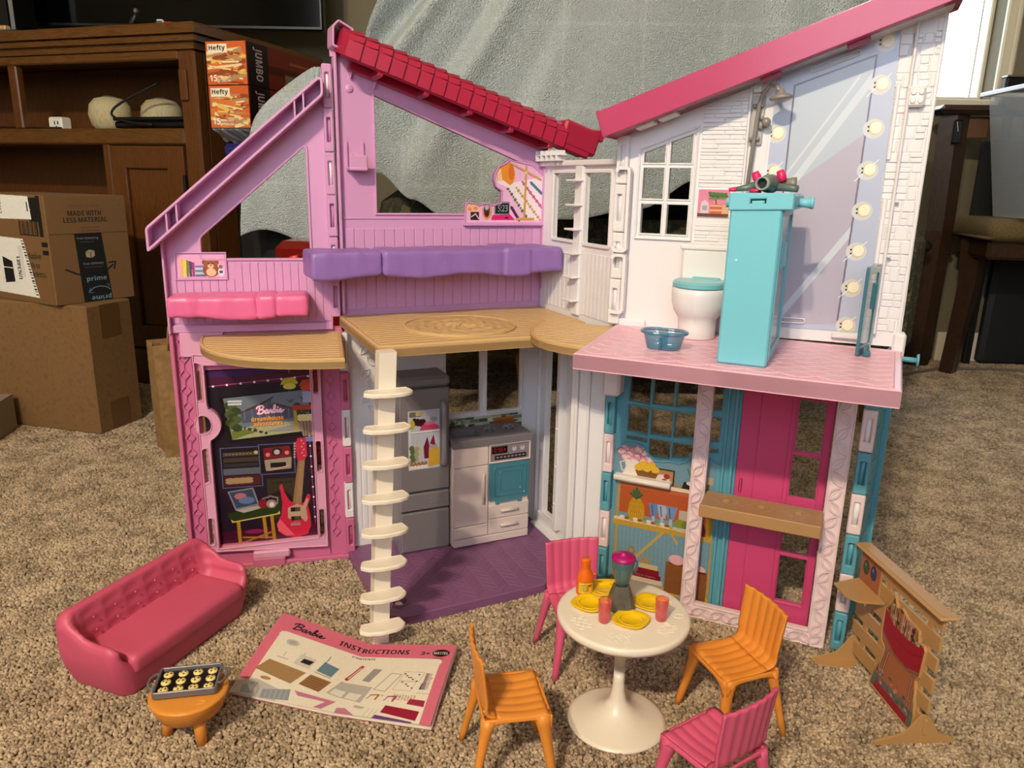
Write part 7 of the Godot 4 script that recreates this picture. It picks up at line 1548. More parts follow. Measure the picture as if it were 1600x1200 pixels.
func table_setting() -> void:
	var cream := plastic("table ivory", Color(0.92, 0.88, 0.82), 0.3)
	var c := Vector3(0.108, 0, -0.626)
	var t := thing("toy_table", "round ivory toy pedestal table set with yellow plates", "table", c)
	var st := S(true); lathe(st, [Vector2(0, 0.1095), Vector2(0.056, 0.1095), Vector2(0.0605, 0.1105), Vector2(0.0615, 0.113), Vector2(0.0615, 0.116), Vector2(0.0605, 0.1176), Vector2(0.058, 0.118), Vector2(0, 0.118)], 72); build(st, "table_top", cream, t)
	st = S(true); lathe(st, [Vector2(0.0052, 0.06), Vector2(0.0066, 0.085), Vector2(0.0078, 0.1), Vector2(0.01, 0.11)], 28); lathe(st, [Vector2(0.0052, 0.06), Vector2(0.0053, 0.045), Vector2(0.0062, 0.034), Vector2(0.0085, 0.024)], 28); build(st, "stem", cream, t)
	st = S(true); lathe(st, [Vector2(0, 0), Vector2(0.0455, 0.0), Vector2(0.0472, 0.0008), Vector2(0.0472, 0.0018), Vector2(0.043, 0.0035), Vector2(0.032, 0.0065), Vector2(0.02, 0.0115), Vector2(0.0125, 0.0175), Vector2(0.0085, 0.024), Vector2(0.0066, 0.031)], 64); build(st, "base", cream, t)
	# moulded place mats
	st = S()
	for k in 5:
		var a: float = [0.5, 2.2, 3.6, 4.5, 5.6][k]
		var o := Vector2(cos(a), sin(a)) * 0.045
		for i in 3:
			for j in 2:
				var q := o + Vector2((i - 1) * 0.0075, (j - 0.5) * 0.0075).rotated(a + PI / 2)
				border(st, PackedVector2Array([q + Vector2(0.0034, 0).rotated(a), q + Vector2(0, 0.0034).rotated(a), q - Vector2(0.0034, 0).rotated(a), q - Vector2(0, 0.0034).rotated(a)]), 0.0007, 0.1179, 0.1184, 0.0001)
	border(st, ell(0.05, -0.006, 0.0052, 0.0036, 16), 0.0007, 0.1179, 0.1184, 0.0001)
	var rl := build(st, "relief", cream, t); rl.rotation.x = -PI / 2
	var y := 0.1181
	# plates
	var ym := plastic("plate yellow", Color(0.93, 0.76, 0.08), 0.22)
	var plates := [[0.0775, -0.6355, 0.1, "left of the blender"], [0.0945, -0.664, 0.9, "behind the blender, beside the orange bottle"], [0.1345, -0.639, 0.15, "right of the blender, behind the right pink cup"], [0.1125, -0.6095, 0.25, "in front of the blender, between the pink cups"]]
	var first: Node3D = null
	for p in plates:
		var o: Node3D
		if first == null:
			o = thing("toy_plate", "", "plate", Vector3(p[0], y, p[1]), p[2], "yellow plates on the ivory table")
			o.scale = Vector3.ONE * 0.9
			first = o
			var shape := func(s, h):
				var L := []
				for k in 32:
					var a := TAU * k / 32
					var r := 0.0205 / pow(pow(absf(cos(a)), 1.45) + pow(absf(sin(a)), 1.45), 1 / 1.45)
					r = minf(r, 0.0198)
					L.append(Vector3(cos(a) * r * s * 1.02, h, sin(a) * r * s * 0.94))
				return L
			var lv := [shape.call(0.5, 0.0), shape.call(0.95, 0.0022), shape.call(1.0, 0.0034), shape.call(0.97, 0.0038), shape.call(0.66, 0.0026), shape.call(0.6, 0.0012), shape.call(0.01, 0.0012)]
			st = S(true)
			for i in lv.size() - 1:
				for k in 32: quad(st, lv[i][(k + 1) % 32], lv[i][k], lv[i + 1][k], lv[i + 1][(k + 1) % 32])
			build(st, "dish", ym, o)
			st = S(true)
			var ring := []
			for k in 33: ring.append(Vector3(cos(TAU * k / 32) * 0.0118, 0.0024, sin(TAU * k / 32) * 0.0112))
			tube(st, ring, 0.0007, 6); build(st, "foot_ring", ym, o)
		else:
			o = first.duplicate()
			o.name = numbered("toy_plate"); add_child(o, true)
			o.position = Vector3(p[0], y, p[1]); o.rotation.y = p[2]; o.scale = Vector3.ONE * 0.9
		o.set_meta("label", "yellow toy plate %s" % p[3])
	# cups
	var cup := mat("pink clear plastic", Color(0.95, 0.32, 0.38, 0.34), 0.1, {"transparency": BaseMaterial3D.TRANSPARENCY_ALPHA})
	for q in [[0.088, -0.6085, "left of the front plate"], [0.1405, -0.6135, "in front of the right plate"]]:
		var o := thing("toy_cup", "clear pink toy tumbler standing %s" % q[2], "cup", Vector3(q[0], y, q[1]), 0.0, "pink tumblers on the ivory table")
		o.scale = Vector3.ONE * 0.8
		st = S(true); lathe(st, [Vector2(0, 0), Vector2(0.0058, 0), Vector2(0.0064, 0.001), Vector2(0.0066, 0.003)], 24); lathe(st, [Vector2(0.0066, 0.003), Vector2(0.0074, 0.026), Vector2(0.0068, 0.0265), Vector2(0.006, 0.004), Vector2(0, 0.0035)], 24); build(st, "glass", cup, o)
		st = S(true)
		var ring := []
		for k in 25: ring.append(Vector3(cos(TAU * k / 24) * 0.0072, 0.0264, sin(TAU * k / 24) * 0.0072))
		tube(st, ring, 0.0006, 6); build(st, "rim", cup, o)
	# orange bottle
	var ob := plastic("bottle orange", Color(0.88, 0.4, 0.08), 0.3)
	t = thing("toy_bottle", "orange toy juice bottle with a yellow label on the back left of the table", "bottle", Vector3(0.0745, y, -0.657), 0.1)
	t.scale = Vector3(0.88, 0.82, 0.88)
	st = S(true); lathe(st, [Vector2(0, 0), Vector2(0.0086, 0), Vector2(0.0094, 0.001), Vector2(0.0096, 0.004), Vector2(0.0092, 0.018), Vector2(0.0094, 0.021), Vector2(0.0088, 0.024), Vector2(0.0062, 0.03), Vector2(0.0048, 0.034), Vector2(0.0048, 0.038), Vector2(0, 0.038)], 28, Vector3.ZERO, Basis(), 1.0, 0.8); build(st, "body", ob, t)
	st = S(true); lathe(st, [Vector2(0.0052, 0.035), Vector2(0.0055, 0.0365), Vector2(0.005, 0.0385), Vector2(0.0056, 0.04), Vector2(0.0056, 0.0445), Vector2(0.005, 0.0455), Vector2(0, 0.0455)], 24, Vector3.ZERO, Basis(), 1.0, 0.85); build(st, "cap", ob, t)
	st = S(true); tube(st, [Vector3(0.008, 0.024, 0), Vector3(0.0115, 0.0255, 0), Vector3(0.012, 0.023, 0)], 0.0012, 6); build(st, "lug", ob, t)
	var im := img(220, 120, Color(0.85, 0.66, 0.12))
	irect(im, 8, 8, 204, 104, Color(0.88, 0.74, 0.24)); irect(im, 70, 20, 46, 80, Color(0.3, 0.24, 0.05)); irect(im, 76, 26, 34, 68, Color(0.72, 0.7, 0.3)); ipoly(im, V([124, 20, 196, 20, 196, 46, 150, 46, 150, 100, 124, 100]), Color(0.62, 0.24, 0.04)); irect(im, 136, 32, 10, 62, Color(0.92, 0.55, 0.1))
	for k in 4: irect(im, 16, 26 + k * 20, 44, 8, Color(0.55, 0.45, 0.1))
	st = S(true)
	for k in 14:
		var a := -0.9 + 1.8 * k / 14
		var b := -0.9 + 1.8 * (k + 1) / 14
		var v := [Vector3(sin(a) * 0.0099, 0.004, cos(a) * 0.0080), Vector3(sin(b) * 0.0099, 0.004, cos(b) * 0.0080), Vector3(sin(b) * 0.0097, 0.0175, cos(b) * 0.0078), Vector3(sin(a) * 0.0097, 0.0175, cos(a) * 0.0078)]
		var uv := [Vector2(k / 14.0, 1), Vector2((k + 1) / 14.0, 1), Vector2((k + 1) / 14.0, 0), Vector2(k / 14.0, 0)]
		for i in [0, 2, 1, 0, 3, 2]:
			st.set_uv(uv[i]); st.add_vertex(v[i])
	build(st, "label", print_mat("bottle print", im, 0.35), t)
	# blender
	var gm := plastic("blender grey", Color(0.36, 0.35, 0.31), 0.35)
	t = thing("toy_blender", "grey toy blender with a see-through jar and magenta lid in the middle of the table", "blender", Vector3(0.1065, y, -0.634), 0.1)
	t.scale = Vector3.ONE * 0.79
	st = S()
	var sq := func(r, h):
		var L := []
		for k in 8:
			var a := TAU * (k + 0.5) / 8
			L.append(Vector3(signf(cos(a)) * r * (1.0 if absf(cos(a)) > 0.7 else 0.62), h, signf(sin(a)) * r * (1.0 if absf(sin(a)) > 0.7 else 0.62)))
		return L
	var lv := [sq.call(0.0145, 0.0), sq.call(0.015, 0.003), sq.call(0.0125, 0.016), sq.call(0.0095, 0.027), sq.call(0.0085, 0.03)]
	for i in 4:
		for k in 8: quad(st, lv[i][(k + 1) % 8], lv[i][k], lv[i + 1][k], lv[i + 1][(k + 1) % 8])
	for k in range(1, 7): tri(st, lv[4][0], lv[4][k + 1], lv[4][k]); tri(st, lv[0][0], lv[0][k], lv[0][k + 1])
	build(st, "motor_base", gm, t)
	st = S(); ribbon(st, V([-0.007, 0.026, -0.005, 0.02, 0.0, 0.0175, 0.005, 0.02, 0.007, 0.026]), 0.001, 0.0125, 0.0138); box(st, Vector3(-0.0008, 0.006, 0.013), Vector3(0.0008, 0.012, 0.0155), 0.0004); build(st, "switch", gm, t)
	st = S(true); lathe(st, [Vector2(0, 0.03), Vector2(0.008, 0.03), Vector2(0.0092, 0.036), Vector2(0.0128, 0.052), Vector2(0.0135, 0.062), Vector2(0.0128, 0.0625), Vector2(0.012, 0.052), Vector2(0.0084, 0.037), Vector2(0, 0.032)], 28); build(st, "jar", mat("smoky green plastic", Color(0.33, 0.47, 0.47, 0.6), 0.18, {"transparency": BaseMaterial3D.TRANSPARENCY_ALPHA}), t)
	st = S(true); tube(st, [Vector3(0.0125, 0.06, 0), Vector3(0.0172, 0.058, 0), Vector3(0.016, 0.048, 0), Vector3(0.0105, 0.042, 0)], 0.0014, 8); build(st, "jar_handle", mat("smoky green plastic", Color.WHITE), t)
	st = S(true); lathe(st, [Vector2(0, 0.062), Vector2(0.0138, 0.062), Vector2(0.0145, 0.064), Vector2(0.0135, 0.0665), Vector2(0.009, 0.068), Vector2(0.005, 0.0685), Vector2(0.0046, 0.071), Vector2(0, 0.0715)], 28); build(st, "lid", plastic("lid magenta", Color(0.66, 0.07, 0.42), 0.32), t)
# ---------------------------------------------------------------- helpers: meshes
var used := {}
var mats := {}
var tex_cache := {}
var rng := RandomNumberGenerator.new()

func numbered(called: String) -> String:
	var k: int = used.get(called, -1) + 1
	used[called] = k
	return called if k == 0 else "%s_%03d" % [called, k]

func S(smooth := false) -> SurfaceTool:
	var st := SurfaceTool.new()
	st.begin(Mesh.PRIMITIVE_TRIANGLES)
	st.set_smooth_group(0 if smooth else -1)
	st.set_uv(Vector2.ZERO)
	return st

# corners counter-clockwise as seen from outside
func tri(st: SurfaceTool, a: Vector3, b: Vector3, c: Vector3) -> void:
	st.add_vertex(a); st.add_vertex(c); st.add_vertex(b)

func quad(st: SurfaceTool, a: Vector3, b: Vector3, c: Vector3, d: Vector3) -> void:
	tri(st, a, b, c); tri(st, a, c, d)

func quv(st: SurfaceTool, a: Vector3, b: Vector3, c: Vector3, d: Vector3) -> void:
	# a = lower left, b = lower right, c = upper right, d = upper left of a print
	var v := [a, b, c, d]
	var t := [Vector2(0, 1), Vector2(1, 1), Vector2(1, 0), Vector2(0, 0)]
	for i in [0, 2, 1, 0, 3, 2]:
		st.set_uv(t[i]); st.add_vertex(v[i])
	st.set_uv(Vector2.ZERO)

func box(st: SurfaceTool, lo: Vector3, hi: Vector3, b := 0.0) -> void:
	var c := (lo + hi) / 2.0
	var h := (hi - lo) / 2.0
	b = minf(b, minf(h.x, minf(h.y, h.z)) * 0.98)
	var f := func(sx, sy, sz, ax):   # corner vertex lying on the face of axis ax
		var p := Vector3(sx * (h.x - b), sy * (h.y - b), sz * (h.z - b))
		p[ax] += [sx, sy, sz][ax] * b
		return c + p
	for ax in 3:
		var u: int = (ax + 1) % 3
		var w: int = (ax + 2) % 3
		for s in [-1, 1]:
			var q := []
			for k in [[-1, -1], [1, -1], [1, 1], [-1, 1]]:
				var sg := [0, 0, 0]
				sg[ax] = s; sg[u] = k[0]; sg[w] = k[1]
				q.append((f as Callable).call(sg[0], sg[1], sg[2], ax))
			if s > 0: quad(st, q[0], q[1], q[2], q[3])
			else: quad(st, q[3], q[2], q[1], q[0])
	if b <= 0.0: return
	for ax in 3:     # edges along ax
		var u: int = (ax + 1) % 3
		var w: int = (ax + 2) % 3
		for su in [-1, 1]:
			for sw in [-1, 1]:
				var q := []
				for k in [[-1, u], [1, u], [1, w], [-1, w]]:
					var sg := [0, 0, 0]
					sg[ax] = k[0]; sg[u] = su; sg[w] = sw
					q.append((f as Callable).call(sg[0], sg[1], sg[2], k[1]))
				if su * sw > 0: quad(st, q[3], q[2], q[1], q[0])
				else: quad(st, q[0], q[1], q[2], q[3])
	for sx in [-1, 1]:
		for sy in [-1, 1]:
			for sz in [-1, 1]:
				var a = (f as Callable).call(sx, sy, sz, 0)
				var d = (f as Callable).call(sx, sy, sz, 1)
				var e = (f as Callable).call(sx, sy, sz, 2)
				if sx * sy * sz > 0: tri(st, a, d, e)
				else: tri(st, a, e, d)

func obox(st: SurfaceTool, c: Vector3, size: Vector3, basis: Basis, b := 0.0) -> void:
	var t := S()
	box(t, -size / 2, size / 2, b)
	st.append_from(t.commit(), 0, Transform3D(basis, c))

func tube(st: SurfaceTool, pts: Array, rad, n := 8, flat := 1.0) -> void:
	var m := pts.size()
	var up := Vector3(0, 1, 0)
	var rings := []
	var side := Vector3.ZERO
	for i in m:
		var d: Vector3 = (pts[mini(i + 1, m - 1)] - pts[maxi(i - 1, 0)]).normalized()
		if side == Vector3.ZERO:
			if absf(d.dot(up)) > 0.95: up = Vector3(0, 0, 1)
			side = up.cross(d).normalized()
		else:
			side = (side - d * side.dot(d)).normalized()
		var o := d.cross(side)
		var r: float = rad[i] if rad is Array else rad
		var ring := []
		for k in n:
			var a := TAU * k / n
			ring.append(pts[i] + side * cos(a) * r + o * sin(a) * r * flat)
		rings.append(ring)
	for i in m - 1:
		for k in n:
			var k2 := (k + 1) % n
			quad(st, rings[i][k], rings[i][k2], rings[i + 1][k2], rings[i + 1][k])
	for k in n:
		var k2 := (k + 1) % n
		tri(st, pts[0], rings[0][k2], rings[0][k])
		tri(st, pts[m - 1], rings[m - 1][k], rings[m - 1][k2])

# profile of Vector2(radius, y) from bottom to top
func lathe(st: SurfaceTool, prof: Array, n := 24, at := Vector3.ZERO, basis := Basis(), sx := 1.0, sz := 1.0) -> void:
	for i in prof.size() - 1:
		for k in n:
			var a := TAU * k / n
			var b := TAU * (k + 1) / n
			var p: Vector2 = prof[i]
			var q: Vector2 = prof[i + 1]
			var v := func(r, y, t): return at + basis * Vector3(sin(t) * r * sx, y, cos(t) * r * sz)
			var p0 = (v as Callable).call(p.x, p.y, a)
			var p1 = (v as Callable).call(p.x, p.y, b)
			var q0 = (v as Callable).call(q.x, q.y, a)
			var q1 = (v as Callable).call(q.x, q.y, b)
			if p.x > 1e-6: tri(st, p0, p1, q1)
			if q.x > 1e-6: tri(st, p0, q1, q0)

func V(a: Array) -> PackedVector2Array:
	var r := PackedVector2Array()
	for i in range(0, a.size(), 2): r.append(Vector2(a[i], a[i + 1]))
	return r

func area(L: PackedVector2Array) -> float:
	var s := 0.0
	for i in L.size():
		var p := L[i]
		var q := L[(i + 1) % L.size()]
		s += p.x * q.y - q.x * p.y
	return s / 2.0

func ccw(L: PackedVector2Array) -> PackedVector2Array:
	if area(L) < 0:
		var r := L.duplicate()
		r.reverse()
		return r
	return L

func offset(L: PackedVector2Array, d: float) -> PackedVector2Array:   # moves edges to the left of their direction by d
	var r := PackedVector2Array()
	var n := L.size()
	for i in n:
		var a := (L[i] - L[(i + n - 1) % n]).normalized()
		var b := (L[(i + 1) % n] - L[i]).normalized()
		var na := Vector2(-a.y, a.x)
		var nb := Vector2(-b.y, b.x)
		var m := (na + nb)
		var k := maxf(m.dot(na), 0.35)
		r.append(L[i] + m * d / k)
	return r

func rr(x0, y0, x1, y1, r, n := 3) -> PackedVector2Array:
	var out := PackedVector2Array()
	var cs := [[x1 - r, y0 + r, -PI / 2], [x1 - r, y1 - r, 0.0], [x0 + r, y1 - r, PI / 2], [x0 + r, y0 + r, PI]]
	for c in cs:
		for k in n + 1:
			var a: float = c[2] + PI / 2 * k / n
			out.append(Vector2(c[0] + cos(a) * r, c[1] + sin(a) * r))
	return out

func ell(cx, cy, rx, ry, n := 24, a0 := 0.0, a1 := TAU) -> PackedVector2Array:
	var out := PackedVector2Array()
	var full: bool = absf(a1 - a0) > TAU - 0.001
	for k in (n if full else n + 1):
		var a: float = a0 + (a1 - a0) * k / n
		out.append(Vector2(cx + cos(a) * rx, cy + sin(a) * ry))
	return out

func rnd(L: PackedVector2Array, r: float, n := 3) -> PackedVector2Array:   # rounds the corners of a polygon
	var out := PackedVector2Array()
	var m := L.size()
	for i in m:
		var p := L[i]
		var a := L[(i + m - 1) % m] - p
		var b := L[(i + 1) % m] - p
		var d := minf(r, minf(a.length(), b.length()) * 0.45)
		var p0 := p + a.normalized() * d
		var p1 := p + b.normalized() * d
		for k in n + 1:
			var t := float(k) / n
			out.append(p0.lerp(p, t).lerp(p.lerp(p1, t), t))
	return out

# flat plate in the xy plane between z0 and z1: loops[0] is the outline, the rest are holes; bev chamfers the front edge
func plate(st: SurfaceTool, loops: Array, z0: float, z1: float, bev := 0.0) -> void:
	var A := []
	var B := []
	for i in loops.size():
		var L := ccw(loops[i])
		if i > 0: L.reverse()
		A.append(L)
		B.append(offset(L, bev) if bev > 0 else L)
	for pass_ in 2:
		var use := B if pass_ == 0 else A
		var z := z1 if pass_ == 0 else z0
		var ys := []
		for L in use:
			for p in L: ys.append(p.y)
		ys.sort()
		for k in ys.size() - 1:
			var ya: float = ys[k]
			var yb: float = ys[k + 1]
			if yb - ya < 1e-7: continue
			var ym := (ya + yb) / 2
			var xs := []
			for L in use:
				for i in L.size():
					var a: Vector2 = L[i]
					var b: Vector2 = L[(i + 1) % L.size()]
					if (a.y < ym) != (b.y < ym):
						var s := (b.x - a.x) / (b.y - a.y)
						xs.append([a.x + s * (ym - a.y), a.x + s * (ya - a.y), a.x + s * (yb - a.y)])
			xs.sort_custom(func(p, q): return p[0] < q[0])
			for i in range(0, xs.size() - 1, 2):
				var l: Array = xs[i]
				var r: Array = xs[i + 1]
				var q := [Vector3(l[1], ya, z), Vector3(r[1], ya, z), Vector3(r[2], yb, z), Vector3(l[2], yb, z)]
				if pass_ == 1: q.reverse()
				quad(st, q[0], q[1], q[2], q[3])
	for j in A.size():
		var L: PackedVector2Array = A[j]
		var M: PackedVector2Array = B[j]
		for i in L.size():
			var a := L[i]
			var b := L[(i + 1) % L.size()]
			quad(st, Vector3(a.x, a.y, z0), Vector3(b.x, b.y, z0), Vector3(b.x, b.y, z1 - bev), Vector3(a.x, a.y, z1 - bev))
			if bev > 0:
				var c := M[i]
				var d := M[(i + 1) % L.size()]
				quad(st, Vector3(a.x, a.y, z1 - bev), Vector3(b.x, b.y, z1 - bev), Vector3(d.x, d.y, z1), Vector3(c.x, c.y, z1))

# a border of width w along the inside of a loop (w < 0: outside)
func border(st: SurfaceTool, L: PackedVector2Array, w: float, z0: float, z1: float, bev := 0.0) -> void:
	L = ccw(L)
	var M := offset(L, w)
	if w > 0: plate(st, [L, M], z0, z1, bev)
	else: plate(st, [M, L], z0, z1, bev)

# a raised line along an open path
func ribbon(st: SurfaceTool, P: PackedVector2Array, w: float, z0: float, z1: float, closed := false) -> void:
	var n := P.size()
	var l := PackedVector2Array()
	var r := PackedVector2Array()
	for i in n:
		var a := P[(i + n - 1) % n] if (closed or i > 0) else P[i]
		var b := P[(i + 1) % n] if (closed or i < n - 1) else P[i]
		var d := (b - a).normalized()
		var m := Vector2(-d.y, d.x) * w / 2
		l.append(P[i] + m)
		r.append(P[i] - m)
	for i in (n if closed else n - 1):
		var j := (i + 1) % n
		var q := [r[i], r[j], l[j], l[i]]
		quad(st, Vector3(q[0].x, q[0].y, z1), Vector3(q[1].x, q[1].y, z1), Vector3(q[2].x, q[2].y, z1), Vector3(q[3].x, q[3].y, z1))
		quad(st, Vector3(q[0].x, q[0].y, z0), Vector3(q[1].x, q[1].y, z0), Vector3(q[1].x, q[1].y, z1), Vector3(q[0].x, q[0].y, z1))
		quad(st, Vector3(q[2].x, q[2].y, z0), Vector3(q[3].x, q[3].y, z0), Vector3(q[3].x, q[3].y, z1), Vector3(q[2].x, q[2].y, z1))

# a sheet f(u, v) -> Vector3 for u, v in 0..1, smooth; with a second side if thick > 0
func sheet(st: SurfaceTool, f: Callable, nu: int, nv: int, thick := 0.0) -> void:
	var P := []
	for i in nu + 1:
		var row := []
		for j in nv + 1: row.append((f as Callable).call(float(i) / nu, float(j) / nv))
		P.append(row)
	var Q := []
	if thick > 0:
		for i in nu + 1:
			var row := []
			for j in nv + 1:
				var du: Vector3 = P[mini(i + 1, nu)][j] - P[maxi(i - 1, 0)][j]
				var dv: Vector3 = P[i][mini(j + 1, nv)] - P[i][maxi(j - 1, 0)]
				row.append(P[i][j] - du.cross(dv).normalized() * thick)
			Q.append(row)
	for i in nu:
		for j in nv:
			var t := [Vector2(float(i) / nu, 1.0 - float(j) / nv), Vector2(float(i + 1) / nu, 1.0 - float(j) / nv), Vector2(float(i + 1) / nu, 1.0 - float(j + 1) / nv), Vector2(float(i) / nu, 1.0 - float(j + 1) / nv)]
			var v := [P[i][j], P[i + 1][j], P[i + 1][j + 1], P[i][j + 1]]
			for k in [0, 2, 1, 0, 3, 2]:
				st.set_uv(t[k]); st.add_vertex(v[k])
			if thick > 0: quad(st, Q[i][j + 1], Q[i + 1][j + 1], Q[i + 1][j], Q[i][j])
	if thick > 0:
		for i in nu:
			quad(st, Q[i][0], Q[i + 1][0], P[i + 1][0], P[i][0])
			quad(st, P[i][nv], P[i + 1][nv], Q[i + 1][nv], Q[i][nv])
		for j in nv:
			quad(st, P[0][j], P[0][j + 1], Q[0][j + 1], Q[0][j])
			quad(st, Q[nu][j], Q[nu][j + 1], P[nu][j + 1], P[nu][j])
	st.set_uv(Vector2.ZERO)

# surface nets of a distance field
func nets(st: SurfaceTool, f: Callable, lo: Vector3, hi: Vector3, cell: float) -> void:
	var n := Vector3i(((hi - lo) / cell).ceil()) + Vector3i.ONE
	var sy := n.x
	var sz := n.x * n.y
	var F := PackedFloat32Array()
	F.resize(n.x * n.y * n.z)
	for k in n.z:
		for j in n.y:
			for i in n.x:
				F[i + j * sy + k * sz] = (f as Callable).call(lo + Vector3(i, j, k) * cell)
	var at := {}
	for k in n.z - 1:
		for j in n.y - 1:
			for i in n.x - 1:
				var o := i + j * sy + k * sz
				var neg := int(F[o] < 0) + int(F[o + 1] < 0) + int(F[o + sy] < 0) + int(F[o + sy + 1] < 0) + int(F[o + sz] < 0) + int(F[o + sz + 1] < 0) + int(F[o + sz + sy] < 0) + int(F[o + sz + sy + 1] < 0)
				if neg == 0 or neg == 8: continue
				var c := 0
				var sum := Vector3.ZERO
				for e in [[0, 1, 0], [0, 2, 1], [0, 4, 2], [1, 3, 1], [1, 5, 2], [2, 3, 0], [2, 6, 2], [4, 5, 0], [4, 6, 1], [3, 7, 2], [5, 7, 1], [6, 7, 0]]:
					var a: int = e[0]
					var b: int = e[1]
					var fa := F[o + (a & 1) + ((a >> 1) & 1) * sy + (a >> 2) * sz]
					var fb := F[o + (b & 1) + ((b >> 1) & 1) * sy + (b >> 2) * sz]
					if (fa < 0) != (fb < 0):
						var p := Vector3(a & 1, (a >> 1) & 1, a >> 2)
						p[e[2]] += fa / (fa - fb)
						sum += p
						c += 1
				if c: at[o] = lo + (Vector3(i, j, k) + sum / c) * cell
	var step := [1, sy, sz]
	for k in range(1, n.z - 1):
		for j in range(1, n.y - 1):
			for i in range(1, n.x - 1):
				var o := i + j * sy + k * sz
				for ax in 3:
					var fa := F[o]
					var fb := F[o + step[ax]]
					if (fa < 0) == (fb < 0): continue
					var u: int = step[(ax + 1) % 3]
					var w: int = step[(ax + 2) % 3]
					var q := [at.get(o - u - w), at.get(o - w), at.get(o), at.get(o - u)]
					if null in q: continue
					if fa < 0: quad(st, q[0], q[1], q[2], q[3])
					else: quad(st, q[3], q[2], q[1], q[0])

func rbox(p: Vector3, c: Vector3, h: Vector3, r: float) -> float:   # distance to a rounded box
	var q := (p - c).abs() - h + Vector3.ONE * r
	return q.max(Vector3.ZERO).length() + minf(maxf(q.x, maxf(q.y, q.z)), 0.0) - r

func smin(a: float, b: float, k: float) -> float:
	var h := clampf(0.5 + 0.5 * (b - a) / k, 0, 1)
	return lerpf(b, a, h) - k * h * (1 - h)

func build(st: SurfaceTool, called: String, m: Material, parent: Node = null) -> MeshInstance3D:
	st.generate_normals()
	var o := MeshInstance3D.new()
	o.mesh = st.commit()
	o.material_override = m
	if parent == null:
		o.name = numbered(called); add_child(o, true)
	else:
		o.name = called; parent.add_child(o, true)
	return o

func inst(mesh: Mesh, called: String, m: Material, parent: Node, t: Transform3D) -> MeshInstance3D:
	var o := MeshInstance3D.new()
	o.mesh = mesh; o.material_override = m; o.name = called; o.transform = t
	parent.add_child(o, true)
	return o

func done(st: SurfaceTool) -> ArrayMesh:
	st.generate_normals()
	return st.commit()

func thing(called: String, label: String, category: String, at := Vector3.ZERO, turn := 0.0, group := "") -> Node3D:
	var o := Node3D.new()
	o.name = numbered(called)
	add_child(o, true)
	o.position = at; o.rotation.y = turn
	tag(o, label, category, group)
	return o

func tag(o: Node, label: String, category: String, group := "") -> void:
	o.set_meta("label", label); o.set_meta("category", category)
	if group: o.set_meta("group", group)

func struct(o: Node, label: String, category: String) -> void:
	tag(o, label, category); o.set_meta("kind", "structure")

func part_node(called: String, parent: Node, at := Vector3.ZERO, turn := 0.0) -> Node3D:
	var o := Node3D.new()
	o.name = called; o.position = at; o.rotation.y = turn
	parent.add_child(o, true)
	return o

# ---------------------------------------------------------------- helpers: materials
func mat(key: String, c: Color, rough := 0.4, extra := {}) -> StandardMaterial3D:
	if mats.has(key): return mats[key]
	var m := StandardMaterial3D.new()
	m.resource_name = key
	m.albedo_color = c; m.roughness = rough
	for k in extra: m.set(k, extra[k])
	mats[key] = m
	return m

func noise_tex(key: String, size: int, freq: float, ramp: Array = [], normal := 0.0, oct := 4, type := FastNoiseLite.TYPE_SIMPLEX_SMOOTH) -> NoiseTexture2D:
	if tex_cache.has(key): return tex_cache[key]
	var n := FastNoiseLite.new()
	n.seed = 7; n.noise_type = type; n.frequency = freq; n.fractal_octaves = oct
	var t := NoiseTexture2D.new()
	t.noise = n; t.width = size; t.height = size; t.seamless = true
	if normal > 0:
		t.as_normal_map = true; t.bump_strength = normal
	if ramp.size():
		var g := Gradient.new()
		var off := PackedFloat32Array()
		var col := PackedColorArray()
		for i in ramp.size():
			off.append(float(i) / (ramp.size() - 1)); col.append(ramp[i])
		g.offsets = off; g.colors = col
		t.color_ramp = g
	tex_cache[key] = t
	return t

func plastic(key: String, c: Color, rough := 0.38) -> StandardMaterial3D:
	return mat(key, c, rough, {"normal_enabled": true, "normal_texture": noise_tex("plastic_grain", 256, 0.09, [], 1.2, 2), "normal_scale": 0.12, "uv1_triplanar": true, "uv1_scale": Vector3(30, 30, 30)})

func wood(key: String, a: Color, b: Color, rough: float, scale: Vector3) -> StandardMaterial3D:
	return mat(key, Color.WHITE, rough, {"albedo_texture": noise_tex(key, 512, 0.02, [a, b, a.lerp(b, 0.4), b.lerp(a, 0.2), a], 0.0, 5), "uv1_triplanar": true, "uv1_scale": scale})

func clear(key: String, c: Color, alpha: float, rough := 0.08) -> StandardMaterial3D:
	return mat(key, Color(c.r, c.g, c.b, alpha), rough, {"transparency": BaseMaterial3D.TRANSPARENCY_ALPHA})

func print_mat(key: String, im: Image, rough := 0.45, grain := true) -> StandardMaterial3D:
	# mottling and print grain, as on a photographic sticker
	var w := im.get_width()
	var hh := im.get_height()
	var r := RandomNumberGenerator.new()
	r.seed = 21
	for i in (int(w * hh / 90.0) if grain else 0):
		var x := r.randi_range(0, w - 4)
		var y := r.randi_range(0, hh - 4)
		var k := r.randf_range(0.82, 1.16)
		var c := im.get_pixel(x, y)
		im.fill_rect(Rect2i(x, y, r.randi_range(1, 4), r.randi_range(1, 3)), Color(minf(c.r * k, 1), minf(c.g * k, 1), minf(c.b * k, 1)))
	return mat(key, Color.WHITE, rough, {"albedo_texture": ImageTexture.create_from_image(im)})

# ---------------------------------------------------------------- helpers: flat print
func img(w: int, h: int, c: Color) -> Image:
	var im := Image.create_empty(w, h, false, Image.FORMAT_RGB8)
	im.fill(c)
	return im

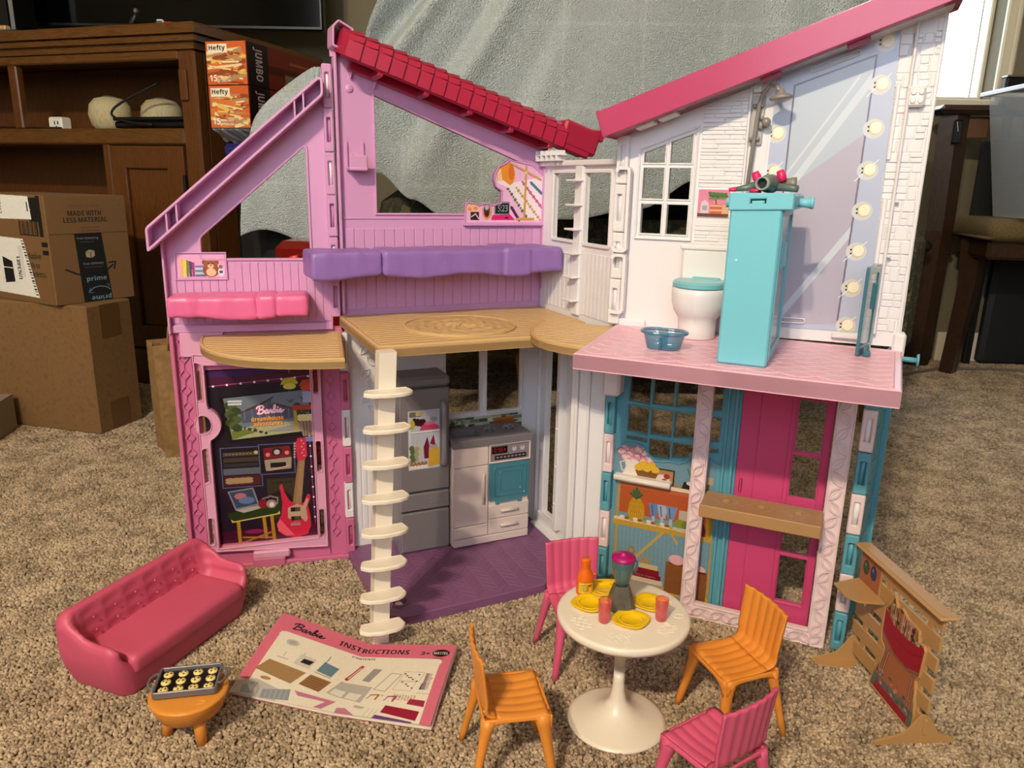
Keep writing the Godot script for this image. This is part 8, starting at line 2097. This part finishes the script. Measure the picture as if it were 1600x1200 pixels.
func span(im: Image, x0: float, x1: float, y: int, c: Color) -> void:
	var a := maxi(0, roundi(x0))
	var b := mini(im.get_width(), roundi(x1))
	if b > a and y >= 0 and y < im.get_height(): im.fill_rect(Rect2i(a, y, b - a, 1), c)

func ipoly(im: Image, L: PackedVector2Array, c: Color) -> void:
	var lo := 1e9
	var hi := -1e9
	for p in L:
		lo = minf(lo, p.y); hi = maxf(hi, p.y)
	for y in range(maxi(0, floori(lo)), mini(im.get_height(), ceili(hi) + 1)):
		var ym := y + 0.5
		var xs := []
		for i in L.size():
			var a := L[i]
			var b := L[(i + 1) % L.size()]
			if (a.y < ym) != (b.y < ym): xs.append(a.x + (b.x - a.x) * (ym - a.y) / (b.y - a.y))
		xs.sort()
		for i in range(0, xs.size() - 1, 2): span(im, xs[i], xs[i + 1], y, c)

func irect(im: Image, x: float, y: float, w: float, h: float, c: Color) -> void:
	im.fill_rect(Rect2i(roundi(x), roundi(y), maxi(1, roundi(w)), maxi(1, roundi(h))), c)

func iell(im: Image, cx: float, cy: float, rx: float, ry: float, c: Color) -> void:
	for y in range(floori(cy - ry), ceili(cy + ry)):
		var t := (y + 0.5 - cy) / ry
		if absf(t) < 1:
			var w := rx * sqrt(1 - t * t)
			span(im, cx - w, cx + w, y, c)

func istroke(im: Image, P: PackedVector2Array, w: float, c: Color) -> void:
	for i in P.size() - 1:
		var d := P[i + 1] - P[i]
		var n := maxi(1, ceili(d.length() / maxf(1.0, w * 0.3)))
		for k in n + 1:
			var p := P[i] + d * k / n
			iell(im, p.x, p.y, w / 2, w / 2, c)

var glyphs := {}
func text_tris(s: String, font := "Droid Sans", bold := true) -> Dictionary:
	var key := s + font + str(bold)
	if glyphs.has(key): return glyphs[key]
	var tm := TextMesh.new()
	var f := SystemFont.new()
	f.font_names = PackedStringArray([font])
	f.font_weight = 700 if bold else 400
	tm.font = f; tm.text = s; tm.font_size = 64; tm.pixel_size = 0.01; tm.depth = 0.0
	var arr := tm.get_mesh_arrays()
	var v: PackedVector3Array = arr[Mesh.ARRAY_VERTEX]
	var ix: PackedInt32Array = arr[Mesh.ARRAY_INDEX] if arr[Mesh.ARRAY_INDEX] != null else PackedInt32Array()
	var lo := Vector2(1e9, 1e9)
	var hi := -lo
	for p in v:
		lo = lo.min(Vector2(p.x, p.y)); hi = hi.max(Vector2(p.x, p.y))
	var t := PackedVector2Array()
	var count := ix.size() if ix.size() else v.size()
	for i in count:
		var p := v[ix[i]] if ix.size() else v[i]
		t.append(Vector2((p.x - lo.x) / (hi.y - lo.y), (hi.y - p.y) / (hi.y - lo.y)))
	glyphs[key] = {"t": t, "w": (hi.x - lo.x) / (hi.y - lo.y)}
	return glyphs[key]

# text whose ink is h high (or w wide when w > 0), top left at (x, y), turned by ang about it
func itext(im: Image, s: String, x: float, y: float, h: float, c: Color, w := 0.0, ang := 0.0, bold := true, font := "Droid Sans") -> void:
	var g := text_tris(s, font, bold)
	var kx: float = h if w <= 0 else w / g.w
	var t: PackedVector2Array = g.t
	for i in range(0, t.size() - 2, 3):
		var L := PackedVector2Array()
		for k in 3: L.append(Vector2(x, y) + Vector2(t[i + k].x * kx, t[i + k].y * h).rotated(ang))
		ipoly(im, L, c)

func text_mesh(s: String, h: float, depth: float, bold := true) -> ArrayMesh:
	var g := text_tris(s, "Droid Sans", bold)
	var t: PackedVector2Array = g.t
	var st := S()
	for i in range(0, t.size() - 2, 3):
		var v := []
		for k in 3: v.append(Vector3((t[i + k].x - g.w / 2) * h, (0.5 - t[i + k].y) * h, depth))
		if (v[1] - v[0]).cross(v[2] - v[0]).z > 0: tri(st, v[0], v[1], v[2])
		else: tri(st, v[0], v[2], v[1])
	return done(st)

# the handwritten name on the print, as pen strokes in a box 3.3 wide and 1 high
func script_strokes() -> Array:
	var out := []
	out.append(V([0.42, 0.1, 0.36, 0.35, 0.28, 0.65, 0.2, 0.98]))
	out.append(V([0.05, 0.32, 0.15, 0.14, 0.4, 0.02, 0.72, 0.02, 0.85, 0.13, 0.8, 0.3, 0.62, 0.43, 0.4, 0.47, 0.68, 0.5, 0.8, 0.62, 0.74, 0.82, 0.52, 0.96, 0.2, 0.98, 0.1, 0.9]))
	out.append(V([1.3, 0.6, 1.14, 0.53, 0.98, 0.66, 0.92, 0.85, 1.0, 0.97, 1.14, 0.9, 1.25, 0.72, 1.3, 0.56, 1.24, 0.85, 1.3, 0.97, 1.42, 0.88]))
	out.append(V([1.42, 0.88, 1.55, 0.6, 1.58, 0.55, 1.62, 0.66, 1.74, 0.62, 1.66, 0.82, 1.68, 0.95, 1.8, 0.92]))
	out.append(V([1.8, 0.92, 2.0, 0.6, 2.16, 0.2, 2.14, 0.05, 2.05, 0.1, 1.96, 0.45, 1.9, 0.82, 1.97, 0.97, 2.12, 0.9, 2.2, 0.7, 2.12, 0.58, 2.0, 0.66]))
	out.append(V([2.2, 0.72, 2.36, 0.62, 2.32, 0.84, 2.36, 0.96, 2.5, 0.88]))
	out.append(V([2.42, 0.38, 2.44, 0.36]))
	out.append(V([2.5, 0.88, 2.72, 0.76, 2.78, 0.62, 2.68, 0.56, 2.56, 0.7, 2.54, 0.88, 2.66, 0.98, 2.86, 0.9, 3.05, 0.72]))
	return out

func iscript(im: Image, x: float, y: float, h: float, pen: float, c: Color, ang := 0.0) -> void:
	for P in script_strokes():
		var Q := PackedVector2Array()
		for p in P: Q.append(Vector2(x, y) + (p * h).rotated(ang))
		istroke(im, Q, pen, c)
